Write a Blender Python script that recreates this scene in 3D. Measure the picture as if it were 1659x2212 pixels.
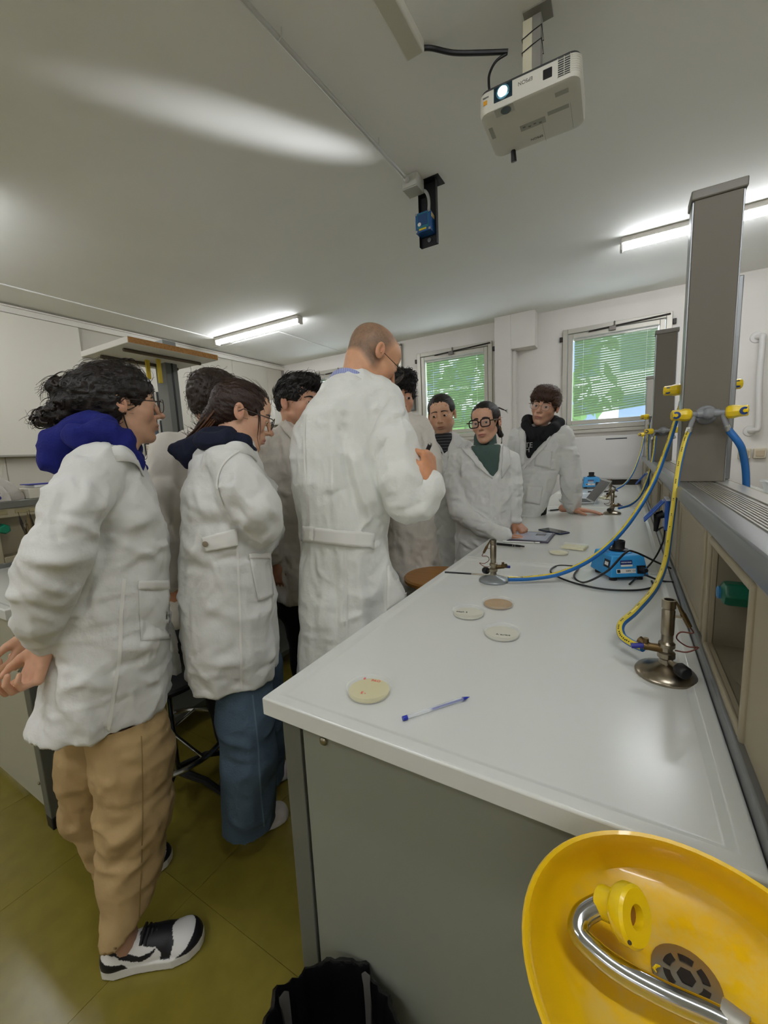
import bpy, math, random
import numpy as np
from mathutils import Vector, Matrix, Euler
from mathutils.bvhtree import BVHTree

random.seed(7)
sc = bpy.context.scene
for o in list(bpy.data.objects):
    bpy.data.objects.remove(o)
COL = sc.collection

# ------------------------------------------------------------------ camera
CH = 1.375                                  # camera height
FPX = 887.0                                 # focal length in pixels of a 1659 x 2212 frame
def _basis():
    a, b, g = (math.radians(v) for v in (-30.6, 8.03, -2.6))
    F = np.array([math.sin(a)*math.cos(b), math.cos(a)*math.cos(b), -math.sin(b)])
    R = np.array([math.cos(a), -math.sin(a), 0.0]); U = np.cross(R, F)
    return R*math.cos(g)+U*math.sin(g), -R*math.sin(g)+U*math.cos(g), F
CR, CU, CF = _basis()
cam = bpy.data.cameras.new('camera'); cam.sensor_fit = 'VERTICAL'; cam.sensor_height = 36.0
cam.lens = 36.0*FPX/2212.0; cam.clip_start = 0.02
camo = bpy.data.objects.new('camera', cam); COL.objects.link(camo)
m = Matrix.Identity(4)
for i in range(3):
    m[i][0], m[i][1], m[i][2] = CR[i], CU[i], -CF[i]
m[2][3] = CH
camo.matrix_world = m
sc.camera = camo
CAM = np.array([0, 0, CH])
def ray(px, py): return CR*(px-829.5)/FPX - CU*(py-1106)/FPX + CF
def onz(px, py, z): d = ray(px, py); return CAM + d*((z-CH)/d[2])
def ony(px, py, y): d = ray(px, py); return CAM + d*(y/d[1])
def onx(px, py, x): d = ray(px, py); return CAM + d*(x/d[0])

# ------------------------------------------------------------------ world, sun, exposure
w = bpy.data.worlds.new('sky'); sc.world = w; w.use_nodes = True
bg = w.node_tree.nodes['Background']; bg.inputs[0].default_value = (0.80, 0.90, 1.0, 1); bg.inputs[1].default_value = 2.0
sun = bpy.data.lights.new('sun', 'SUN'); sun.energy = 1.8; sun.angle = math.radians(1.0); sun.color = (1.0, 0.96, 0.88)
suno = bpy.data.objects.new('sun', sun); COL.objects.link(suno)
suno.rotation_euler = Vector((-0.42, -0.80, -0.62)).to_track_quat('-Z', 'Y').to_euler()
sc.view_settings.view_transform = 'Standard'; sc.view_settings.look = 'None'
sc.view_settings.gamma = 1.0; sc.view_settings.use_curve_mapping = False
sc.view_settings.exposure = 1.15
sc.cycles.max_bounces = 8; sc.cycles.diffuse_bounces = 5; sc.cycles.transparent_max_bounces = 16
sc.cycles.sample_clamp_indirect = 6.0

# ------------------------------------------------------------------ materials
def lin(c):
    if isinstance(c, str):
        c = [int(c[i:i+2], 16)/255 for i in (0, 2, 4)]
        c = [x/12.92 if x <= 0.04045 else ((x+0.055)/1.055)**2.4 for x in c]
    return tuple(c)
MATS = {}
def mat(name, col='808080', rough=0.5, metal=0.0, var=0.0, vscale=20.0, bump=0.0, bscale=80.0, stretch=None, trans=0.0,
        emit=None, estr=0.0, ior=1.45, attr=None, spec=None, coat=0.0, sheen=0.0, alpha=1.0, rvar=0.0):
    if name in MATS: return MATS[name]
    M = bpy.data.materials.new(name); M.use_nodes = True; MATS[name] = M
    nt = M.node_tree; b = nt.nodes['Principled BSDF']; L = nt.links
    c = lin(col)
    b.inputs['Base Color'].default_value = (*c, 1); b.inputs['Roughness'].default_value = rough
    b.inputs['Metallic'].default_value = metal; b.inputs['Transmission Weight'].default_value = trans
    b.inputs['IOR'].default_value = ior; b.inputs['Coat Weight'].default_value = coat
    b.inputs['Sheen Weight'].default_value = sheen; b.inputs['Alpha'].default_value = alpha
    if spec is not None: b.inputs['Specular IOR Level'].default_value = spec
    if emit: b.inputs['Emission Color'].default_value = (*lin(emit), 1); b.inputs['Emission Strength'].default_value = estr
    src = None
    tc = nt.nodes.new('ShaderNodeTexCoord'); vec = tc.outputs['Object']
    if stretch:
        mp = nt.nodes.new('ShaderNodeMapping'); mp.inputs['Scale'].default_value = stretch; L.new(vec, mp.inputs[0]); vec = mp.outputs[0]
    if attr:
        at = nt.nodes.new('ShaderNodeAttribute'); at.attribute_name = attr; src = at.outputs['Color']
    if var > 0:
        n = nt.nodes.new('ShaderNodeTexNoise'); n.inputs['Scale'].default_value = vscale; n.inputs['Detail'].default_value = 6
        L.new(vec, n.inputs['Vector'])
        mr = nt.nodes.new('ShaderNodeMapRange'); mr.inputs[1].default_value = .25; mr.inputs[2].default_value = .75
        mr.inputs[3].default_value = 1-var; mr.inputs[4].default_value = 1+var; L.new(n.outputs[0], mr.inputs[0])
        mx = nt.nodes.new('ShaderNodeMix'); mx.data_type = 'RGBA'; mx.blend_type = 'MULTIPLY'; mx.inputs[0].default_value = 1
        if src: L.new(src, mx.inputs[6])
        else: mx.inputs[6].default_value = (*c, 1)
        L.new(mr.outputs[0], mx.inputs[7]); src = mx.outputs[2]
        if rvar > 0:
            m2 = nt.nodes.new('ShaderNodeMapRange'); m2.inputs[1].default_value = .3; m2.inputs[2].default_value = .7
            m2.inputs[3].default_value = rough-rvar; m2.inputs[4].default_value = rough+rvar
            L.new(n.outputs[0], m2.inputs[0]); L.new(m2.outputs[0], b.inputs['Roughness'])
    if src: L.new(src, b.inputs['Base Color'])
    if bump > 0:
        n = nt.nodes.new('ShaderNodeTexNoise'); n.inputs['Scale'].default_value = bscale; n.inputs['Detail'].default_value = 5
        L.new(vec, n.inputs['Vector'])
        bp = nt.nodes.new('ShaderNodeBump'); bp.inputs['Strength'].default_value = bump; bp.inputs['Distance'].default_value = .01
        L.new(n.outputs[0], bp.inputs['Height']); L.new(bp.outputs[0], b.inputs['Normal'])
    return M
def stripes(name, c1, c2, scale, axis='Z', duty=.5, rough=.7):
    if name in MATS: return MATS[name]
    M = mat(name, c1, rough); nt = M.node_tree; L = nt.links; b = nt.nodes['Principled BSDF']
    tc = nt.nodes.new('ShaderNodeTexCoord'); sp = nt.nodes.new('ShaderNodeSeparateXYZ'); L.new(tc.outputs['Object'], sp.inputs[0])
    mu = nt.nodes.new('ShaderNodeMath'); mu.operation = 'MULTIPLY'; mu.inputs[1].default_value = scale; L.new(sp.outputs[axis], mu.inputs[0])
    fr = nt.nodes.new('ShaderNodeMath'); fr.operation = 'FRACT'; L.new(mu.outputs[0], fr.inputs[0])
    gt = nt.nodes.new('ShaderNodeMath'); gt.operation = 'GREATER_THAN'; gt.inputs[1].default_value = duty; L.new(fr.outputs[0], gt.inputs[0])
    mx = nt.nodes.new('ShaderNodeMix'); mx.data_type = 'RGBA'; L.new(gt.outputs[0], mx.inputs[0])
    mx.inputs[6].default_value = (*lin(c1), 1); mx.inputs[7].default_value = (*lin(c2), 1); L.new(mx.outputs[2], b.inputs['Base Color'])
    return M

# ------------------------------------------------------------------ mesh builder
class MB:
    def __init__(s): s.v = []; s.f = []; s.m = None
    def add(s, vs, fs, M=None):
        o = len(s.v); M = M or s.m
        for p in vs:
            p = Vector(p)
            if M is not None: p = M @ p
            s.v.append(tuple(p))
        s.f += [tuple(i+o for i in f) for f in fs]; return s
    def box(s, lo, hi, M=None):
        x0, y0, z0 = lo; x1, y1, z1 = hi
        if x0 > x1: x0, x1 = x1, x0
        if y0 > y1: y0, y1 = y1, y0
        if z0 > z1: z0, z1 = z1, z0
        vs = [(x0,y0,z0),(x1,y0,z0),(x1,y1,z0),(x0,y1,z0),(x0,y0,z1),(x1,y0,z1),(x1,y1,z1),(x0,y1,z1)]
        return s.add(vs, [(0,3,2,1),(4,5,6,7),(0,1,5,4),(1,2,6,5),(2,3,7,6),(3,0,4,7)], M)
    def cyl(s, a, b, r, r2=None, n=16, M=None, cap=True):
        a, b = Vector(a), Vector(b); r2 = r if r2 is None else r2
        d = (b-a).normalized(); q = d.to_track_quat('Z', 'Y'); X = q @ Vector((1,0,0)); Y = q @ Vector((0,1,0))
        vs = [a+X*r*math.cos(t)+Y*r*math.sin(t) for t in [2*math.pi*i/n for i in range(n)]]
        vs += [b+X*r2*math.cos(t)+Y*r2*math.sin(t) for t in [2*math.pi*i/n for i in range(n)]]
        fs = [(i, (i+1) % n, n+(i+1) % n, n+i) for i in range(n)]
        if cap: fs += [tuple(range(n))[::-1], tuple(range(n, 2*n))]
        return s.add(vs, fs, M)
    def lathe(s, prof, n=24, M=None, c=(0,0,0), cap=True):
        vs = []; k = len(prof)
        for r, z in prof:
            for i in range(n):
                t = 2*math.pi*i/n; vs.append((c[0]+r*math.cos(t), c[1]+r*math.sin(t), c[2]+z))
        fs = [(j*n+i, j*n+(i+1) % n, (j+1)*n+(i+1) % n, (j+1)*n+i) for j in range(k-1) for i in range(n)]
        if cap: fs += [tuple(range(n))[::-1], tuple((k-1)*n+i for i in range(n))]
        return s.add(vs, fs, M)
    def tube(s, pts, r, n=8, M=None, closed=False):
        pts = [Vector(p) for p in pts]; k = len(pts)
        rs = r if isinstance(r, (list, tuple)) else [r]*k
        t0 = (pts[1]-pts[0]).normalized(); up = Vector((0,0,1)) if abs(t0.z) < .9 else Vector((1,0,0))
        X = t0.cross(up).normalized(); vs = []
        for i, p in enumerate(pts):
            if closed: t = (pts[(i+1) % k]-pts[i-1]).normalized()
            else: t = (pts[min(i+1, k-1)]-pts[max(i-1, 0)]).normalized()
            X = (X-t*X.dot(t)).normalized(); Y = t.cross(X)
            for j in range(n):
                a = 2*math.pi*j/n; vs.append(p+X*rs[i]*math.cos(a)+Y*rs[i]*math.sin(a))
        fs = [(i*n+j, i*n+(j+1) % n, ((i+1) % k)*n+(j+1) % n, ((i+1) % k)*n+j) for i in range(k if closed else k-1) for j in range(n)]
        if not closed: fs += [tuple(range(n))[::-1], tuple((k-1)*n+j for j in range(n))]
        return s.add(vs, fs, M)
    def prism(s, poly, z0, z1, M=None):
        n = len(poly); vs = [(x, y, z0) for x, y in poly]+[(x, y, z1) for x, y in poly]
        fs = [tuple(range(n))[::-1], tuple(range(n, 2*n))]+[(i, (i+1) % n, n+(i+1) % n, n+i) for i in range(n)]
        return s.add(vs, fs, M)
    def sphere(s, c, r, M=None, nu=16, nv=10):
        r = r if isinstance(r, (tuple, list)) else (r, r, r)
        vs = [(c[0], c[1], c[2]+r[2])]
        for j in range(1, nv):
            ph = math.pi*j/nv
            for i in range(nu):
                t = 2*math.pi*i/nu; vs.append((c[0]+r[0]*math.sin(ph)*math.cos(t), c[1]+r[1]*math.sin(ph)*math.sin(t), c[2]+r[2]*math.cos(ph)))
        vs.append((c[0], c[1], c[2]-r[2])); e = len(vs)-1
        fs = [(0, 1+i, 1+(i+1) % nu) for i in range(nu)]
        fs += [(1+(j-1)*nu+i, 1+j*nu+i, 1+j*nu+(i+1) % nu, 1+(j-1)*nu+(i+1) % nu) for j in range(1, nv-1) for i in range(nu)]
        fs += [(1+(nv-2)*nu+i, e, 1+(nv-2)*nu+(i+1) % nu) for i in range(nu)]
        return s.add(vs, fs, M)
    def grid(s, fn, nu, nv, M=None):
        vs = [fn(i/(nu-1), j/(nv-1)) for j in range(nv) for i in range(nu)]
        return s.add(vs, [(j*nu+i, j*nu+i+1, (j+1)*nu+i+1, (j+1)*nu+i) for j in range(nv-1) for i in range(nu-1)], M)
    def build(s, name, mt, parent=None, bevel=0, smooth=True, seg=2, solid=0, at=None):
        me = bpy.data.meshes.new(name); v = s.v
        me.from_pydata(v, [], s.f); me.update()
        return link(name, me, mt, parent, bevel, smooth, seg, solid)
def link(name, me, mt, parent=None, bevel=0, smooth=True, seg=2, solid=0):
    me.materials.append(mt)
    o = bpy.data.objects.new(name, me); COL.objects.link(o)
    if parent is not None: o.parent = parent
    if smooth:
        for p in me.polygons: p.use_smooth = True
        try: me.set_sharp_from_angle(angle=math.radians(38))
        except Exception: pass
    if solid:
        md = o.modifiers.new('thickness', 'SOLIDIFY'); md.thickness = solid; md.offset = -1
    if bevel:
        md = o.modifiers.new('bevel', 'BEVEL'); md.width = bevel; md.segments = seg; md.limit_method = 'ANGLE'; md.angle_limit = math.radians(40)
    return o
def tag(o, label, cat, group=None):
    o['label'] = label; o['category'] = cat
    if group: o['group'] = group
    return o
def struct(o, label=None):
    o['kind'] = 'structure'
    if label: o['label'] = label
    return o
def empty(name, loc=(0,0,0), label=None, cat=None, group=None, rz=0):
    o = bpy.data.objects.new(name, None); COL.objects.link(o); o.location = loc; o.rotation_euler.z = rz; o.empty_display_size = .05
    if label: tag(o, label, cat, group)
    return o
def dup(root, loc=None, label=None, parent=None):
    r = root.copy(); COL.objects.link(r); r.parent = parent
    if loc is not None: r.location = loc
    if label: r['label'] = label
    for ch in list(root.children): dup(ch, parent=r)
    return r
def T(x, y, z): return Matrix.Translation((x, y, z))
def RZ(a): return Matrix.Rotation(math.radians(a), 4, 'Z')
def RX(a): return Matrix.Rotation(math.radians(a), 4, 'X')
def RY(a): return Matrix.Rotation(math.radians(a), 4, 'Y')
def bez(pts, n=40):
    """smooth Catmull-Rom through points"""
    P = [Vector(p) for p in pts]; P = [P[0]*2-P[1]]+P+[P[-1]*2-P[-2]]; out = []
    k = len(P)-3; per = max(2, n//k)
    for i in range(k):
        a, b, c, d = P[i:i+4]
        for j in range(per):
            t = j/per
            out.append(.5*((2*b)+(c-a)*t+(2*a-5*b+4*c-d)*t*t+(3*b-a-3*c+d)*t**3))
    out.append(P[-2]); return out
def text(name, s, size, mt, parent, M, align='CENTER', extrude=.0003):
    cu = bpy.data.curves.new(name, 'FONT'); cu.body = s; cu.size = size; cu.align_x = align; cu.align_y = 'CENTER'; cu.extrude = extrude
    o = bpy.data.objects.new(name, cu); COL.objects.link(o)
    dg = bpy.context.evaluated_depsgraph_get(); me = bpy.data.meshes.new_from_object(o.evaluated_get(dg)); bpy.data.objects.remove(o)
    me.transform(M); r = link(name, me, mt, parent, smooth=False); return r

WHITEWALL = mat('wall_paint', 'dedad4', .75, var=.03, vscale=3, bump=.04, bscale=200)
# ------------------------------------------------------------------ room shell
XL, XR, YB, YW, ZC = -5.27, 4.6, -3.3, 5.62, 3.0
CEIL = mat('ceiling_paint', 'f2f2ee', .8, var=.02, vscale=2, bump=.03, bscale=300)
TILE = mat('olive_linoleum', '7c702b', .27, var=.10, vscale=14, bump=.012, bscale=40)
fl = MB().box((XL, YB, -.06), (XR, YW+.2, -.004)).build('floor', mat('floor_screed', '4d4716', .6), smooth=False); struct(fl)
TS = .5
def make_tile():
    return MB().box((.0006, .0006, -.004), (TS-.0006, TS-.0006, 0)).build('tile', TILE, fl, smooth=False)
t0 = make_tile(); n = 0
for i in range(-9, 3):
    for j in range(-2, 10):
        x, y = -1.16+i*TS, .643+j*TS
        if x < XL or y+TS > YW: continue
        if n == 0: o = t0
        else: o = t0.copy(); COL.objects.link(o)
        o.location = (x, y, 0); n += 1
# rest of the floor out of view
MB().box((-1.16+3*TS, YB, -.004), (XR, YW, -.0005)).build('floor_field', TILE, fl, smooth=False)
MB().box((XL, YB, -.004), (-1.16+3*TS, .643-2*TS, -.0005)).build('floor_field', TILE, fl, smooth=False)
ce = MB().box((XL-.2, YB-.2, ZC), (XR+.2, YW+.25, ZC+.15)).build('ceiling', CEIL, smooth=False); struct(ce)
# suspended board seams on the left part of the ceiling
MB().box((XL, 4.15, ZC-.012), (-3.9, YW, ZC)).box((XL, 1.2, ZC-.012), (-4.75, 4.13, ZC)).build('ceiling_board', CEIL, ce, bevel=.004, smooth=False)

WINS = [(-.70, .385, 1.56, 2.745), (-2.64, -1.555, 1.56, 2.775), (-4.57, -3.485, 1.56, 2.775)]
wb = MB(); y0, y1 = YW, YW+.22
edges = [XL]+sum([[a, b] for a, b, _, _ in WINS[::-1]], [])+[XR]
wb.box((XL-.2, y0, 0), (XR+.2, y1, 1.56))
wb.box((XL-.2, y0, 2.775), (XR+.2, y1, ZC))
for i in range(0, len(edges), 2): wb.box((edges[i], y0, 1.56), (edges[i+1], y1, 2.775))
wb.box((-.70, y0, 2.745), (.385, y1, 2.775))
wall_back = struct(wb.build('wall_back', WHITEWALL, smooth=False))
struct(MB().box((XL-.2, YB, 0), (XL, YW, ZC)).build('wall_left', mat('wall_board', 'c9c3b6', .6), smooth=False))
struct(MB().box((XR, YB, 0), (XR+.2, YW, ZC)).build('wall_right', WHITEWALL, smooth=False))
struct(MB().box((XL-.2, YB-.2, 0), (XR+.2, YB, ZC)).build('wall_front', WHITEWALL, smooth=False))
# boxed-in column with overhanging duct
cb = MB().box((-1.475, YW-.20, 0), (-1.275, YW, ZC)).box((-1.275, YW-.20, 2.59), (-.99, YW, ZC)).box((-1.275, YW-.13, 0), (-1.235, YW, 2.59)).build('wall_column', WHITEWALL, None, bevel=.004); struct(cb)
# panelled left wall
PAN = mat('grey_wall_panel', 'c4bfb3', .5, bump=.12, bscale=12, stretch=(1, 18, .05))
wl = bpy.data.objects['wall_left']
p0 = None
for k in range(-2, 8):
    ya = .92+k*.72
    if ya+.72 > YW: break
    o = MB().box((XL, ya+.003, .05), (XL+.012, ya+.717, 2.90)).build('wall_panel', PAN, wl, bevel=.003)
struct(MB().box((XL, 0, 2.90), (XL+.045, YW, 2.955)).box((XL, 0, 2.955), (XL+.06, YW, 2.97)).build('trim_1', mat('white_trim', 'e2ded6', .45), bevel=.003))
struct(MB().box((XL, YW-.035, 0), (XL+.035, YW, 2.9)).build('trim_2', mat('grey_trim', '8b8880', .45), bevel=.003))

# ------------------------------------------------------------------ windows with blinds
ALU = mat('window_aluminium', 'b9b5aa', .42, metal=.35, var=.04, vscale=5)
GLASS = mat('window_glass', 'f4faf8', .02, alpha=.06)
SLAT = mat('green_blind_slat', '58744f', .5)
def _translucent(M, col, f):
    nt = M.node_tree; b = nt.nodes['Principled BSDF']; out = nt.nodes['Material Output']
    tr = nt.nodes.new('ShaderNodeBsdfTranslucent'); tr.inputs[0].default_value = (*lin(col), 1)
    mx = nt.nodes.new('ShaderNodeMixShader'); mx.inputs[0].default_value = f
    nt.links.new(b.outputs[0], mx.inputs[1]); nt.links.new(tr.outputs[0], mx.inputs[2]); nt.links.new(mx.outputs[0], out.inputs[0])
_translucent(SLAT, '7a9a6c', .19)
DARKM = mat('dark_fitting', '2c2624', .5)
CORD = mat('blind_cord', 'e8ece8', .6)
def window(i, x0, x1, z0, z1, bl, br):
    f = .055
    fr = MB()
    for a, b in (((x0, z0), (x0+f, z1)), ((x1-f, z0), (x1, z1)), ((x0+f, z1-f), (x1-f, z1)), ((x0+f, z0), (x1-f, z0+f))):
        fr.box((a[0], YW-.035, a[1]), (b[0], YW+.06, b[1]))
    wn = struct(fr.build('window_%d' % i, ALU, bevel=.004))
    g = f+.006; s = .05; sa = MB()
    for a, b in (((x0+g, z0+g), (x0+g+s, z1-g)), ((x1-g-s, z0+g), (x1-g, z1-g)), ((x0+g+s, z1-g-s), (x1-g-s, z1-g)), ((x0+g+s, z0+g), (x1-g-s, z0+g+s))):
        sa.box((a[0], YW-.028, a[1]), (b[0], YW+.05, b[1]))
    sa.build('sash', ALU, wn, bevel=.004)
    gx0, gx1, gz0, gz1 = x0+g+s, x1-g-s, z0+g+s, z1-g-s
    MB().box((gx0, YW+.004, gz0), (gx1, YW+.008, gz1)).build('pane', GLASS, wn, smooth=False)
    MB().box((gx0, YW+.044, gz0), (gx1, YW+.048, gz1)).build('pane', GLASS, wn, smooth=False)
    n = 31; L = gx1-gx0-.03; first = None
    mb = MB()
    prof = [(-.0135, 0), (-.005, .0022), (.005, .0022), (.0135, 0)]
    mb.add([(sx*L/2, y, z) for sx in (-1, 1) for y, z in prof], [(j, j+1, 4+j+1, 4+j) for j in range(3)])
    for k in range(n):
        t = k/(n-1); zl = gz1-.03-(gz1-.03-(gz0+bl))*t; zr = gz1-.03-(gz1-.03-(gz0+br))*t
        if first is None: first = o = mb.build('slat', SLAT, wn)
        else: o = first.copy(); COL.objects.link(o)
        o.location = ((gx0+gx1)/2, YW+.026, (zl+zr)/2)
        o.rotation_euler = (math.radians(-56+random.uniform(-3, 3)), math.atan2(zl-zr, L), 0)
    MB().box((gx0+.01, YW+.012, gz1-.022), (gx1-.01, YW+.04, gz1-.004)).build('head_rail', ALU, wn, bevel=.003)
    for fx in (.13, .87):
        xx = gx0+(gx1-gx0)*fx
        MB().cyl((xx, YW+.026, gz1-.01), (xx, YW+.026, gz0+bl+(br-bl)*fx), .0016, n=6).build('cord', CORD, wn)
    # hopper mechanism on top
    xm = (x0+x1)/2-.02
    MB().cyl((x0+.28, YW-.045, z1-.065), (x1-.02, YW-.045, z1-.025), .009, n=8).build('opener_rod', DARKM, wn)
    MB().box((xm-.035, YW-.06, z1-.095), (xm+.035, YW-.035, z1-.05)).cyl((xm+.02, YW-.05, z1-.06), (xm+.02, YW-.05, z1-.0), .008, n=8).build('latch', mat('latch_metal', '6d6862', .4, .7), wn, bevel=.003)
    for xx in (x0-.02, x1+.02):
        MB().box((xx-.016, YW-.03, z1-.13), (xx+.016, YW, z1-.075)).build('stop_block', DARKM, wn, bevel=.004)
    MB().box((x0-.022, YW-.012, z1-.52), (x0-.010, YW, z1-.13)).build('cord_channel', mat('pale_plastic', 'd9d6d0', .4), wn, bevel=.002)
    MB().box((x0-.02, YW-.05, z0-.045), (x1+.02, YW, z0-.004)).build('sill', ALU, wn, bevel=.005)
    return wn
window(1, *WINS[0], .06, .14)
window(2, *WINS[1], .02, .05)
window(3, *WINS[2], .02, .02)
# service door panel between the windows
dr = MB().box((-3.36, YW-.04, 0), (-2.93, YW, 2.93)).build('door_1', mat('white_door', 'd9d6d0', .5), bevel=.003); struct(dr)
MB().box((-2.93, YW-.05, 0), (-2.885, YW, 2.95)).box((-3.40, YW-.05, 2.93), (-2.885, YW, 2.965)).build('door_frame', ALU, dr, bevel=.003)

# outside: block of flats and tree
FAC = mat('pale_facade', 'e6eaee', .8)
hb = empty('apartment_house', (-.6, 19, -6), 'pale apartment house seen under the raised blind', 'building')
MB().box((-9, 0, 0), (9, 8, 12)).build('facade', FAC, hb)
for ix in range(10):
    for iz in range(5):
        MB().box((-8.2+ix*1.7, -.06, .9+iz*2.3), (-7.2+ix*1.7, .02, 2.3+iz*2.3)).build('house_window', mat('house_glass', '5d7388', .2), hb, smooth=False)
tr = empty('tree', (-2.6, 10.5, -6), 'leafy tree outside shading the green blinds', 'tree')
lv = MB(); tk = MB()
tk.tube([(0, 0, 0), (.1, .1, 3), (0, 0, 6.5)], [.25, .2, .1], 8); tk.build('trunk', mat('bark', '4a3d2e', .9), tr)
rnd = random.Random(3)
for k in range(900):
    th = rnd.uniform(0, 6.28); ph = math.acos(rnd.uniform(-1, 1)); r = rnd.uniform(.5, 1)
    c = Vector((2.6*r*math.sin(ph)*math.cos(th), 1.5*r*math.sin(ph)*math.sin(th), 8.6+2.3*r*math.cos(ph)))
    M = Matrix.Translation(c) @ Euler((rnd.uniform(0, 6), rnd.uniform(0, 6), 0)).to_matrix().to_4x4()
    s_ = rnd.uniform(.12, .24)
    lv.add([(-s_, 0, 0), (0, -s_*.45, .02), (s_, 0, 0), (0, s_*.45, .02)], [(0, 1, 2, 3)], M)
lo = lv.build('foliage', mat('leaf', '4f7a32', .6), tr); lo['kind'] = 'stuff'

# ------------------------------------------------------------------ fluorescent lamps
TUBE = mat('lit_diffuser', 'ffffff', .4, emit='f7faff', estr=19.0)
LBODY = mat('lamp_body', 'cfcac2', .5)
def lamp(c, label):
    e = empty('fluorescent_lamp', (c[0], c[1], ZC), label, 'lamp', 'ceiling lamps')
    MB().box((-.73, -.047, -.038), (.73, .047, 0)).build('housing', LBODY, e, bevel=.006)
    d = MB()
    prof = [(.038*math.cos(a), .044*math.sin(a)+.027) for a in [math.pi+math.pi*i/13 for i in range(14)]]
    d.add([(x, p[0], -.066+p[1]) for x in (-.715, .715) for p in prof], [(i, (i+1) % 14, 14+(i+1) % 14, 14+i) for i in range(14)]+[tuple(range(14))[::-1], tuple(range(14, 28))])
    d.build('diffuser', TUBE, e)
    for s in (-1, 1): MB().box((s*.715, -.036, -.09), (s*.735, .036, -.028)).build('end_cap', LBODY, e, bevel=.005)
    return e
lamp((-4.03, 3.88), 'lit fluorescent ceiling lamp in front of the panelled left wall')
lamp((.64, 4.11), 'lit fluorescent ceiling lamp partly hidden by the tall bench column')
for k, (x, y) in enumerate([(-4.03, .95), (.64, .2), (3.4, 1.8), (-4.03, -2.2), (.64, -2.4), (-1.7, -1.2)]):
    lamp((x, y), 'lit fluorescent ceiling lamp out of frame, '+['above the near end of the left bench', 'above the near end of the main bench', 'above the far-side worktop', 'in the rear left of the room', 'in the rear right of the room', 'in the middle rear of the room'][k])
# added spot without fixture, standing in for assumed laptop glare on the ceiling
sp = bpy.data.lights.new('streak_spot', 'SPOT'); sp.energy = 150; sp.spot_size = math.radians(19); sp.spot_blend = 1.0; sp.shadow_soft_size = .06; sp.color = (.93, .95, 1.0)
spo = bpy.data.objects.new('streak_spot', sp); COL.objects.link(spo); spo.location = (-.23, 3.70, 1.20)
spo.scale = (.36, 1, 1)
spo.rotation_euler = (Vector((-1.62, 1.66, 3.0))-Vector(spo.location)).to_track_quat('-Z', 'Y').to_euler()
# ------------------------------------------------------------------ main bench
TOP = mat('white_laminate', 'd4d5cf', .20, bump=.01, bscale=900)
PANEL = mat('grey_green_panel', '84867a', .55, var=.03, vscale=4)
STEELG = mat('grey_steel', '6e6f68', .45, metal=.3)
BEIGE = mat('beige_plastic', '9a9079', .55, var=.03, vscale=5)
PROF = mat('aluminium_profile', '8d8f90', .32, metal=.75)
PLATE = mat('brushed_plate', 'b4b1a8', .30, metal=.6, var=.06, vscale=8, stretch=(20, 1, 1))
SCREW = mat('screw_metal', 'a39c8a', .3, metal=1)
def worktop(x0, x1, y0, y1, label, parent=None):
    w = MB(); z = .9
    loops = [(0, z-.038), (0, z-.003), (.003, z), (.022, z), (.025, z-.0012), (.034, z-.0055), (.038, z-.006)]
    vs = []
    for d, zz in loops: vs += [(x0+d, y0+d, zz), (x1-d, y0+d, zz), (x1-d, y1-d, zz), (x0+d, y1-d, zz)]
    fs = [(0, 3, 2, 1)]
    for k in range(len(loops)-1):
        for i in range(4): fs.append((k*4+i, k*4+(i+1) % 4, (k+1)*4+(i+1) % 4, (k+1)*4+i))
    e = (len(loops)-1)*4; fs.append((e, e+1, e+2, e+3))
    w.add(vs, fs)
    return tag(w.build('bench_worktop', TOP, bevel=.0015), label, 'worktop', 'white bench worktops')
BX0, BX1 = -.62, .152
worktop(BX0, BX1, .53, 1.737, 'white laminate worktop nearest the viewer, with petri dishes and a blue pen')
worktop(BX0, BX1, 1.741, 3.538, 'white laminate worktop carrying the tablet and phone')
worktop(BX0, BX1, 3.542, 5.46, 'far white laminate worktop under the window, carrying the laptop')
lb = empty('lab_bench', (-.235, .56, 0), 'grey lab bench base under the white worktops, end panel towards the viewer', 'bench')
MB().box((-.31, 0, .02), (.38, .022, .861)).build('end_panel', PANEL, lb, bevel=.002)
MB().box((-.365, .0, 0), (-.318, .012, .861)).box((-.365, .012, 0), (-.358, .07, .861)).box((-.325, .012, 0), (-.318, .07, .861)).build('leg', STEELG, lb, bevel=.002)
MB().box((-.365, 2.9, 0), (-.318, 2.96, .861)).build('leg', STEELG, lb, bevel=.002)
MB().box((-.365, 4.8, 0), (-.318, 4.86, .861)).build('leg', STEELG, lb, bevel=.002)
MB().box((.33, .03, .02), (.36, 4.85, .861)).build('back_panel', PANEL, lb)
MB().box((-.36, .08, .80), (-.33, 4.8, .861)).build('rail', STEELG, lb)
for (x, z) in ((-.255, .828),):
    MB().sphere((x, -.002, z), (.009, .006, .009)).build('screw', SCREW, lb)

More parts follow.
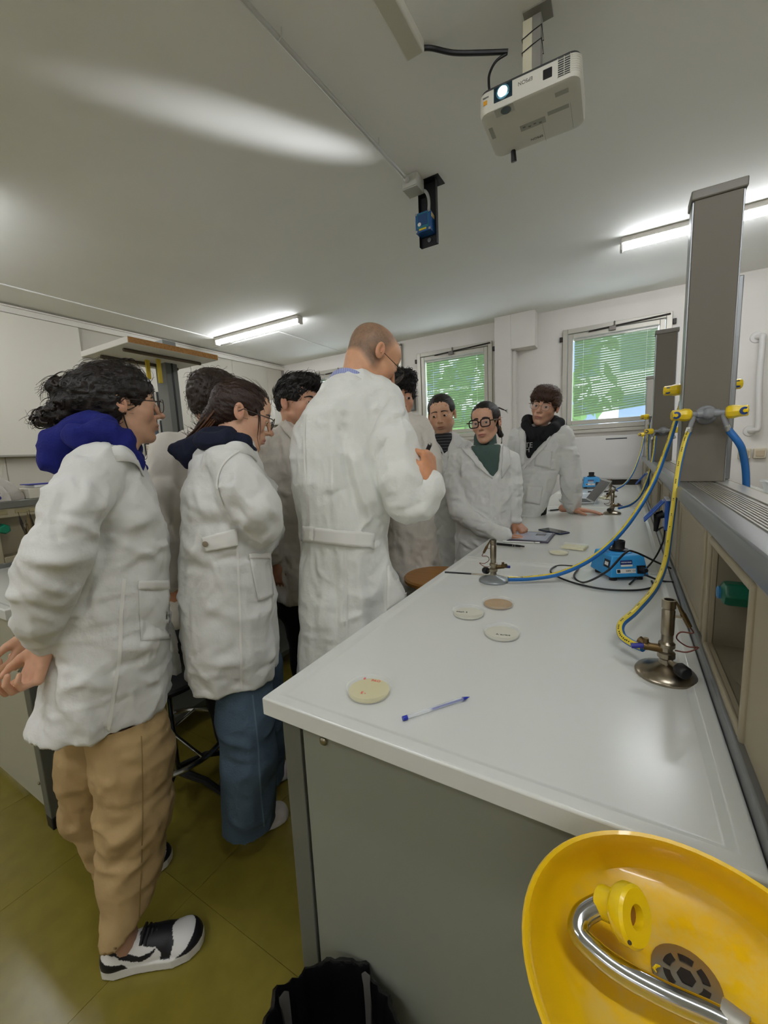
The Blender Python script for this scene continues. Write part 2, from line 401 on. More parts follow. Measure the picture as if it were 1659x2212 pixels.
# service spine behind the worktops
SX, SZ = .165, 1.227
sv = empty('service_spine', (SX, .55, .9), 'long beige service spine with ribbed metal top running behind the bench', 'service spine')
def sbox(name, lo, hi, mt, bevel=.002, par=None):
    return MB().box((lo[0]-SX, lo[1]-.55, lo[2]-.9), (hi[0]-SX, hi[1]-.55, hi[2]-.9)).build(name, mt, par or sv, bevel=bevel)
Y0, Y1 = .50, 5.46
sbox('floor_trim', (SX-.012, Y0, .87), (SX+.004, Y1, .925), PROF, .004)
openings = [(.755, 1.085), (2.50, 2.80), (4.15, 4.42)]
front = MB()
ys = [Y0]+sum([[a, b] for a, b in openings], [])+[Y1]
for i in range(0, len(ys), 2):
    a, b = ys[i]-.55, ys[i+1]-.55
    front.box((0, a, 0), (.012, b, SZ-.9-.03))
for a, b in openings:
    front.box((0, a-.55, 0), (.012, b-.55, .035)).box((0, a-.55, SZ-.9-.075), (.012, b-.55, SZ-.9-.03))
front.box((.14, Y0-.55, 0), (.15, Y1-.55, SZ-.9-.03)).box((0, Y0-.55, 0), (.15, Y0-.545, SZ-.9-.03))
front.build('front_panel', BEIGE, sv, bevel=.003)
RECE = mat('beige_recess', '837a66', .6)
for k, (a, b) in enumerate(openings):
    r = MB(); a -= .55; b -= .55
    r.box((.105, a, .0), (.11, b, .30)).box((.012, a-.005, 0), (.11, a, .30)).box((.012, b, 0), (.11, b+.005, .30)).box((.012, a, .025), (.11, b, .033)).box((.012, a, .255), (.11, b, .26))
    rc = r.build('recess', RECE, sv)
    cup = MB(); cup.lathe([(.05, .001), (.045, -.004), (.040, .0005), (.0385, .0005)], 20, M=T(.058, (a+b)/2+.02, .037) @ Matrix.Diagonal((.8, 1.5, 1, 1))); cup.build('drip_cup_rim', mat('cup_rim', '857c68', .5), rc)
    MB().lathe([(.0395, .0), (.039, .0012)], 20, M=T(.058, (a+b)/2+.02, .0345) @ Matrix.Diagonal((.8, 1.5, 1, 1))).build('drip_cup', mat('cup_dark', '3b3a30', .5), rc)
    fr2 = MB()
    for lo, hi in (((a-.016, .022), (a, .27)), ((b, .022), (b+.016, .27)), ((a, .255), (b, .27)), ((a, .022), (b, .036))):
        fr2.box((-.006, lo[0], lo[1]), (.004, hi[0], hi[1]))
    fr2.build('recess_frame', BEIGE, rc, bevel=.004)
for a, b in [(1.15, 1.66), (1.72, 2.10), (2.86, 3.40), (3.46, 4.0), (4.5, 5.3)]:
    f3 = MB()
    for lo, hi in (((a, .03), (a+.014, .275)), ((b-.014, .03), (b, .275)), ((a+.014, .261), (b-.014, .275)), ((a+.014, .03), (b-.014, .044))):
        f3.box((-.005, lo[0]-.55, lo[1]), (.004, hi[0]-.55, hi[1]))
    f3.build('panel_frame', BEIGE, sv, bevel=.003)
    MB().box((-.0045, a+.1-.55, .281), (.002, a+.22-.55, .294)).build('label_holder', BEIGE, sv, bevel=.003)
for a in (.86, .62): MB().box((-.0045, a-.55, .272), (.002, a+.11-.55, .29)).build('label_holder', BEIGE, sv, bevel=.003)
sbox('end_plate', (SX-.001, Y0-.008, .87), (SX+.168, Y0, SZ-.02), BEIGE, .003)
# rounded front profile, ribbed plate, smooth plate
pr = MB()
poly = [(-.014, SZ-.9-.042), (-.014, SZ-.9-.012), (-.008, SZ-.9-.002), (.004, SZ-.9), (.03, SZ-.9), (.03, SZ-.9-.042)]
pr.add([(x, Y0-.55-.004, z) for x, z in poly]+[(x, Y1-.55, z) for x, z in poly], [tuple(range(6)), tuple(range(6, 12))[::-1]]+[(i, 6+i, 6+(i+1) % 6, (i+1) % 6) for i in range(6)])
pr.build('edge_profile', PROF, sv, bevel=.003)
sbox('top_plate', (SX+.03, Y0, SZ-.045), (SX+.155, Y1, SZ-.004), PLATE, .002)
for k in range(9):
    sbox('rib', (SX+.034+k*.0075, Y0, SZ-.0045), (SX+.0378+k*.0075, Y1, SZ-.0008), PLATE, 0)
sbox('smooth_strip', (SX+.11, Y0, SZ-.0045), (SX+.155, Y1, SZ), PLATE, .001)
sbox('rear_panel', (SX+.155, Y0, .9), (SX+.165, Y1, SZ-.002), BEIGE, .002)
# far-side worktop beyond the spine
o = worktop(SX+.17, SX+.94, .53, 5.46, 'white worktop on the far side of the service spine')
fb_ = empty('lab_bench', (SX+.5, .56, 0), 'grey bench base carrying the worktop behind the spine', 'bench')
MB().box((-.32, 0, .02), (.40, .022, .861)).build('end_panel', PANEL, fb_, bevel=.002); MB().box((-.30, .022, .06), (.36, 4.8, .861)).build('cabinet_body', PANEL, fb_, bevel=.002)
tb = empty('storage_tub', (.98, 3.85, .9), 'clear plastic storage tub on the worktop behind the spine', 'tub')
CLEARP = mat('clear_plastic', 'e9eef0', .12, alpha=.4)
g = MB().lathe([(.13, 0), (.14, .01), (.165, .14), (.172, .145), (.172, .155), (.162, .15), (.135, .012), (0.0, .008)], 4, M=RZ(45) @ Matrix.Diagonal((1, 1, 1, 1)))
g.build('tub_body', CLEARP, tb, bevel=.01); MB().box((-.13, -.13, .155), (.13, .13, .168)).build('lid', CLEARP, tb, bevel=.004)
MB().box((-.3, -.1, 0), (.3, .3, .018)).build('dark_tray', mat('dark_tray', '33302c', .5), None, bevel=.004)
tag(bpy.data.objects['dark_tray'], 'dark flat tray on the worktop behind the tall column', 'tray'); bpy.data.objects['dark_tray'].location = (.85, 3.0, .9)

# ------------------------------------------------------------------ gas columns
COLM = mat('taupe_column', '6f695d', .6, var=.02, vscale=3)
COLC = mat('taupe_column_cap', '77736a', .45)
GREYP = mat('grey_pipe', '85878a', .38)
YEL = mat('yellow_handle', 'e5c40e', .32, coat=.2)
BLUECAP = mat('blue_cap', '163a78', .35)
BLUEHOSE = mat('blue_hose', '2368ad', .35); YELHOSE = mat('yellow_hose_stripe', 'd9c23c', .35)
STEEL = mat('clamp_steel', 'a9a8a2', .28, metal=1)
def column(y, ztop, label, mt, two=True):
    x0 = SX+.002; wd = .133; dp = .085
    e = empty('gas_column', (x0, y, SZ), label, 'column', 'columns on the service spine')
    MB().box((.003, 0, 0), (wd-.003, dp, ztop-SZ-.03)).build('shaft', mt, e, bevel=.002)
    MB().box((-.002, .004, 0), (.003, dp-.004, ztop-SZ-.03)).box((wd-.003, .004, 0), (wd+.002, dp-.004, ztop-SZ-.03)).build('side_rail', PROF, e, bevel=.001)
    MB().box((-.007, -.007, ztop-SZ-.03), (wd+.007, dp+.007, ztop-SZ)).build('cap', COLC, e, bevel=.004)
    return e
column(1.83, 2.19, 'tall taupe gas column with yellow taps nearest the viewer', COLM)
column(3.80, 2.19, 'taupe gas column second along the spine, in front of the window edge', COLM)
column(5.30, 2.06, 'pale grey gas column at the far end of the spine', mat('pale_column', '9d988f', .45))
al = MB().box((0, 0, 0), (.022, .05, .70)).build('aluminium_post', PROF, None, bevel=.003); al.location = (.308, 1.93, SZ)
tag(al, 'slim bare aluminium post standing behind the tall taupe column', 'post')

def handle(mb_parent, c, d, L, r, capm=True):
    """yellow faceted tap handle from c along direction d"""
    q = Vector(d).to_track_quat('Z', 'Y').to_matrix().to_4x4(); M = Matrix.Translation(c) @ q
    h = MB().lathe([(r*.72, 0), (r*.98, L*.10), (r*1.05, L*.35), (r*.9, L*.6), (r*.86, L*.95), (r*.7, L)], 8, M=M)
    o = h.build('tap_handle', YEL, mb_parent, bevel=.001)
    return o, M
def capdisc(par, c, d, r):
    q = Vector(d).to_track_quat('Z', 'Y').to_matrix().to_4x4(); M = Matrix.Translation(c) @ q
    MB().lathe([(r, 0), (r, .003), (r*.8, .004)], 16, M=M).build('cap_ring', BLUECAP, par)
    MB().lathe([(r*.48, .003), (r*.45, .006)], 12, M=M).build('cap_dot', YEL, par)
def manifold(y, z, xc, half, side, label, nozz=((-1, (-.012, -.004, -.05)), (1, (.016, -.004, -.05))), scale=1.0):
    """double gas tap; side -1 = towards the viewer"""
    e = empty('gas_tap', (xc, y, z), label, 'tap', 'yellow gas taps')
    MB().cyl((0, 0, -.002), (0, side*.012, -.002), .033, .030, n=20).cyl((0, side*.01, 0), (0, side*.05, 0), .014, n=14).build('wall_flange', GREYP, e, bevel=.002)
    MB().sphere((0, side*.05, 0), .020).cyl((-half, side*.05, 0), (half, side*.05, 0), .0105, n=14).cyl((-.03, side*.05, 0), (.03, side*.05, 0), .0135, n=14).build('cross_pipe', GREYP, e)
    for s in (-1, 1):
        h, M = handle(e, (s*half, side*.05, 0), (s, .18*side, .02), .058, .021)
        capdisc(e, (s*(half+.043), side*.05-(.0225 if side < 0 else .004), 0.0), (s*.25, -1, 0), .0125)
    for s, dv in nozz:
        a = Vector((s*(half-.008), side*.05, -.004)); b = a+Vector(dv)
        MB().cyl(a, b, .008, .007, n=10).build('nozzle', GREYP, e)
        MB().cyl(a+Vector(dv)*.80, b+Vector(dv)*.18, .0105, n=12).box(tuple(b+Vector((-.004, -.016, -.006))), tuple(b+Vector((.004, -.008, .006)))).build('hose_clamp', STEEL, e)
    return e
mz = ony(1533, 893, 1.78)[2]
manifold(1.83, mz, .235, .046, -1, 'double yellow gas tap on the front of the nearest column', scale=1)
mz2 = ony(1530, 836, 1.97)[2]
manifold(1.915, mz2, .235, .060, 1, 'double yellow gas tap on the back of the nearest column', nozz=((-1, (-.006, 0, -.05)),))
mz3 = ony(1440, 930, 3.75)[2]
manifold(3.80, mz3, .235, .062, -1, 'double yellow gas tap on the front of the second column')
mz4 = ony(1407, 900, 3.95)[2]
manifold(3.885, mz4, .235, .085, 1, 'double yellow gas tap on the back of the second column', nozz=((-1, (-.01, 0, -.05)),))
manifold(5.30, ony(1400, 938, 5.25)[2], .235, .07, -1, 'double yellow gas tap on the farthest column')

def hose(pts, r, label, stripe_dir, n=12, width=2):
    P = bez(pts, 70)
    e = empty('gas_hose', P[-1], label, 'hose', 'blue and yellow gas hoses'); off = Matrix.Translation(-P[-1])
    MB().tube(P, r, n, M=off).build('hose_tube', BLUEHOSE, e)
    sd = Vector(stripe_dir); vs = []; fs = []
    k = 7
    for i, p in enumerate(P):
        t = (P[min(i+1, len(P)-1)]-P[max(i-1, 0)]).normalized()
        Y = (sd-t*sd.dot(t)).normalized(); X = t.cross(Y)
        for j in range(k):
            a = (j/(k-1)-.5)*1.6; vs.append(off @ (p+(Y*math.cos(a)+X*math.sin(a))*(r*1.012)))
    for i in range(len(P)-1):
        for j in range(k-1): fs.append((i*k+j, i*k+j+1, (i+1)*k+j+1, (i+1)*k+j))
    MB().add(vs, fs).build('yellow_stripe', YELHOSE, e)
    # printed marks along the stripe
    mk = MB()
    for i in range(2, len(P)-2, 3):
        p = P[i]; t = (P[i+1]-P[i-1]).normalized(); Y = (sd-t*sd.dot(t)).normalized(); X = t.cross(Y)
        for q in range(3):
            a0 = p+t*(q*.006)+Y*(r*1.03)
            mk.add([off @ (a0+X*r*.18), off @ (a0-X*r*.18), off @ (a0-X*r*.18+t*.0035), off @ (a0+X*r*.18+t*.0035)], [(0, 1, 2, 3)])
    mk.build('printed_marks', mat('black_print', '1d1c18', .5), e)
    return e
hose([Vector((.186, 1.777, mz-.056)), ony(1480, 952, 1.75), ony(1466, 1010, 1.72), ony(1455, 1090, 1.68), ony(1447, 1150, 1.62), ony(1437, 1215, 1.50), ony(1415, 1270, 1.34), ony(1375, 1318, 1.18), ony(1343, 1347, 1.10), ony(1343, 1372, 1.06), ony(1362, 1388, 1.035), ony(1389, 1400, 1.012)], .0088,
     'blue and yellow gas hose looping to the near bunsen burner', (-.3, -.8, .5))
hose([Vector((.177, 1.965, mz2-.055)), ony(1463, 900, 1.96), ony(1440, 970, 1.92), ony(1405, 1055, 1.84), ony(1350, 1140, 1.74), ony(1285, 1202, 1.62), ony(1215, 1237, 1.525), ony(1150, 1249, 1.475), ony(1098, 1251, 1.435)], .0088,
     'blue and yellow gas hose sweeping across to the bunsen burner with the loop', (-.6, -.3, .7))
hose([Vector((.290, 1.776, mz-.056)), ony(1598, 960, 1.77), ony(1606, 985, 1.80), ony(1611, 1020, 1.83), ony(1612, 1062, 1.86), ony(1612, 1120, 1.9)], .0105,
     'plain blue gas hose hanging right of the nearest column', (.8, .6, 0))
hose([ony(1416, 942, 3.73), ony(1411, 985, 3.7), ony(1400, 1030, 3.55), ony(1383, 1070, 3.4), ony(1362, 1090, 3.28), ony(1337, 1098, 3.16)], .0085,
     'gas hose from the second column to the middle bunsen burner', (-.6, -.6, .3))
hose([ony(1391, 943, 5.18), ony(1383, 980, 5.1), ony(1368, 1020, 4.8), ony(1350, 1045, 4.5), ony(1326, 1060, 4.27)], .0085,
     'thin pale gas hose to the farthest bunsen burner', (-.6, -.6, .3))
hose([ony(1404, 906, 3.97), ony(1401, 930, 4.0), ony(1400, 985, 4.05), ony(1405, 1020, 4.1)], .008, 'short gas hose hanging behind the second column', (-.6, -.6, .3))
hose([ony(1470, 945, 3.74), ony(1476, 975, 3.7), ony(1479, 1000, 3.72)], .008, 'short gas hose hanging at the right of the second column', (-.6, -.6, .3))

# green water knobs
GREEN = mat('green_knob', '0c5a44', .3, coat=.3)
def knob(y, z, x1, label):
    e = empty('water_tap', (x1, y, z), label, 'tap', 'green water taps')
    M = Matrix.Rotation(-math.pi/2, 4, 'Y')
    MB().lathe([(.026, -.07), (.026, .0), (.024, .006), (.014, .012)], 6, M=M @ Matrix.Rotation(.5, 4, 'Z')).build('knob', GREEN, e, bevel=.003)
    MB().lathe([(.013, .011), (.013, .015), (.010, .017)], 14, M=M).build('cap_disc', mat('knob_cap', '2b6f9e', .35), e)
    return e
kq = onx(1592, 1283, .20)
knob(kq[1], kq[2], .185, 'dark green water tap knob in the nearest spine recess')
knob(2.62, ony(1425, 1062, 2.62)[2], .185, 'green water tap knob in the second spine recess')
# blue sockets with flaps
SOCK = mat('blue_socket', '2f5fb5', .3, coat=.2)
def socket(y, label, plugged):
    c = Vector((SX, y, 1.075)); e = empty('power_socket', c, label, 'socket', 'blue power sockets')
    MB().box((-.02, -.05, -.065), (-.003, .05, .065)).build('box', SOCK, e, bevel=.006)
    MB().box((-.018, -.05, .06), (-.004, .05, .068)).build('hinge', mat('light_hinge', 'c9ccd0', .3), e)
    MB().box((-.006, -.042, -.055), (.0, .042, .055), M=T(-.02, 0, .055) @ RY(38) @ T(0, 0, -.055)).build('flap', SOCK, e, bevel=.004)
    for k in (-1, 1): MB().box((-.009, k*.02-.004, -.05), (-.005, k*.02+.004, .05), M=T(-.02, 0, .055) @ RY(38) @ T(0, 0, -.055)).build('flap_rib', SOCK, e, bevel=.001)
    if plugged:
        MB().cyl((-.02, 0, .0), (-.045, 0, -.01), .017, .015, n=12).cyl((-.042, 0, -.002), (-.046, 0, -.075), .014, .008, n=12).build('plug', mat('black_rubber', '161515', .5), e)
    return e
ys_ = onx(1447, 1105, SX)[1]
socket(ys_, 'blue power socket with open flap and black plug beside the yellow hose', True)
socket(onx(1403, 1025, SX)[1], 'small blue power socket far along the spine', False)
# ------------------------------------------------------------------ bunsen burners
NICK = mat('nickel', '9b9180', .28, metal=1, var=.12, vscale=40)
BRASS = mat('old_brass', '6b5738', .4, metal=.9)
BLK = mat('black_plastic', '17171a', .4)
COPPER = mat('copper_wire', '6a3527', .45, metal=.5)
def bunsen(x, y, label, rz=0, s=1.0, basecol=None, flip=1):
    e = empty('bunsen_burner', (x, y, .8945), label, 'burner', 'bunsen burners on the bench', rz=math.radians(rz)); e.scale = (s, s, s)
    MB().lathe([(.054, 0), (.055, .005), (.052, .010), (.035, .017), (.020, .022), (.013, .027)], 32).build('base', basecol or NICK, e)
    MB().lathe([(.013, .024), (.012, .036), (.016, .040), (.016, .050), (.011, .053), (.011, .060), (.015, .062), (.015, .070), (.0105, .074), (.0105, .088), (.0115, .090)], 16).build('stem', NICK, e)
    MB().lathe([(.0115, .090), (.0118, .140), (.0105, .142), (.0105, .144), (.0125, .146), (.0125, .163), (.009, .163), (.0085, .120)], 18, cap=False).build('barrel', NICK, e)
    MB().cyl((-.008*flip, 0, .056), (-.040*flip, -.004, .057), .009, .0075, n=12).cyl((-.030*flip, -.004, .057), (-.048*flip, .008, .064), .008, n=10).cyl((-.036*flip, -.004, .050), (-.036*flip, -.004, .074), .005, n=10).build('gas_valve', BRASS, e)
    MB().cyl((-.040*flip, -.004, .057), (-.062*flip, -.010, .054), .0055, n=10).build('valve_lever', mat('blue_lever', '2a2f8a', .4), e)
    MB().cyl((.006*flip, -.012, .036), (.020*flip, -.028, .033), .005, n=8).build('air_screw', NICK, e)
    MB().lathe([(.012, 0), (.0135, .003), (.0135, .018), (.011, .022)], 10, M=T(.020*flip, -.026, .033) @ Vector((.6*flip, -.8, -.1)).to_track_quat('Z', 'Y').to_matrix().to_4x4()).build('black_knob', BLK, e, bevel=.001)
    MB().box((0, -.004, .128), (.028*flip, .004, .131)).build('probe_arm', NICK, e)
    d = Vector((-.45*flip, 0, .9)).normalized()
    a = Vector((.028*flip, 0, .128))
    MB().cyl(a-d*.018, a+d*.010, .0045, .0055, n=10).cyl(a+d*.010, a+d*.040, .0045, .001, n=10).build('ignition_probe', BRASS, e)
    MB().tube(bez([a-d*.018, a+Vector((.014*flip, 0, -.028)), a+Vector((-.006*flip, 0, -.030)), a+Vector((-.012*flip, 0, -.045)), a+Vector((.006*flip, 0, -.058)), a+Vector((.024*flip, 0, -.056)), a+Vector((.006*flip, 0, -.070)), Vector((.014*flip, 0, .057))], 40), .0014, 6).build('probe_wire', COPPER, e)
    return e
p = onz(1437, 1452, .9); bunsen(p[0], p[1], 'nickel bunsen burner with black knob nearest the viewer', rz=-3)
p = onz(1066, 1252, .9); b2 = bunsen(p[0], p[1], 'bunsen burner with a wire loop resting across it', rz=-160, basecol=mat('grey_base', '8e9394', .35, metal=.5), s=.95)
p = onz(1322, 1108, .9); bunsen(p[0], p[1], 'bunsen burner in front of the laptop on the middle worktop', rz=15, flip=-1)
p = onz(1318, 1072, .9); bunsen(p[0], p[1], 'bunsen burner beside the far petri dishes, behind the laptop', rz=15, flip=-1)
# inoculating loop
il = empty('inoculating_loop', onz(1010, 1238, .955), 'black handled wire inoculating loop laid across the burner valve', 'lab tool')
il_o = Vector(il.location); A = Vector(onz(961, 1236, .955)); B = Vector(onz(1102, 1245, .955)); dr_ = (B-A)
MB().cyl(A-il_o, A+dr_*.42-il_o, .0032, n=8).build('handle', BLK, il)
MB().cyl(A+dr_*.40-il_o, A+dr_*.62-il_o, .0026, n=8).build('collar', NICK, il)
q = A+dr_*1.15
MB().tube([A+dr_*.6-il_o, A+dr_*.9-il_o, q-il_o]+[q-il_o+Vector((.004*math.cos(a)+.004, .004*math.sin(a), 0)) for a in (3.1, 2, 1, 0, -1, -2, -3)], .0006, 5).build('wire_loop', NICK, il)

# ------------------------------------------------------------------ vortex mixers
VB = mat('mixer_blue', '2f8fcb', .4, var=.03, vscale=60, bump=.03, bscale=400)
PAPER = mat('label_paper', 'd8d5cb', .6); NAVY = mat('label_navy', '27336e', .5); WHT = mat('print_white', 'e8e8e4', .6); INK = mat('ink_black', '1a1a1c', .6)
def mixer(loc, rz, label, s=1.0):
    e = empty('vortex_mixer', loc, label, 'mixer', 'blue vortex mixers', rz=math.radians(rz)); e.scale = (s, s, s)
    W, D, h = .068, .074, .075
    b = MB(); z0 = .014
    bot = [(-W, -D), (W, -D), (W, D), (-W, D)]; top = [(-W+.012, -D+.016), (W-.012, -D+.016), (W-.012, D-.012), (-W+.012, D-.012)]
    b.add([(x, y, z0) for x, y in bot]+[(x, y, z0+h) for x, y in top], [(3, 2, 1, 0), (4, 5, 6, 7)]+[(i, (i+1) % 4, 4+(i+1) % 4, 4+i) for i in range(4)])
    b.build('casing', VB, e, bevel=.005, seg=3)
    MB().lathe([(.045, 0), (.043, .004), (.030, .006)], 28, M=T(0, .004, z0+h-.001)).build('top_ring', VB, e)
    MB().lathe([(.030, .004), (.032, .010), (.022, .013), (.0205, .016), (.0215, .040), (.019, .0415), (.017, .036), (.0, .030)], 28, M=T(0, .004, z0+h)).build('rubber_cup', mat('cup_rubber', '121214', .45), e)
    for sx in (-1, 1):
        for sy in (-1, 1): MB().lathe([(.013, 0), (.012, .016)], 14, M=T(sx*.046, sy*.05, 0)).build('foot', BLK, e)
    fa = T(0, -D, z0) @ RX(-90+math.degrees(math.atan2(h, .016))-0.01)  # front face: local x right, z up along the slope
    fa = T(0, -D, z0) @ RX(-math.degrees(math.atan2(.016, h)))
    def fr(x0, x1, za, zb, nm, mt, d=.0008): return MB().box((x0, -d, za), (x1, .001, zb), M=fa).build(nm, mt, e)
    fr(-.030, .012, .045, .060, 'name_label', NAVY); fr(-.028, .012, .038, .0445, 'name_label', PAPER)
    text('name_print', 'VORTEX MIXER', .0052, WHT, e, fa @ T(-.009, -.0012, .0525) @ RX(90))
    fr(-.045, .022, .015, .030, 'rating_plate', PAPER)
    text('rating_print', '230V  CE', .009, INK, e, fa @ T(.004, -.0012, .0225) @ RX(90))
    fr(-.043, -.032, .017, .028, 'rating_block', INK, .0011)
    fr(.026, .056, .012, .040, 'power_inlet', BLK, .003)
    MB().cyl((.041, -.002, .026), (.041, -.030, .024), .010, .007, n=10, M=fa).build('power_plug', BLK, e)
    fl_ = T(-W, 0, z0) @ RZ(-90) @ RX(-math.degrees(math.atan2(.012, h)))
    MB().box((.018, -.0012, .030), (.054, .001, .058), M=fl_).build('switch_frame', BLK, e)
    MB().box((.026, -.0028, .038), (.046, .001, .050), M=fl_).build('rocker_switch', PAPER, e)
    return e
mx = onz(1335, 1240, .9); mx1 = mixer((mx[0], mx[1]+.005, .8945), 30, 'blue vortex mixer with black cable near the yellow hose')
mx2 = onz(1277, 1053, .9); mixer((mx2[0]-.0, mx2[1], .8945), 8, 'blue vortex mixer at the far end of the bench by the window', s=1.35)
CAB = mat('black_cable', '141415', .45)
def cable(pts, r, label, name='power_cable', mt=None, n=80):
    P = bez(pts, n); o = Vector(P[0]); ob = MB().tube(P, r, 8, M=Matrix.Translation(-o)).build(name, mt or CAB); ob.location = o
    return tag(ob, label, 'cable')
zb = .9005
cable([Vector((SX-.046, ys_, 1.0)), ony(1434, 1140, ys_-.02), ony(1432, 1170, ys_-.12), onz(1410, 1212, .92), onz(1360, 1262, .90)], .0034, 'black power cable dropping from the blue socket to the mixer')
cable([ony(1393, 1242, 1.55), onz(1430, 1255, .905), onz(1462, 1255, zb), onz(1455, 1232, .91), ony(1420, 1215, 1.62), ony(1370, 1192, 1.52), ony(1350, 1195, 1.46), ony(1310, 1235, 1.42), onz(1262, 1258, zb), onz(1240, 1245, zb), onz(1252, 1225, zb)], .0034, 'black power cable coiled round the near mixer')
cable([onz(1250, 1224, zb), onz(1205, 1222, zb), onz(1190, 1236, zb), onz(1230, 1256, zb), onz(1300, 1272, zb), onz(1370, 1275, zb), onz(1410, 1268, zb), onz(1408, 1255, zb)], .0034, 'black power cable looped flat on the bench left of the mixer')
cable([onz(1270, 1062, zb), onz(1305, 1062, zb), onz(1330, 1056, zb), onz(1320, 1048, zb)], .006, 'dark cable bundle by the far mixer')

# ------------------------------------------------------------------ petri dishes, pens, tablet, phone, laptop
PET = mat('petri_plastic', 'f2f4f2', .05, alpha=.12)
def agar(name, c): return mat(name, c, .35)
RED = mat('red_marker', 'd6454a', .6)
def dish(p, label, col, name, marks=None, R=.047, mkcol=None):
    e = empty('petri_dish', (p[0], p[1], .8945), label, 'petri dish', 'petri dishes on the bench')
    MB().lathe([(.0, 0), (R-.003, 0), (R-.002, .0015), (R-.002, .012), (R-.0035, .012), (R-.0035, .002), (0, .002)], 40, cap=False).build('base', PET, e)
    MB().lathe([(R-.0045, .0022), (R-.0045, .0055), (0, .0056)], 40, cap=False).build('agar', agar(name, col), e)
    MB().lathe([(R, .0045), (R+.0006, .0045), (R+.0006, .0155), (R-.002, .0165), (0, .0165), (0, .0155), (R-.002, .0153), (R, .0145)], 40, cap=False).build('lid', PET, e)
    for k, (s, x, y, sz) in enumerate(marks or []):
        text('marker_note', s, sz, mkcol or RED, e, T(x, y, .0169) @ RZ(12))
    return e
dish(onz(797, 1480, .91), 'petri dish with red marker notes beside the blue ballpoint', 'd2c990', 'agar_pale', [('8', -.02, .015, .010), ('PAO', .006, .018, .010), ('E -', .006, -.030, .010)], R=.0465)
dish(onz(1012, 1320, .905), 'left petri dish of the trio, dark note on its rim', 'd3d0b8', 'agar_grey', [('staph 2', -.01, -.028, .011)], mkcol=INK)
dish(onz(1076, 1300, .905), 'amber petri dish at the back of the trio', 'a87c1c', 'agar_amber', [('v', .006, -.034, .008)])
dish(onz(1084, 1363, .905), 'clear petri dish at the front of the trio', 'd2cfb9', 'agar_clear', [('A. aureus', .012, -.034, .009)], mkcol=INK)
dish(onz(1207, 1193, .9), 'round cream petri dish beside the square dish', 'e6dfb4', 'agar_cream', R=.043)
dish(onz(1312, 1076, .9), 'round cream petri dish under the far bunsen burner', 'e2d9ac', 'agar_cream2', R=.05)
def sqdish(p, label, s, rz=0, d=.04):
    e = empty('square_dish', (p[0], p[1], .8945), label, 'dish', rz=math.radians(rz))
    b = MB(); h = .017
    for lo, hi in (((-s, -d, 0), (s, d, .0015)), ((-s, -d, .0015), (s, -d+.0015, h)), ((-s, d-.0015, .0015), (s, d, h)), ((-s, -d+.0015, .0015), (-s+.0015, d-.0015, h)), ((s-.0015, -d+.0015, .0015), (s, d-.0015, h))): b.box(lo, hi)
    b.build('base', PET, e); MB().box((-s+.002, -d+.002, .0018), (s-.002, d-.002, .010)).build('agar', agar('agar_cream', 'e6dfb4'), e)
    MB().box((-s-.001, -d-.001, h), (s+.001, d+.001, h+.0015)).build('lid', PET, e)
    return e
sqdish(onz(1241, 1182, .9), 'square petri dish of cream agar beside the blue mixer', .052, rz=-12)
sqdish(onz(1290, 1074, .9), 'square petri dish behind the open laptop', .06)
# ballpoint
def pen(a, b, r, name, label):
    a, b = Vector(a), Vector(b); e = empty(name, a, label, 'pen'); d = b-a; e.rotation_euler = d.to_track_quat('X', 'Z').to_euler(); return e, d.length
PB = mat('pen_blue', '2a3aa8', .35)
a, b = onz(870, 1551, .9), onz(1014, 1504, .9); a[2] = b[2] = .8945+.0042
e, L = pen(a, b, .004, 'ballpoint_pen', 'clear ballpoint pen with blue cap plug at the bench front')
MB().cyl((.004, 0, 0), (L*.90, 0, 0), .0041, n=6).build('barrel', mat('pen_clear', 'e9eef5', .05, alpha=.3), e)
MB().cyl((L*.42, 0, 0), (L*.9, 0, 0), .0017, n=8).build('ink_refill', PB, e)
MB().cyl((L*.89, 0, 0), (L*.97, 0, 0), .0040, .0018, n=10).cyl((L*.97, 0, 0), (L, 0, 0), .0012, .0006, n=8).build('tip', PB, e)
MB().cyl((0, 0, 0), (.009, 0, 0), .0044, n=10).build('end_plug', PB, e)
def marker(a, b, r, label, bands, name='marker_pen'):
    a = np.array(a); b = np.array(b); a[2] = b[2] = .8945+r
    e, L = pen(a, b, r, name, label)
    for k, (t0_, t1_, rr, mt, nm) in enumerate(bands): MB().cyl((L*t0_, 0, 0), (L*t1_, 0, 0), r*rr, r*rr*.97, n=12).build(nm, mt, e, bevel=.0006)
SIL = mat('silver_ring', 'c9c9c9', .25, metal=1)
marker(onz(1073, 1175, .9), onz(1133, 1181, .9), .0065, 'black marker pen in front of the white stylus', [(0, .58, 1, BLK, 'barrel'), (.585, .605, 1.02, SIL, 'ring'), (.61, .66, .98, BLK, 'collar'), (.665, .685, 1.0, SIL, 'ring'), (.69, .86, .9, BLK, 'cap'), (.86, 1, .6, BLK, 'cap_tip')])
marker(onz(1086, 1169, .9), onz(1166, 1172, .9), .0045, 'white tablet stylus lying along the tablet', [(0, .84, 1, WHT, 'barrel'), (.845, .875, 1.02, SIL, 'ring'), (.88, 1, .98, WHT, 'tail')], 'stylus')
marker(onz(1184, 1103, .9), onz(1214, 1100, .9), .006, 'black pen beside the resting hand', [(0, .12, .8, SIL, 'clip_end'), (.13, 1, 1, BLK, 'barrel')])
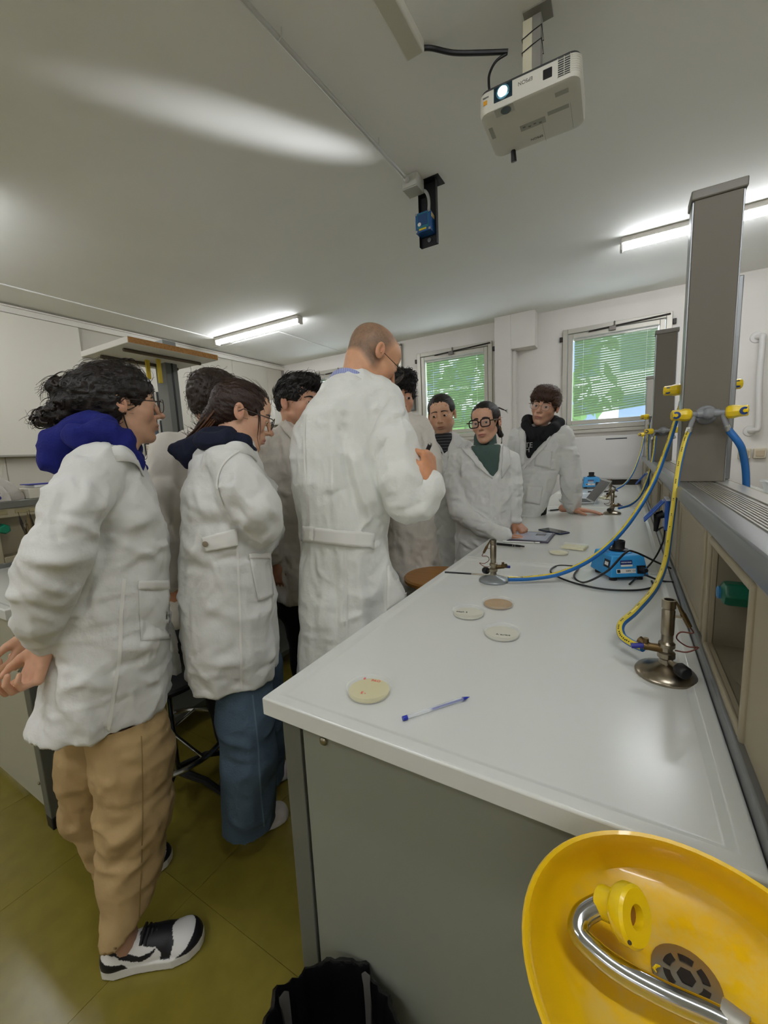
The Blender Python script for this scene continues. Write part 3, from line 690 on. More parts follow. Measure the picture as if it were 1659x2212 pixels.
# tablet
c = [onz(1100, 1166, .9), onz(1190, 1172, .9), onz(1192, 1152, .9), onz(1107, 1147, .9)]
cx, cy = sum(p[0] for p in c)/4, sum(p[1] for p in c)/4; ang = math.atan2(c[1][1]-c[0][1], c[1][0]-c[0][0])
e = empty('tablet', (cx, cy, .8945), 'grey tablet computer with purple case on the middle worktop', 'tablet', rz=ang)
MB().box((-.108, -.122, 0), (.108, .122, .006)).build('case', mat('purple_case', '4d4158', .5), e, bevel=.004)
MB().box((-.104, -.118, .006), (.104, .118, .0085)).build('bezel', mat('bezel_grey', '5b5d66', .3), e, bevel=.002)
MB().box((-.094, -.104, .0085), (.094, .104, .0089)).build('screen', mat('tablet_screen', '6f737c', .08, emit='8a8f9a', estr=.12), e)
MB().box((.02, .02, .0089), (.07, .075, .0091)).build('screen_window', mat('screen_panel', '5a5f68', .1), e)
c0 = onz(1196, 1147, .9)
e = empty('phone', (c0[0], c0[1], .8945), 'dark blue smartphone lying face up behind the tablet', 'phone', rz=math.radians(-38))
MB().box((-.082, -.038, 0), (.082, .038, .009)).build('phone_body', mat('phone_blue', '1f2a4a', .35), e, bevel=.004)
MB().box((-.078, -.035, .009), (.078, .035, .0094)).build('phone_screen', mat('phone_glass', '2c2f36', .06), e)
# laptop
p = onz(1268, 1083, .9)
e = empty('laptop', (p[0], p[1], .8945), 'silver laptop open away from the viewer on the far worktop', 'laptop', rz=math.radians(-74))
LS = mat('laptop_silver', 'b9bcbe', .3, metal=.8)
MB().box((-.15, -.20, 0), (.15, .02, .014)).build('base', LS, e, bevel=.004)
MB().box((-.14, -.19, .014), (.14, .01, .0146)).build('keyboard', mat('keys_dark', '3c3d40', .5), e)
MB().box((-.15, 0, 0), (.15, .007, .215), M=T(0, .02, .012) @ RX(-36)).build('lid', LS, e, bevel=.003)
MB().box((-.14, -.001, .01), (.14, .0, .20), M=T(0, .02, .012) @ RX(-36)).build('screen', mat('laptop_screen', '22262c', .1), e)

# ------------------------------------------------------------------ eyewash basin
YB_ = mat('yellow_basin', 'e0b606', .33, var=.04, vscale=10, coat=.25)
CHR = mat('chrome', 'c2c4c6', .10, metal=1)
EC = Vector((.066, .362, .932))
ew = empty('eyewash_basin', (EC.x, EC.y, 0), 'round yellow eyewash basin with chrome arm at the bench end', 'basin')
bo = MB(); n_ = 64; prof = [(1.0, 0), (1.02, -.002), (1.035, -.004), (1.04, .002), (1.025, .004), (1.0, .002), (.985, -.006), (.965, -.022), (.935, -.042), (.885, -.062), (.80, -.079), (.67, -.090), (.50, -.0955), (.30, -.097), (.20, -.0972)]
R0 = .133
outer = [(1.04, .002), (1.035, -.006), (1.0, -.035), (.94, -.065), (.80, -.088), (.55, -.100), (.24, -.106)]
def bowl(pr, flip):
    vs = []
    for r, z in pr:
        for i in range(n_):
            t = 2*math.pi*i/n_; vs.append((R0*r*math.cos(t)*1.0, R0*r*math.sin(t)*1.0+max(0, -z)*.72*.8, z*.72 if z < 0 else z))
    fs = [(j*n_+i, j*n_+(i+1) % n_, (j+1)*n_+(i+1) % n_, (j+1)*n_+i) for j in range(len(pr)-1) for i in range(n_)]
    if flip: fs = [f[::-1] for f in fs]
    return vs, fs
v, f = bowl(prof[4:], False); bo.add(v, f, T(0, 0, EC.z)); v, f = bowl(outer, True); bo.add(v, f, T(0, 0, EC.z)); v, f = bowl([(1.025, .004), (1.04, .002)], True); bo.add(v, f, T(0, 0, EC.z))
bo.build('bowl', YB_, ew)
_nt = YB_.node_tree; _b = _nt.nodes['Principled BSDF']; _src = _b.inputs['Base Color'].links[0].from_socket
_tc = _nt.nodes.new('ShaderNodeTexCoord'); _sp = _nt.nodes.new('ShaderNodeSeparateXYZ'); _nt.links.new(_tc.outputs['Object'], _sp.inputs[0])
_mr = _nt.nodes.new('ShaderNodeMapRange'); _mr.inputs[1].default_value = .882; _mr.inputs[2].default_value = .860; _mr.inputs[3].default_value = 0; _mr.inputs[4].default_value = .5; _nt.links.new(_sp.outputs[2], _mr.inputs[0])
_no = _nt.nodes.new('ShaderNodeTexNoise'); _no.inputs['Scale'].default_value = 22; _no.inputs['Detail'].default_value = 8; _no.inputs['Roughness'].default_value = .7; _nt.links.new(_tc.outputs['Object'], _no.inputs['Vector'])
_m2 = _nt.nodes.new('ShaderNodeMapRange'); _m2.inputs[1].default_value = .42; _m2.inputs[2].default_value = .66; _nt.links.new(_no.outputs[0], _m2.inputs[0])
_mu = _nt.nodes.new('ShaderNodeMath'); _mu.operation = 'MULTIPLY'; _nt.links.new(_mr.outputs[0], _mu.inputs[0]); _nt.links.new(_m2.outputs[0], _mu.inputs[1])
_mx = _nt.nodes.new('ShaderNodeMix'); _mx.data_type = 'RGBA'; _nt.links.new(_mu.outputs[0], _mx.inputs[0]); _nt.links.new(_src, _mx.inputs[6]); _mx.inputs[7].default_value = (*lin('c9bf95'), 1); _nt.links.new(_mx.outputs[2], _b.inputs['Base Color'])
dc = T(0, .0555, EC.z-.0695)
MB().lathe([(.0, .0), (.0285, 0), (.0285, .002), (.024, .0035), (.0, .003)], 32, M=dc, cap=False).build('drain_plate', mat('drain_steel', 'a5a29a', .3, metal=.9), ew)
hl = MB()
for k in range(6):
    a0 = k*math.pi/3+.1; vs = []
    for i in range(7):
        a = a0+i*.6/6*1.2; vs += [(.013*math.cos(a), .013*math.sin(a), .0041), (.019*math.cos(a), .019*math.sin(a), .0041)]
    hl.add(vs, [(2*i, 2*i+1, 2*i+3, 2*i+2) for i in range(6)], dc)
hl.lathe([(.0075, .0036), (.0075, .0042), (0, .0042)], 6, M=dc, cap=False)
hl.build('drain_slots', mat('drain_hole', '1b1512', .7), ew)
def oe(px, py, z): return Vector(onz(px, py, z))-Vector((EC.x, EC.y, 0))
MB().tube(bez([oe(1640, 2250, .880), oe(1540, 2195, .884), oe(1440, 2150, .888), oe(1345, 2100, .892), oe(1285, 2055, .896), oe(1250, 2015, .900), oe(1260, 1976, .906), oe(1306, 1950, .914)], 60), .0098, 16).build('chrome_arm', CHR, ew)
dn_ = Vector((.82, -.38, .42)).normalized(); hd = oe(1306, 1950, .914)+dn_*.014; M = Matrix.Translation(hd) @ dn_.to_track_quat('Z', 'Y').to_matrix().to_4x4()
MB().lathe([(.0125, -.018), (.0145, -.016), (.0145, .002), (.022, .004), (.0245, .008), (.0245, .017), (.022, .0195), (.010, .0195), (.009, .012), (.0, .012)], 28, M=M, cap=False).build('spray_head', YEL, ew)
MB().lathe([(.009, .0125), (0, .0125)], 16, M=M, cap=False).build('spray_opening', mat('orange_filter', '8a5a1d', .5), ew)
for k, z in ((0, -.007), (1, .012)):
    q = M @ Vector((0, 0, z)); MB().sphere(q+Vector((.0, -.0142 if k == 0 else -.0242, -.003)), .0018).build('grub_screw', mat('dark_screw', '4a4335', .4, metal=.7), ew)
MB().cyl(oe(1560, 2205, .878), oe(1620, 2245, .880), .016, .014, n=20).build('pipe_collar', mat('grey_collar', 'a29f95', .4, metal=.4), ew)
MB().cyl((0, .0545, EC.z-.078), (0, .0545, .0), .018, n=16).build('drain_pipe', STEELG, ew)
MB().box((-.03, .03, .74), (.03, .198, .80)).build('wall_bracket', STEELG, ew, bevel=.004)
chip = MB().tube([onz(1418, 2100, .869), onz(1412, 2092, .869), onz(1418, 2086, .869), onz(1426, 2087, .869)], [.0006, .0014, .0014, .0006], 6).build('plastic_chip', YEL)

chip.parent = ew; chip.matrix_parent_inverse = Matrix.Translation((-EC.x, -EC.y, 0))

# ------------------------------------------------------------------ waste bin with black bag
bc = onz(705, 2262, .36)
e = empty('waste_bin', (bc[0], bc[1], 0), 'round waste bin lined with a black plastic bag', 'bin')
MB().lathe([(.095, 0), (.12, .35), (.124, .355)], 40, cap=False).build('bucket', mat('bin_grey', '4a4844', .5), e)
bagm = mat('black_bag', '0e0d0f', .22, coat=.3, bump=.35, bscale=30)
bg_ = MB(); rnd = random.Random(5); N = 90
prof = [(.126, .20), (.129, .28), (.1295, .345), (.127, .362), (.121, .365), (.116, .355), (.112, .32), (.10, .20), (.085, .06), (0, .05)]
ph = [rnd.uniform(0, 6.28) for _ in range(8)]; vs = []
for j, (r, z) in enumerate(prof):
    for i in range(N):
        t = 2*math.pi*i/N; wv = sum(math.sin(t*(5+4*k)+ph[k]+j*.35)*(.0035/(1+.3*k)) for k in range(8))
        rr = r+(wv if r > 0 else 0)*(1.0 if j < 8 else .3); vs.append((rr*math.cos(t), rr*math.sin(t), z+wv*.25))
bg_.add(vs, [(j*N+i, j*N+(i+1) % N, (j+1)*N+(i+1) % N, (j+1)*N+i) for j in range(len(prof)-1) for i in range(N)])
bg_.build('bin_bag', bagm, e)

# ------------------------------------------------------------------ projector
PW = mat('projector_white', 'd2d0c3', .42); PD = mat('projector_dark', '3b3d3f', .45)
pj = empty('projector', (-.357, 1.89, 2.64), 'white ceiling projector with its lens lit, hung upside down', 'projector')
pj.rotation_euler = (0, 0, math.radians(1.5))
w2, d2, h2 = .178, .139, .085
def rrect(w_, d_, r, n=6):
    out = []
    for cx_, cy_, a0 in ((w_-r, -d_+r, -90), (w_-r, d_-r, 0), (-w_+r, d_-r, 90), (-w_+r, -d_+r, 180)):
        for i in range(n+1):
            a = math.radians(a0+90*i/n); out.append((cx_+r*math.cos(a), cy_+r*math.sin(a)))
    return out
b_ = MB(); lp = [(-.014, .0), (-.004, .004), (0, .014), (0, h2-.014)]
loops = [[(x*(1+d/w2), y*(1+d/d2), z) for x, y in rrect(w2, d2, .035)] for d, z in lp]; k_ = len(loops[0])
b_.add(sum(loops, []), [tuple(range(k_))[::-1], tuple(range(3*k_, 4*k_))]+[(j*k_+i, j*k_+(i+1) % k_, (j+1)*k_+(i+1) % k_, (j+1)*k_+i) for j in range(3) for i in range(k_)])
b_.build('case', PW, pj)
b_ = MB(); loops = [[(x*(1+d/w2), y*(1+d/d2), z) for x, y in rrect(w2, d2, .035)] for d, z in [(0, h2-.014), (-.004, h2-.004), (-.014, h2)]]
b_.add(sum(loops, []), [tuple(range(k_))[::-1], tuple(range(2*k_, 3*k_))]+[(j*k_+i, j*k_+(i+1) % k_, (j+1)*k_+(i+1) % k_, (j+1)*k_+i) for j in range(2) for i in range(k_)]); b_.build('dark_top', PD, pj)
FM = T(0, -d2, 0)   # front face frame: x right, z up
LX = -.085
MB().box((LX-.034, -.002, .022), (LX+.034, .004, .072), M=FM).build('lens_recess', mat('lens_recess', '17303c', .2), pj, bevel=.002)
MB().lathe([(.024, 0), (.024, .004), (.021, .006)], 28, M=FM @ T(LX, -.001, .046) @ RX(90)).build('lens_ring', mat('lens_ring', '5f93a8', .25, metal=.4), pj)
MB().lathe([(.0195, .0045), (.015, .0075), (0, .0085)], 28, M=FM @ T(LX, -.001, .046) @ RX(90)).build('lens', mat('lit_lens', 'e8fbff', .1, emit='d4f4ff', estr=14), pj)
MB().box((LX-.034, .0, -.0006), (LX+.036, .042, .003), M=FM).build('lens_hood', mat('hood_grey', 'b9bbae', .4), pj, bevel=.001)
MB().lathe([(.019, -.002), (0, -.0022)], 20, M=FM @ T(LX+.006, .022, 0), cap=False).build('zoom_dial', mat('dial_slate', '5f6c70', .4), pj)
MB().box((.055, -.002, .026), (.086, .003, .058), M=FM).build('sensor_window', BLK, pj, bevel=.004)
text('brand_print', 'EPSON', .017, mat('print_grey', '6c6c68', .6), pj, FM @ T(-.005, -.0008, .050) @ RX(90) @ RZ(180))
MB().box((-.16, -.001, .052), (-.138, .001, .056), M=FM).build('model_print', mat('print_grey', '6c6c68', .6), pj)
MB().box((-.158, -.001, .030), (-.144, .001, .044), M=FM).build('orange_sticker', mat('orange_sticker', 'd99a25', .5), pj)
for k in range(8):   # exhaust grille wrapping the corner
    z = .018+k*.007
    pts = [(x, y-.001, z) for x, y in [(.105, -d2), (.14, -d2)]]+[(w2-.035+(.0355)*math.cos(a), -d2+.035+.0355*math.sin(a), z) for a in (-1.4, -1.0, -.6, -.2)]+[(w2+.0006, -d2+.055, z)]
    MB().tube(pts, .0013, 4).build('grille_bar', PW, pj)
MB().box((.104, -.0006, .014), (.145, .002, .070), M=FM).build('grille_back', PD, pj)
for x in (.104, .125, .145): MB().box((x-.001, -.0025, .013), (x+.001, .001, .071), M=FM).build('grille_post', PW, pj)
text('brand_print', 'EPSON', .016, mat('print_dark', '55554f', .6), pj, T(.0, .095, -.0007) @ RX(180) @ RZ(180) )
LBL = mat('print_grey2', 'a3a297', .6)
MB().box((-.05, -.005, -.0006), (.045, .028, .001)).build('type_label', LBL, pj, smooth=False); MB().box((.055, -.02, -.0006), (.13, .0, .001)).build('barcode_label', LBL, pj, smooth=False)
MB().box((.09, -.095, -.0006), (.135, -.075, .001)).build('caution_label', LBL, pj, smooth=False); MB().box((-.16, -.06, -.0006), (-.145, .005, .001)).build('caution_label', LBL, pj, smooth=False)
for z0_, (x, y) in enumerate([(-.04, .005), (-.02, .012), (.0, .008), (.02, .014)]): MB().box((x, y, -.0010), (x+.010, y+.007, 0)).build('label_icon', mat('print_grey', '6c6c68', .6), pj)
MB().box((.03, .03, -.0005), (.031, .135, .001)).box((.135, -.02, -.0005), (.136, .12, .001)).build('panel_seam', mat('seam', '8b897e', .6), pj)
MB().cyl((-.10, .12, .004), (-.10, .135, -.035), .010, .012, n=14).build('tilt_foot', BLK, pj)
# ceiling arm
pa = empty('projector_mount', (-.36, 1.90, ZC), 'square white ceiling pole with bracket holding the projector', 'mount')
MB().box((-.03, -.05, -.006), (.07, .03, 0)).build('ceiling_plate', mat('mount_grey', '8a8880', .5), pa, bevel=.002)
MB().box((-.036, -.018, -.24), (.0, .018, -.006)).build('pole', mat('mount_cream', 'cfcab0', .5), pa, bevel=.002)
MB().box((.0, -.020, -.235), (.032, .020, -.006)).build('pole_sleeve', mat('mount_grey', '8a8880', .5), pa, bevel=.002)
for z in (-.06, -.105): MB().tube([(-.038, -.020, z-.008), (.0, -.022, z+.002), (.034, -.022, z+.010), (.035, .022, z-.012), (-.038, .020, z-.014)], .0018, 6, closed=True).build('cable_tie', BLK, pa)
MB().box((-.022, -.02, -.275), (-.018, .02, -.225)).box((.018, -.02, -.275), (.022, .02, -.225)).box((-.035, -.03, -.275), (.035, .03, -.27)).build('bracket', mat('bracket_steel', 'b3b0a4', .4, metal=.5), pa, bevel=.001)
MB().cyl((.018, 0, -.245), (.05, 0, -.240), .003, n=8).lathe([(.007, 0), (.007, .004)], 8, M=T(.048, 0, -.240) @ RY(90)).build('thumb_screw', STEEL, pa)
cable([Vector((-.775, 1.735, 2.975)), ony(930, 104, 1.77), ony(980, 114, 1.80), ony(1040, 114, 1.84), ony(1097, 112, 1.87)], .009, 'thick black cable from the white trunking to the projector pole', 'signal_cable')
cable([ony(1095, 116, 1.87), ony(1072, 132, 1.86), ony(1058, 158, 1.85), ony(1056, 182, 1.84), ony(1060, 215, 1.84)], .005, 'black cable curving down into the projector', 'signal_cable')
tk_ = MB().box((-.04, -1.2, -.045), (.04, 0, 0)).build('cable_trunking', mat('trunking_white', 'ccc8b8', .5), None, bevel=.008); tk_.location = (-.785, 1.745, ZC)
tag(tk_, 'white plastic cable trunking on the ceiling ending above the projector', 'trunking')

# ------------------------------------------------------------------ conduit, junction box, motion sensor
cd = empty('ceiling_conduit', (-1.165, 2.40, ZC), 'thin grey ceiling conduit running to the junction box', 'conduit')
CON = mat('conduit_pvc', 'c4c4c0', .35)
MB().cyl((-.10, -2.6, -.022), (0, .0, -.030), .011, n=12).build('pipe', CON, cd)
MB().sphere((0, .005, -.031), (.018, .028, .018)).build('end_gland', CON, cd)
for y in (-.32, -1.0, -1.7): MB().tube([(.035*y-.016, y, 0), (.035*y-.014, y, -.03), (.035*y, y, -.038), (.035*y+.014, y, -.03), (.035*y+.016, y, 0)], .0022, 6).build('pipe_clip', CON, cd)
jb = empty('junction_box', (-1.155, 2.47, ZC), 'grey junction box at the end of the ceiling conduit', 'junction box')
MB().box((-.05, -.05, -.075), (.05, .05, 0)).build('box', mat('jbox', 'b5b4aa', .5), jb, bevel=.004); MB().box((-.046, -.054, -.07), (.046, -.05, -.006)).build('cover', mat('jbox', 'b5b4aa', .5), jb, bevel=.002)
ms = empty('sensor_bracket', (-1.095, 2.56, ZC), 'black hanging bracket holding the blue sensor box', 'bracket')
BK2 = mat('black_bracket', '121313', .55)
MB().box((-.055, 0, -.36), (.055, .004, 0)).box((-.058, -.028, -.36), (-.055, .004, -.05)).box((.055, -.028, -.36), (.058, .004, 0)).box((-.03, -.05, -.004), (.085, .06, 0)).build('channel', BK2, ms, bevel=.001)
MB().tube(bez([(-.05, -.05, -.055), (.0, -.05, -.07), (.02, -.045, -.12), (.015, -.04, -.2)], 24), .009, 10).build('flex_conduit', mat('flex_grey', '9c9d98', .45), ms)
MB().cyl((0, -.002, -.325), (0, -.008, -.325), .012, n=12).build('bolt', STEEL, ms)
sb = empty('sensor_box', (-1.105, 2.53, 2.755), 'blue square sensor box with yellow sticker on a black bracket', 'sensor')
SBM = mat('sensor_blue', '1b4f86', .35)
MB().box((-.05, -.045, -.055), (.05, .03, .055)).build('case', SBM, sb, bevel=.004)
MB().box((-.038, -.0465, -.035), (.038, -.045, .048)).build('face_label', mat('sensor_teal', '1d6a78', .4), sb); MB().box((-.033, -.0472, -.022), (.033, -.045, .042)).build('face_panel', mat('sensor_navy', '17406e', .4), sb)
MB().box((-.025, -.048, -.047), (.022, -.045, -.037)).build('yellow_sticker', mat('sticker_yellow', 'cdb52a', .5), sb)
MB().lathe([(.011, 0), (.011, .002)], 16, M=T(-.022, -.046, -.012) @ RX(90)).build('seal', PAPER, sb)
MB().box((.049, -.03, .02), (.0515, .015, .045)).build('side_sticker', mat('sticker_cream', 'c8b27c', .5), sb)
for sx in (-1, 1):
    for sz in (-1, 1): MB().lathe([(.007, 0), (.007, .003)], 10, M=T(sx*.043, -.045, sz*.048) @ RX(90)).build('screw', STEEL, sb)

# ------------------------------------------------------------------ wall things on the window side
RADW = mat('radiator_white', 'd6d3cf', .45)
for (x0, x1, lb_) in ((-.60, .18, 'white radiator cover panel under the right window'), (-2.6, -1.6, 'white radiator cover panel under the middle window')):
    e = empty('radiator_cover', ((x0+x1)/2, YW, .97), lb_, 'radiator')
    w_ = (x1-x0)/2; MB().box((-w_, -.09, 0), (w_, -.0, .50)).build('panel', RADW, e, bevel=.006); MB().box((-w_, -.095, -.012), (w_, -.0, -.002)).build('bottom_lip', RADW, e, bevel=.003)
    MB().box((-w_+.02, -.05, -.07), (w_-.02, -.01, -.012)).build('grille', mat('radiator_dark', '4e4a45', .7), e)
    MB().box((w_*.0, -.0925, .455), (w_*.55, -.089, .468)).build('slot', mat('slot_dark', '3f4247', .6), e)
wp = empty('wall_pipe', (1.12, YW, 1.9), 'white vertical pipe bent into the wall right of the column', 'pipe')
MB().tube(bez([(-.03, 0, .46), (0, -.07, .455), (.0, -.085, .40), (.0, -.085, 0), (.02, -.085, -.40), (.0, -.07, -.455), (-.03, 0, -.46)], 50), .026, 12).build('pipe', RADW, wp)
for z in (.46, -.46): MB().lathe([(.055, 0), (.05, .012), (.03, .014)], 20, M=T(-.03, 0, z) @ RX(90)).build('rosette', RADW, wp)
so = empty('wall_socket', (1.12, YW, 1.21), 'pair of cream wall socket boxes right of the tall column', 'socket')
for s in (-1, 1):
    MB().box((s*.06-.05, -.04, -.05), (s*.06+.05, 0, .05)).build('socket_box', mat('socket_cream', 'cfc5ad', .5), so, bevel=.006); MB().box((s*.06-.034, -.046, -.03), (s*.06+.034, -.038, .03)).build('socket_lid', mat('socket_cream2', 'bfae94', .5), so, bevel=.004)
MB().cyl((-.02, -.012, -.05), (-.03, -.012, -.31), .008, n=8).build('cable_pipe', RADW, so)
nb = MB().box((0, 0, 0), (.25, .012, .42)).build('notice_board', mat('mauve_board', '8f7f8c', .7), None, bevel=.002); nb.location = (1.30, YW-.013, 1.50); tag(nb, 'mauve notice board on the wall at the right edge', 'board')
gb = MB().box((-.045, -.05, -.12), (.045, 0, .12)).box((-.04, -.055, -.11), (.04, -.05, .11)).build('wall_box', mat('grey_box', '77756f', .5), None, bevel=.006); gb.location = (-2.74, YW-.001, 2.11); tag(gb, 'small grey wall box left of the middle window', 'box')

# ------------------------------------------------------------------ left wall: whiteboard, posters, dispenser
wbd = empty('whiteboard', (XL+.034, .6, 1.53), 'large white board on the panelled wall behind the curly haired girl', 'whiteboard')
MB().box((0, -1.5, 0), (.028, 1.83, 1.36)).build('board', mat('board_white', 'dcd8cc', .35), wbd, bevel=.002); MB().box((0, -1.5, -.02), (.04, 1.83, 0)).build('pen_ledge', mat('ledge_grey', 'a09d94', .4), wbd, bevel=.003)
td = empty('towel_dispenser', (XL+.012, 5.33, 1.94), 'white paper towel dispenser in the corner of the panelled wall', 'dispenser')
MB().box((0, -.16, 0), (.16, .12, .42)).build('cover', mat('dispenser_white', 'e4e0d8', .4), td, bevel=.025, seg=3); MB().box((.16, -.06, .26), (.163, -.02, .29)).build('window', mat('hood_grey', 'b9bbae', .4), td); MB().box((.05, -.1, -.01), (.16, .05, .0)).build('towel_slot', BLK, td)
rnd = random.Random(9)
pk = [(3.02, 3.22, 2.0, 2.32, '4a4a4c'), (3.26, 3.50, 1.98, 2.30, '2f3038'), (3.05, 3.22, 1.70, 1.95, '45525c'), (3.26, 3.5, 1.66, 1.94, '384a52'), (3.02, 3.2, 1.42, 1.64, 'cdbfb2'), (3.24, 3.46, 1.42, 1.64, 'c5a184')]
for k, (a, b, z0_, z1_, c) in enumerate(pk):
    nm = ['top left', 'top right', 'middle left', 'middle right', 'bottom left', 'bottom right'][k]
    e = empty('micrograph_print', (XL+.014, (a+b)/2, z0_), '%s micrograph print of the six on the left wall' % nm, 'print', 'micrograph prints')
    MB().box((0, a-(a+b)/2, 0), (.012, b-(a+b)/2, z1_-z0_)).build('print_frame', mat('print_frame', '232225', .5), e); MB().box((.012, a-(a+b)/2+.012, .012), (.0135, b-(a+b)/2-.012, z1_-z0_-.012)).build('print_sheet', mat('micrograph_%d' % k, c, .6, var=.6, vscale=25), e)

# ------------------------------------------------------------------ left bench
LX1, LX0 = -1.835, -2.655
wt2 = worktop(LX0, LX1, .50, 4.2, 'white worktop of the left bench behind the girl in the blue hood')
le = empty('lab_bench', (LX1-.2, .53, 0), 'left grey lab bench base with dark metal legs', 'bench')
for (yy) in (0.0, 1.9, 3.6): 
    MB().box((.135, yy, .05), (.185, yy+.05, .861)).build('leg', STEELG, le, bevel=.003); MB().box((.135, yy, 0), (.185, yy+.05, .05)).build('leg_boot', BLK, le, bevel=.004)
MB().box((-.62, .02, .04), (.128, .04, .861)).build('end_panel', mat('left_panel', 'a7a592', .55), le, bevel=.002)
MB().sphere((.06, .017, .62), (.006, .004, .006)).build('screw', SCREW, le); MB().sphere((.06, .017, .14), (.006, .004, .006)).build('screw', SCREW, le)
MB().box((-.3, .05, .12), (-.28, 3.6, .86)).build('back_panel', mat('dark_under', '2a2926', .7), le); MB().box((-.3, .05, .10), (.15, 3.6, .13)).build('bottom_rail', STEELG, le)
s2 = empty('service_spine', (LX0, .50, .9), 'beige service spine at the back of the left bench', 'service spine')
MB().box((-.16, 0, 0), (0, .26, .30)).box((-.16, .56, 0), (0, 3.7, .30)).box((-.16, .26, 0), (-.10, .56, .30)).box((-.10, .26, 0), (0, .56, .05)).box((-.10, .26, .245), (0, .56, .30)).build('front_panel', mat('beige_left', 'a89e84', .55), s2, bevel=.004)
MB().box((-.165, 0, .29), (.012, 3.7, .327)).build('edge_profile', mat('dark_profile', '75766f', .4, metal=.4), s2, bevel=.005)
MB().box((-.01, 0, 0), (.010, 3.7, .022)).build('floor_trim', PROF, s2, bevel=.003)
MB().box((0, .02, .262), (.004, .30, .28)).box((0, .33, .262), (.004, .7, .28)).build('label_holder', mat('holder_ochre', '9a8f6a', .5), s2, bevel=.001)
e = empty('water_tap', (LX0-.02, .78, 1.09), 'green water tap knob in the recess of the left bench', 'tap', 'green water taps')
MB().lathe([(.026, -.06), (.026, .02), (.02, .03)], 6, M=RY(90)).build('knob', mat('green_knob_left', '0f7a5c', .3), e, bevel=.003)
# column with shelf
lc = empty('gas_column', (LX0-.13, 1.74, SZ), 'grey column with chipboard shelf on the left bench', 'column', 'columns on the service spine')
LCM = mat('left_column', '6c6d68', .42)
MB().box((0, 0, 0), (.115, .085, .93)).build('shaft', LCM, lc, bevel=.002); MB().box((-.006, -.006, .93), (.121, .091, .963)).build('cap', mat('left_cap', '8a8c8a', .45), lc, bevel=.004)
MB().box((.115, .04, 0), (.118, .052, .93)).build('slot', BLK, lc)
sh = empty('wall_shelf', (-2.64, 1.65, 2.045), 'white chipboard shelf fixed to the left column', 'shelf')
MB().box((-.26, -.30, 0), (.26, .28, .034)).build('board', mat('shelf_white', 'd8d5cc', .5), sh, bevel=.001); MB().box((.26, -.30, .002), (.2625, .28, .033)).build('chipboard_edge', mat('chipboard', 'a97b45', .8, var=.3, vscale=120), sh)
MB().box((-.26, -.3025, .002), (.26, -.30, .033)).build('front_edge', mat('shelf_edge', 'dedad0', .5), sh)
for y in (.05,): MB().cyl((.13, -.26, -.010), (.13, .24, -.010), .010, n=8).cyl((-.12, -.26, -.010), (-.12, .24, -.010), .010, n=8).build('support_rail', mat('rail_brown', '5e5040', .5), sh)
MB().box((.06, -.03, -.16), (.075, -.005, -.012)).box((-.01, -.06, -.13), (.005, -.035, -.012)).build('yellow_tag', mat('tag_yellow', 'c2a82c', .5), sh, bevel=.003)
manifold(1.74, ony(330, 968, 1.70)[2], LX0-.10, .05, -1, 'double yellow gas tap on the left column, glimpsed past the girl\'s chin')
# bag, notebook, meter
bgc = Vector(onz(20, 1062, 1.23)); e = empty('plastic_bag', (LX0-.08, .72, 1.2272), 'crumpled white plastic bag with blue lettering on the left spine', 'bag')
bb = MB(); rnd = random.Random(2); nu, nv = 28, 14; vs = []
def bagp(u, v_):
    t = 2*math.pi*u; ph_ = math.pi/2*(1-v_); r = 1+.10*math.sin(5*t+3*v_)+.06*math.sin(11*t+7*v_)
    return (.09*r*math.cos(t)*math.sin(ph_+.0)+.0, .17*r*math.sin(t)*math.sin(ph_), .145*math.cos(ph_)*(1+.08*math.sin(3*t))) if True else None
bb.grid(lambda u, v_: bagp(u, v_), 40, 16); bb.build('bag_film', mat('bag_white', 'd6cfc8', .45, bump=.5, bscale=25), e)
text('bag_print', 'Gs', .085, mat('bag_ink', '2a2a7a', .5), e, T(.092, .02, .035) @ RZ(90) @ RX(90))
e = empty('notebook', (LX0-.07, 1.03, 1.2272), 'white and blue notebook lying on a pale box on the left spine', 'notebook')
MB().box((-.06, -.10, .055), (.06, .10, .07)).build('pages', WHT, e, bevel=.002); MB().box((-.062, -.12, .07), (.062, .12, .076)).build('cover', mat('cover_blue', '2b2f8c', .45), e, bevel=.002)
e = empty('meter', (LX0-.07, 1.03, 1.2272), 'low pale instrument box under the notebook', 'instrument')
MB().box((-.065, -.13, 0), (.065, .13, .054)).build('housing', mat('meter_cream', 'cfcabb', .5), e, bevel=.004); MB().box((.065, -.06, .012), (.067, .06, .038)).build('display', BLK, e)
# cup with dried stems
cp_ = onx(78, 1190, -2.57); e = empty('brush_cup', (cp_[0], cp_[1], .8945), 'grey cup of dried stems and brushes on the left bench', 'cup')
MB().lathe([(.036, 0), (.046, .11), (.043, .11), (.034, .004), (0, .004)], 24, cap=False).build('cup', mat('cup_grey', '43434a', .5), e)
rnd = random.Random(4)
for k in range(16):
    a = rnd.uniform(0, 6.28); r = rnd.uniform(.0, .03); l = rnd.uniform(.10, .19); b0 = Vector((r*math.cos(a), r*math.sin(a), .06)); tp = Vector((2.2*r*math.cos(a), 2.2*r*math.sin(a), .10+l))
    MB().tube([b0, (b0+tp)/2, tp], [.002, .0022, .001], 5).tube([(b0+tp)/2, (b0+tp)*.5+(tp-b0)*.22, tp*.9+b0*.1], [.002, .007, .003], 5).build('stem', mat('dry_stem_%d' % (k % 3), ['4b4030', '2a2522', '6b5a3a'][k % 3], .8), e)

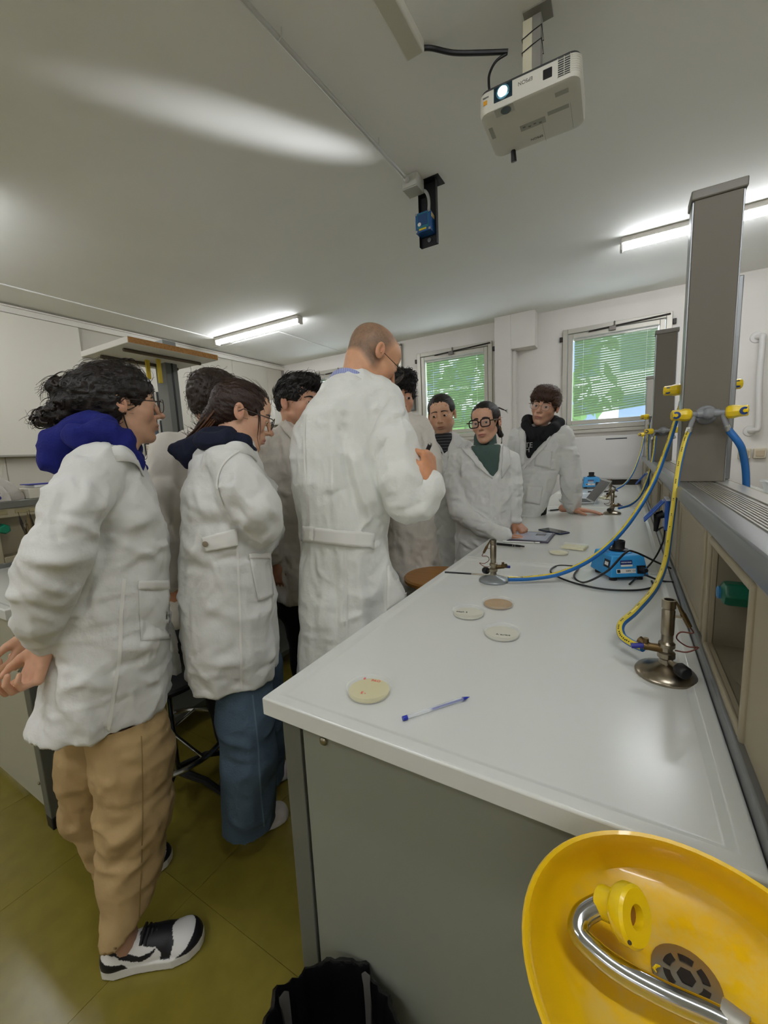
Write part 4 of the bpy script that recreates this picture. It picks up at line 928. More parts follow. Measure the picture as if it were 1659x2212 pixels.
# ------------------------------------------------------------------ stools
def stool(p, z, label, seatm):
    e = empty('lab_stool', (p[0], p[1], 0), label, 'stool', 'round lab stools')
    MB().lathe([(0, z-.03), (.15, z-.03), (.165, z-.022), (.168, z-.008), (.160, z), (0, z)], 40, cap=False).build('seat', seatm, e)
    MB().cyl((0, 0, .12), (0, 0, z-.03), .022, n=16).build('column', mat('stool_chrome', 'b9bbbd', .15, metal=1), e)
    for k in range(5):
        a = 2*math.pi*k/5+.3; MB().tube([(0, 0, .13), (.14*math.cos(a), .14*math.sin(a), .10), (.26*math.cos(a), .26*math.sin(a), .03), (.27*math.cos(a), .27*math.sin(a), 0)], [.016, .014, .012, .012], 8).build('leg', mat('stool_black', '1a1a1b', .4), e)
    MB().tube([(.21*math.cos(a), .21*math.sin(a), .26) for a in [2*math.pi*i/40 for i in range(40)]], .010, 8, closed=True).build('foot_ring', mat('stool_chrome', 'b9bbbd', .15, metal=1), e)
    for k in range(3):
        a = 2*math.pi*k/3; MB().cyl((.02*math.cos(a), .02*math.sin(a), .30), (.21*math.cos(a), .21*math.sin(a), .26), .006, n=8).build('spoke', mat('stool_chrome', 'b9bbbd', .15, metal=1), e)
    return e
stool(onz(370, 1600, .26), .55, 'black topped stool with chrome foot ring between the two girls', mat('seat_black', '161616', .45))
stool(onz(948, 1243, .79), .79, 'stool with round wooden seat by the bench edge', mat('seat_wood', '9a6a30', .4, var=.15, vscale=8, stretch=(1, 8, 1)))
# ------------------------------------------------------------------ volumes -> smooth meshes
class Vol:
    def __init__(s, lo, hi, h):
        s.lo = np.array(lo, float); s.h = h
        s.n = np.ceil((np.array(hi, float)-s.lo)/h).astype(int)+1
        s.ax = [s.lo[i]+h*np.arange(s.n[i]) for i in range(3)]
        s.d = np.full(s.n, .5, np.float32)
    def sl(s, lo, hi):
        a = np.clip(np.floor((np.array(lo)-s.lo)/s.h).astype(int), 0, s.n); b = np.clip(np.ceil((np.array(hi)-s.lo)/s.h).astype(int)+1, 0, s.n)
        S = tuple(slice(i, j) for i, j in zip(a, b))
        if any(j <= i for i, j in zip(a, b)): return None, None
        g = np.meshgrid(*[s.ax[i][S[i]] for i in range(3)], indexing='ij', sparse=True)
        return S, g
    def comb(s, S, e, k, sub):
        d = s.d[S]; e = e.astype(np.float32)
        if sub:
            h = np.clip(.5-.5*(d+e)/k, 0, 1); s.d[S] = d*(1-h)-e*h+k*h*(1-h)
        else:
            h = np.clip(.5+.5*(e-d)/k, 0, 1); s.d[S] = e*(1-h)+d*h-k*h*(1-h)
    def cone(s, a, b, ra, rb=None, k=.01, sub=False):
        a = np.array(a, float); b = np.array(b, float); rb = ra if rb is None else rb; m = max(ra, rb)+k+3*s.h
        S, g = s.sl(np.minimum(a, b)-m, np.maximum(a, b)+m)
        if S is None: return s
        d = b-a; L = max(d @ d, 1e-9)
        px, py, pz = g[0]-a[0], g[1]-a[1], g[2]-a[2]
        t = np.clip((px*d[0]+py*d[1]+pz*d[2])/L, 0, 1)
        q = np.sqrt((px-t*d[0])**2+(py-t*d[1])**2+(pz-t*d[2])**2)-(ra+(rb-ra)*t)
        s.comb(S, q, k, sub); return s
    def ell(s, c, r, k=.01, sub=False, M=None):
        c = np.array(c, float); r = np.array(r if hasattr(r, '__len__') else (r, r, r), float); m = r.max()+k+3*s.h
        S, g = s.sl(c-m, c+m)
        if S is None: return s
        p = [g[i]-c[i] for i in range(3)]
        if M is not None:
            M = np.array(M); p = [p[0]*M[0, i]+p[1]*M[1, i]+p[2]*M[2, i] for i in range(3)]
        k0 = np.sqrt((p[0]/r[0])**2+(p[1]/r[1])**2+(p[2]/r[2])**2); k1 = np.sqrt((p[0]/r[0]**2)**2+(p[1]/r[1]**2)**2+(p[2]/r[2]**2)**2)
        s.comb(S, k0*(k0-1)/np.maximum(k1, 1e-6), k, sub); return s
    def loft(s, rows, k=.02, sub=False, ex=2.3, cap=.01):
        """rows: (z, cx, cy, half width, half depth) sorted by z"""
        A = np.array(sorted(rows), float); m = A[:, 3:].max()+k+3*s.h
        S, g = s.sl((A[:, 1].min()-m, A[:, 2].min()-m, A[0, 0]-k-3*s.h), (A[:, 1].max()+m, A[:, 2].max()+m, A[-1, 0]+k+3*s.h))
        z = g[2]; zz = z.ravel(); f = lambda i: np.interp(zz, A[:, 0], A[:, i]).reshape(z.shape)
        cx, cy, w_, d_ = f(1), f(2), f(3), f(4)
        q = ((np.abs((g[0]-cx)/w_)**ex+np.abs((g[1]-cy)/d_)**ex)**(1/ex)-1)*np.minimum(w_, d_)
        q = np.maximum(q, np.maximum(z-A[-1, 0], A[0, 0]-z))
        s.comb(S, q, k, sub); return s
    def half(s, p, nrm, k=.004):
        """cut away everything on the side the normal points to"""
        nrm = np.array(nrm, float); nrm /= np.linalg.norm(nrm)
        S, g = s.sl(s.lo, s.lo+s.h*s.n)
        e = -((g[0]-p[0])*nrm[0]+(g[1]-p[1])*nrm[1]+(g[2]-p[2])*nrm[2]); s.comb(S, e, k, True); return s
    def mesh(s):
        d = s.d; sg = d < 0; n = np.array(d.shape)-1
        c = np.zeros(n, np.int8)
        for a in (0, 1):
            for b in (0, 1):
                for e in (0, 1): c += sg[a:n[0]+a, b:n[1]+b, e:n[2]+e]
        act = (c > 0) & (c < 8); I, J, K = np.nonzero(act); N = len(I)
        idx = np.full(n, -1, np.int64); idx[I, J, K] = np.arange(N)
        acc = np.zeros((N, 3)); cnt = np.zeros(N)
        co = [(a, b, e) for a in (0, 1) for b in (0, 1) for e in (0, 1)]
        for p in co:
            for ax in range(3):
                if p[ax]: continue
                q = list(p); q[ax] = 1
                d0 = d[I+p[0], J+p[1], K+p[2]]; d1 = d[I+q[0], J+q[1], K+q[2]]; x = (d0 < 0) != (d1 < 0)
                t = np.where(x, d0/np.where(x, d0-d1, 1), 0); pos = np.tile(np.array(p, float), (N, 1)); pos[:, ax] = t
                acc += pos*x[:, None]; cnt += x
        V = (acc/cnt[:, None]+np.stack([I, J, K], 1))*s.h+s.lo
        Q = []
        for ax in range(3):
            o = [1, 1, 1]; sh = np.array(d.shape); sl0 = [slice(1, sh[i]-1) for i in range(3)]; sl1 = list(sl0)
            sl0[ax] = slice(0, sh[ax]-1); sl1[ax] = slice(1, sh[ax])
            a0 = sg[tuple(sl0)]; x = a0 != sg[tuple(sl1)]; P_ = np.argwhere(x); st = a0[x]
            off = np.array([1, 1, 1]); off[ax] = 0; P_ = P_+off
            b, e = (ax+1) % 3, (ax+2) % 3
            def ci(db, de):
                R = P_.copy(); R[:, b] += db; R[:, e] += de; return idx[R[:, 0], R[:, 1], R[:, 2]]
            q = np.stack([ci(-1, -1), ci(0, -1), ci(0, 0), ci(-1, 0)], 1)
            q[~st] = q[~st][:, ::-1]; Q.append(q)
        Q = np.concatenate(Q); Q = Q[(Q >= 0).all(1)]
        return V, Q
def normals(V, Q):
    n = np.cross(V[Q[:, 2]]-V[Q[:, 0]], V[Q[:, 3]]-V[Q[:, 1]]); N = np.zeros_like(V)
    for i in range(4): np.add.at(N, Q[:, i], n)
    return N/np.maximum(np.linalg.norm(N, axis=1), 1e-12)[:, None]
def relax(V, Q, it=1, f=.5):
    for _ in range(it):
        a = np.zeros_like(V); c = np.zeros(len(V))
        for i in range(4):
            j = (i+1) % 4
            np.add.at(a, Q[:, i], V[Q[:, j]]); np.add.at(c, Q[:, i], 1); np.add.at(a, Q[:, j], V[Q[:, i]]); np.add.at(c, Q[:, j], 1)
        V = V+(a/np.maximum(c, 1)[:, None]-V)*f
    return V
def vnoise(P, seed=0):
    P = np.asarray(P, float)+seed*17.31; i = np.floor(P).astype(np.int64); f = P-i; f = f*f*(3-2*f); r = 0
    for a in (0, 1):
        for b in (0, 1):
            for c in (0, 1):
                h = ((i[:, 0]+a)*73856093) ^ ((i[:, 1]+b)*19349663) ^ ((i[:, 2]+c)*83492791); h = (h*2654435761) & 0xffffffff; h ^= h >> 15; h = (h*2246822519) & 0xffffffff; h ^= h >> 13
                r = r+((h & 0xffff)/32767.5-1)*(f[:, 0] if a else 1-f[:, 0])*(f[:, 1] if b else 1-f[:, 1])*(f[:, 2] if c else 1-f[:, 2])
    return r
def npmesh(name, V, Q, mt, parent=None, col=None, smooth=True):
    me = bpy.data.meshes.new(name); me.vertices.add(len(V)); me.vertices.foreach_set('co', np.asarray(V, np.float32).ravel())
    Q = np.asarray(Q, np.int32); k = Q.shape[1]; me.loops.add(Q.size); me.loops.foreach_set('vertex_index', Q.ravel()); me.polygons.add(len(Q))
    me.polygons.foreach_set('loop_start', np.arange(len(Q), dtype=np.int32)*k); me.polygons.foreach_set('loop_total', np.full(len(Q), k, np.int32))
    me.update(calc_edges=True); me.validate()
    if col is not None:
        a = me.attributes.new('Col', 'FLOAT_COLOR', 'POINT'); a.data.foreach_set('color', np.concatenate([col, np.ones((len(col), 1))], 1).astype(np.float32).ravel())
    if smooth: me.polygons.foreach_set('use_smooth', np.ones(len(me.polygons), bool))
    me.materials.append(mt); o = bpy.data.objects.new(name, me); COL.objects.link(o)
    if parent is not None: o.parent = parent
    return o
def merge(parts):
    V, Q, C, o = [], [], [], 0
    for v, q, c in parts: V.append(v); Q.append(q+o); C.append(c if c.ndim == 2 else np.tile(c, (len(v), 1))); o += len(v)
    return np.concatenate(V), np.concatenate(Q), np.concatenate(C)

# ------------------------------------------------------------------ person frame
class Person:
    def __init__(s, label, px, D):
        r = ray(px, 980); s.v = np.array([r[0], r[1], 0]); s.v /= np.linalg.norm(s.v); s.u = np.array([s.v[1], -s.v[0], 0]); s.D = D
        O = s.v*D; s.O = O
        s.e = empty('person', tuple(O), label, 'person', rz=math.atan2(s.u[1], s.u[0])); s.bvh = None
        s.cam = np.array([0, -D, CH])
    def J(s, px, py, dn=0.0):
        r = ray(px, py); t = (s.D+dn)/(r @ s.v); return np.array([(r @ s.u)*t, dn, CH+r[2]*t])
    def Jz(s, px, py, z):
        p = onz(px, py, z)-s.O; return np.array([p @ s.u, p @ s.v, z])
    def R(s, rpx, px, dn=0.0): return rpx*((s.D+dn)/(ray(px, 1000) @ s.v))/FPX
    def rows(s, L):
        out = []
        for py, xl, xr, dh, dn in L:
            a, b = s.J(xl, py, dn), s.J(xr, py, dn); out.append(((a[2]+b[2])/2, (a[0]+b[0])/2, dn, (b[0]-a[0])/2, dh))
        return out
    def hit(s, px, py, bvh=None):
        p = s.J(px, py, 0); d = p-s.cam; d /= np.linalg.norm(d)
        loc, nrm, i, dist = (bvh or s.bvh).ray_cast(Vector(s.cam), Vector(d)); return loc, nrm
    def patch(s, fn, nu, nv, name, mt, parent=None, off=.004, bvh=None, solid=.0):
        """cloth piece lying on the coat: fn(u, v) -> pixel"""
        pts = []; ok = []
        for j in range(nv):
            for i in range(nu):
                l, n_ = s.hit(*fn(i/(nu-1), j/(nv-1)), bvh=bvh); ok.append(l is not None)
                pts.append(tuple(l+n_*off) if l is not None else (0, 0, 0))
        m = MB(); f = [(j*nu+i, (j+1)*nu+i, (j+1)*nu+i+1, j*nu+i+1) for j in range(nv-1) for i in range(nu-1)]
        f = [q for q in f if all(ok[k] for k in q) and max(abs(pts[q[0]][1]-pts[k][1]) for k in q) < .06]
        if not f: return None
        us = sorted(set(sum(f, ()))); mp = {k: i for i, k in enumerate(us)}
        m.v = [pts[k] for k in us]; m.f = [tuple(mp[k] for k in q) for q in f]
        o = m.build(name, mt, parent or s.e, solid=solid); return o
def quad(a, b, c, d):
    """TL, TR, BR, BL pixels -> bilinear map"""
    def f(u, v):
        return tuple((1-v)*((1-u)*a[i]+u*b[i])+v*((1-u)*d[i]+u*c[i]) for i in (0, 1))
    return f
def strip(pts, wpx):
    """band of given pixel width along a pixel polyline"""
    P_ = bez([(x, y, 0) for x, y in pts], 24)
    def f(u, v):
        k = u*(len(P_)-1); i = min(int(k), len(P_)-2); p = P_[i].lerp(P_[i+1], k-i); t = (P_[min(i+1, len(P_)-1)]-P_[max(i-1, 0)]).normalized()
        return (p.x-t.y*(v-.5)*wpx, p.y+t.x*(v-.5)*wpx)
    return f

# ------------------------------------------------------------------ heads
SKIN = mat('skin', 'c08a6a', .48, attr='Col', var=.05, vscale=60, bump=.05, bscale=500)
SKIN.node_tree.nodes['Principled BSDF'].inputs['Subsurface Weight'].default_value = .12
SKIN.node_tree.nodes['Principled BSDF'].inputs['Subsurface Radius'].default_value = (.02, .008, .004)
EYEW = mat('eye_white', 'd9d2c8', .15); IRIS = mat('iris_brown', '2e1c12', .1)
def rotm(yaw, pitch, roll):
    a, p, r = (math.radians(x) for x in (yaw, pitch, roll))
    f = np.array([math.cos(a), -math.sin(a), 0]); up = np.array([0, 0, 1.0]); l = np.cross(up, f)
    f, up = f*math.cos(p)-up*math.sin(p), up*math.cos(p)+f*math.sin(p)
    up, l = up*math.cos(r)+l*math.sin(r), l*math.cos(r)-up*math.sin(r)
    return np.stack([f, l, up], 1)
class Head:
    def __init__(s, P, pos, yaw, pitch=0, roll=0, sc_=1.0, skin='c9977a', jaw=1.0, nose=1.0, neck_to=None, neck_r=.055, lips='b0685c', res=.0033, browcol=None, lookdown=0, stub=None, neck_len=.13, mouth=1.0):
        s.P, s.pos, s.M, s.s = P, np.array(pos), rotm(yaw, pitch, roll), sc_
        v = Vol((-.135, -.105, -.235), (.145, .105, .14), res)
        v.ell((-.014, 0, .038), (.096, .075, .079), .01).ell((-.042, 0, .0), (.058, .060, .062), .02)
        v.ell((.030, 0, -.034), (.056, .060*jaw, .080), .03).ell((.042, 0, .045), (.048, .060, .052), .02)
        for y in (-1, 1):
            v.ell((.050, y*.040, -.020), (.030, .024, .028), .02)
            v.cone((-.008, y*.050*jaw, -.050), (.062, y*.014, -.098), .017, .016, .022)
            v.cone((.076, y*.012, .024), (.066, y*.046, .022), .009, .008, .012)
        v.ell((.072, 0, -.099), (.017, .018*jaw, .016), .016)
        v.ell((.076, 0, -.056), (.020, .030, .026), .014)
        for y in (-1, 1): v.ell((.098, y*.033, .002), (.017, .017, .013), .012, True)
        v.cone((.086, 0, .020), (.106+.004*nose, 0, -.024), .0075, .0095*nose, .008)
        v.ell((.109+.004*nose, 0, -.029), (.0115*nose, .0105*nose, .0095), .005)
        for y in (-1, 1): v.ell((.097, y*.0125*nose, -.033), (.011, .0075, .0075), .006)
        for y in (-1, 1): v.ell((.104, y*.0065, -.041), (.004, .0035, .003), .002, True)
        v.ell((.094, 0, -.0605), (.008, .021*mouth, .0055), .005).ell((.0925, 0, -.071), (.008, .018*mouth, .0062), .005)
        v.ell((.103, 0, -.0655), (.009, .021*mouth, .0013), .0015, True)
        s.eye = []
        for y in (-1, 1):
            c = (.0765, y*.0315, .003); s.eye.append(c)
            v.ell(c, .0142, .004); v.ell((.0925, y*.0322, .0008-lookdown*.003), (.012, .0122, .0037-lookdown*.0018), .0015, True)
        for y in (-1, 1):
            R_ = rotm(0, 0, 0); tl = math.radians(14)
            E = np.array([[math.cos(tl), 0, -math.sin(tl)], [0, 1, 0], [math.sin(tl), 0, math.cos(tl)]])
            v.ell((-.016, y*.080, -.002), (.0180, .0085, .031), .006, M=E); v.ell((-.013, y*.087, .003), (.0105, .0075, .0185), .003, True, M=E); v.ell((-.004, y*.082, -.002), (.005, .006, .007), .003, M=E)
        nb_ = np.array([-.032, 0, -.055])
        end = s.inv(neck_to) if neck_to is not None else np.array([-.055, 0, -.055-neck_len])
        v.cone(nb_, end, neck_r*.93/1.0, neck_r, .03)
        V, Q = v.mesh(); V = relax(V, Q, 1, .35)
        base = np.array(lin(skin)); C = np.tile(base, (len(V), 1))
        def blend(c, w_):
            nonlocal C
            C = C*(1-w_[:, None])+np.array(lin(c))*w_[:, None]
        g = lambda c, r: np.exp(-(((V-np.array(c))/np.array(r))**2).sum(1))
        blend('b8705c', .35*(g((.07, .045, -.03), (.03, .02, .022))+g((.07, -.045, -.03), (.03, .02, .022))).clip(0, 1)); blend('b8705c', .30*g((.115, 0, -.03), (.015, .015, .012)))
        blend('b06450', .4*(g((-.012, .085, 0), (.02, .01, .03))+g((-.012, -.085, 0), (.02, .01, .03))).clip(0, 1))
        lw = (np.exp(-((V[:, 2]+.0655)/.0085)**4)*np.exp(-(V[:, 1]/(.021*mouth))**4)*(V[:, 0] > .082)); blend(lips, .85*lw)
        blend('6b4334', .9*(np.exp(-((V[:, 2]+.0655)/.0016)**2)*np.exp(-(V[:, 1]/(.020*mouth))**4)*(V[:, 0] > .082)))
        for y in (-1, 1): blend('7a5240', .35*g((.088, y*.0322, .002), (.012, .016, .009)))
        if stub:
            zz = ((-.045-V[:, 2])/.03).clip(0, 1)*((V[:, 0]+.01)/.03).clip(0, 1)*(V[:, 2] > -.125); zz = np.maximum(zz, g((.1, 0, -.052), (.02, .03, .007))); blend(stub[0], stub[1]*zz*(1-lw))
        s.V0, s.Q, s.C, s.base = V, Q, C, base
        s.bvh = BVHTree.FromPolygons([Vector(p) for p in V], [tuple(q) for q in Q])
        s.v = v
    def out(s, V): return (np.asarray(V)*s.s) @ s.M.T+s.pos
    def inv(s, p): return ((np.asarray(p)-s.pos) @ s.M)/s.s
    def mat4(s):
        m_ = Matrix.Identity(4)
        for i in range(3):
            for j in range(3): m_[i][j] = s.M[i, j]*s.s
            m_[i][3] = s.pos[i]
        return m_
    def eyes(s, look=(1, 0, 0), col=None):
        M = s.mat4(); look = Vector(look).normalized()
        for c in s.eye:
            MB().sphere(c, .0130, M=M, nu=16, nv=12).build('eye', EYEW, s.P.e)
            q = look.to_track_quat('Z', 'Y').to_matrix().to_4x4()
            MB().lathe([(.0072, .0110), (.0045, .0127), (0, .0134)], 16, M=M @ Matrix.Translation(c) @ q, cap=False).build('iris', col or IRIS, s.P.e)
    def brows(s, mt, th=.0035, z=.0255, arch=.004, tilt=0):
        for y in (-1, 1):
            up, dn = [], []
            for i in range(9):
                t = i/8; yy = y*(.011+.040*t); zz = z+arch*math.sin(math.pi*min(1, t*1.1))-.003*t*t+tilt*t; w_ = th*(1-.65*t)
                for lst, o_ in ((up, w_), (dn, -w_)):
                    l, n_, _, _ = s.bvh.ray_cast(Vector((.3, yy, zz+o_)), Vector((-1, 0, 0)))
                    if l is not None: lst.append(s.out(np.array(l+n_*.0016)))
            k = min(len(up), len(dn)); m_ = MB(); m_.add(up[:k]+dn[:k], [(i, i+1, k+i+1, k+i) for i in range(k-1)]); m_.build('eyebrow', mt, s.P.e, solid=.0015)
    def glasses(s, frame, kind='thin', x=.106, w=.028, h=.019, r=.0012, z=.0, temple_mat=None, drop=0):
        M = s.mat4() @ T(drop*.6, 0, -drop); e = MB(); ln = MB()
        for y in (-1, 1):
            pts = []
            for i in range(28):
                a = 2*math.pi*i/28; ca, sa = math.cos(a), math.sin(a); ex = .55 if kind != 'thin' else .75
                pts.append((x-.12*abs(y*.034+w*abs(ca)**ex*math.copysign(1, ca))**1.0*.12, y*.034+w*abs(ca)**ex*math.copysign(1, ca), z+h*abs(sa)**ex*math.copysign(1, sa)))
            e.tube(pts, r, 6, closed=True, M=M); ln.add(pts, [tuple(range(28))], M)
            tm = MB().tube([(x-.004, y*(.034+w), z+.008), (x-.012, y*.076, z+.009), (-.005, y*.083, z+.010), (-.028, y*.081, z-.012)], [r*1.1, r*1.3, r*1.1, r], 6, M=M); tm.build('glasses_temple', temple_mat or frame, s.P.e)
        e.tube([(x, -.034+w, z+.004), (x+.004, 0, z+.007), (x, .034-w, z+.004)], r*1.1, 6, M=M)
        e.build('glasses_frame', frame, s.P.e); ln.build('glasses_lens', mat('lens_glass', 'f4f7f8', .03, alpha=.08), s.P.e, smooth=False)

# ------------------------------------------------------------------ hands
def hand(P, wrist, xd, zd, curls, skin, mirror=1, sc_=1.0, spread=.06, thumb=(.35, .5), res=.0031, arm=.07, arm_r=.027):
    """x = towards fingers, z = back of hand, thumb on +y (mirror flips)"""
    x = np.array(xd, float); x /= np.linalg.norm(x); z = np.array(zd, float); z -= x*(z @ x); z /= np.linalg.norm(z); y = np.cross(z, x)*mirror
    v = Vol((-.10, -.075, -.115), (.205, .112, .05), res)
    v.cone((-arm, 0, 0), (.005, 0, 0), arm_r, .022, .01)
    ys = [.030, .010, -.011, -.030]; ln = [(.042, .026, .020), (.046, .029, .021), (.042, .027, .021), (.034, .020, .018)]; kx = [.092, .095, .090, .082]
    for i in range(4):
        v.cone((.004, ys[i]*.55, 0), (kx[i], ys[i], 0), .015, .0115, .014)
    for i in range(4):
        p = np.array([kx[i], ys[i], 0.0]); a = 0; sp = spread*(1.5-i)*.7; rr = [.0098, .0088, .0078, .0068]
        if i == 3: rr = [r*.86 for r in rr]
        cu = curls[i]
        for k in range(3):
            a += math.radians(cu[k]); d = np.array([math.cos(a)*math.cos(sp), math.cos(a)*math.sin(sp)*1.0, -math.sin(a)])
            q = p+d*ln[i][k]; v.cone(p, q, rr[k], rr[k+1], .0025); p = q
    t0_ = np.array([.022, .024, -.006]); o_, c_ = thumb
    d1 = np.array([math.cos(o_)*.8, math.sin(o_)+.25, -.25*c_]); d1 /= np.linalg.norm(d1); d2 = np.array([math.cos(o_*.6), math.sin(o_*.6)-.2*c_, -.55*c_]); d2 /= np.linalg.norm(d2)
    p1 = t0_+d1*.042; p2 = p1+d1*.5*.032+d2*.5*.032; p3 = p2+d2*.026
    v.cone(t0_, p1, .016, .0118, .012).cone(p1, p2, .0112, .0100, .004).cone(p2, p3, .0098, .0078, .003)
    V, Q = v.mesh(); V = relax(V, Q, 1, .3)
    C = np.tile(np.array(lin(skin)), (len(V), 1)); C *= (1+.06*vnoise(V*90))[:, None]
    Mx = np.stack([x, y, z], 1)
    if mirror < 0: Q = Q[:, ::-1]
    return (V*sc_) @ Mx.T+np.array(wrist), Q, C

# ------------------------------------------------------------------ cloth helpers
def coat_mat(name, col): return mat(name, col, .8, var=.03, vscale=9, bump=.55, bscale=22, sheen=.1)
COAT = coat_mat('white_cotton', 'dcdcd8'); COATW = coat_mat('warm_white_cotton', 'd8d2c8'); SEAM = mat('seam_cotton', 'e6e5df', .8)
def folds(V, Q, noise_=(), segs=(), pleat=None):
    N = normals(V, Q); D = np.zeros(len(V))
    for (sx, sy, sz), amp, sd, ridge in noise_:
        n_ = vnoise(V*np.array([sx, sy, sz]), sd)
        D += amp*((1-2*np.abs(n_)) if ridge else n_)
    for pl, amp, w_ in segs:
        q = np.full(len(V), 9.0); al = np.zeros(len(V)); m_ = len(pl)-1
        for i in range(m_):
            a, b = np.array(pl[i]), np.array(pl[i+1]); d = b-a; t = np.clip(((V-a) @ d)/max(d @ d, 1e-9), 0, 1); qq = np.linalg.norm(V-(a+t[:, None]*d), axis=1); al = np.where(qq < q, (i+t)/m_, al); q = np.minimum(q, qq)
        D += amp*np.exp(-(q/w_)**2)*np.sin(np.pi*np.clip(al, .04, .96))**.6
    if pleat:
        zt, zb, amp, k, ph = pleat; t = np.clip((zt-V[:, 2])/(zt-zb), 0, 1); c = V.mean(0); an = np.arctan2(V[:, 1]-c[1], V[:, 0]-c[0])
        D += amp*t*(np.sin(an*k+ph+.6*vnoise(V*3))+.5*np.sin(an*(k*1.7)+ph*2))
    return V+N*D[:, None]
def garment(P, name, mt, res, build, bounds, noise_=(), segs=(), pleat=None, rel=1, parent=None, keep=False, colf=None, crease=None):
    if name == 'lab_coat' and crease is None: crease = (130, .0075, int(P.D*100))
    v = Vol(bounds[0], bounds[1], res); build(v); V, Q = v.mesh(); V = relax(V, Q, rel, .5)
    if noise_ or segs or pleat:
        b0 = BVHTree.FromPolygons([Vector(p) for p in V], [tuple(q) for q in Q]); sg = []
        for a, b, amp, w_ in segs:
            hs = [P.hit(a[0]+(b[0]-a[0])*t, a[1]+(b[1]-a[1])*t+3*math.sin(t*5), bvh=b0)[0] for t in np.linspace(0, 1, 6)]; hs = [h for h in hs if h is not None]
            if len(hs) > 1: sg.append((hs, amp, w_))
        if crease:
            n_c, amp_c, sd = crease; rg = np.random.default_rng(sd); N0 = normals(V, Q)
            for i in rg.choice(len(V), n_c):
                t = rg.normal(0, 1, 3)*np.array([1, 1, .8]); t -= N0[i]*(t @ N0[i]); t /= np.linalg.norm(t)+1e-9; L_ = rg.uniform(.04, .15); sg.append(([V[i]-t*L_/2, V[i]+t*L_/2], amp_c*rg.uniform(.4, 1)*rg.choice([-1, 1]), rg.uniform(.007, .014)))
        V = folds(V, Q, noise_, sg, pleat)
    o = npmesh(name, V, Q, mt, parent or P.e, col=colf(V) if colf else None)
    bv = BVHTree.FromPolygons([Vector(p) for p in V], [tuple(q) for q in Q]) if keep else None
    if keep: P.bvh = bv
    return o
def limb(v, P, pts, k=.02):
    """pts: (px, py, dn, radius px)"""
    J = [(P.J(x, y, d), P.R(r, x, d)) for x, y, d, r in pts]
    for (a, ra), (b, rb) in zip(J, J[1:]): v.cone(a, b, ra, rb, k)
def bound(P, pts, m=.12):
    A = np.array([P.J(x, y, d) for x, y, d in pts]); return A.min(0)-m, A.max(0)+m
STD = [((9, 9, 6), .010, 1, False), ((17, 17, 10), .006, 2, True), ((34, 34, 26), .0025, 3, True)]

# ------------------------------------------------------------------ hair
def hair_mat(name, col): return mat(name, col, .42, attr='Col', bump=.3, bscale=60, stretch=(6, 6, 1.5))
def hair(P, H, name_mat, col, th=.012, front=.055, style='short', nap=-.05, strands=500, slen=.05, curl=0, ext=None, flow=(-1, 0, -.2), amp=.003, seed=1, sr=.0008, temple=.03, facecut=1.0, part=None, res=.004, tips=None):
    v = Vol((-.22, -.13, -.30), (.15, .13, .18), res)
    v.ell((-.014, 0, .040), (.096+th, .075+th*.9, .079+th), .006).ell((-.044, 0, .0), (.058+th, .060+th, .064+th), .02)
    v.ell((.085, 0, -.055), (.055+.02*facecut, .085, front+.055), .012, True)
    for y in (-1, 1): v.ell((.005, y*.088, -.022), (temple, .030, .048), .01, True)
    v.half((0, 0, nap), (.25, 0, -1), .015)
    if ext: ext(v)
    V, Q = v.mesh(); V = relax(V, Q, 1, .4); N = normals(V, Q)
    V = V+N*(amp*(1-2*np.abs(vnoise(V*(np.array([70, 70, 70]) if curl else np.array([25, 110, 110])), seed))))[:, None]+N*(amp*.7*vnoise(V*28, seed+3))[:, None]
    base = np.array(lin(col)); C = np.clip(base[None]*(1+.35*vnoise(V*(90, 160, 160), seed+1))[:, None], 0, 1)
    rng = np.random.default_rng(seed); pick = rng.choice(len(V), min(strands, len(V)), replace=False)
    sv_, sq, scol = [], [], []; fl_ = np.array(flow, float)
    for i in pick:
        p = V[i]-N[i]*.003; n_ = N[i]; t = fl_-n_*(fl_ @ n_)+rng.normal(0, .11, 3); t /= np.linalg.norm(t)+1e-9; side = np.cross(n_, t); L = slen*rng.uniform(.5, 1.2); k = 6 if not curl else 9; ph = rng.uniform(0, 6.28); b0 = len(sv_)*1
        base_i = len(sv_)
        for j in range(k):
            u = j/(k-1); q = p+t*L*u+n_*(.004*math.sin(u*2.6)+.0022-.009*u*u)+fl_*.0
            if curl: q = q+(side*math.cos(ph+u*curl)+n_*math.sin(ph+u*curl))*.006
            r = sr*(1-.8*u)+.0002
            for a in (0, 2.09, 4.19): sv_.append(q+(side*math.cos(a)+n_*math.sin(a))*r); scol.append(base*(1+rng.uniform(-.3, .6)*1.0))
        for j in range(k-1):
            for a in range(3): b = (a+1) % 3; sq.append((base_i+j*3+a, base_i+j*3+b, base_i+j*3+3+b, base_i+j*3+3+a))
    parts = [(V, Q, C)]
    if sv_: parts.append((np.array(sv_), np.array(sq), np.clip(np.array(scol), 0, 1)))
    if tips: parts += tips
    V, Q, C = merge(parts)
    return npmesh('hair', H.out(V), Q, name_mat, P.e, col=C)
def locks(curves, col, r=.004, n=6, seed=0, tip=.25, vary=.3):
    """thick hair locks from point lists (head space)"""
    rng = np.random.default_rng(seed); out = []
    for pts in curves:
        c = bez([Vector(p) for p in pts], 18); m_ = MB(); k = len(c)
        m_.tube(c, [r*(1-(1-tip)*i/(k-1))*(.75+.5*math.sin(math.pi*min(1, .25+i/(k-1)))) for i in range(k)], n); Q = np.array([f for f in m_.f if len(f) == 4]); V = np.array(m_.v)
        out.append((V, Q, np.clip(np.tile(np.array(lin(col))*(1+rng.uniform(-vary, vary)), (len(V), 1)), 0, 1)))
    return out

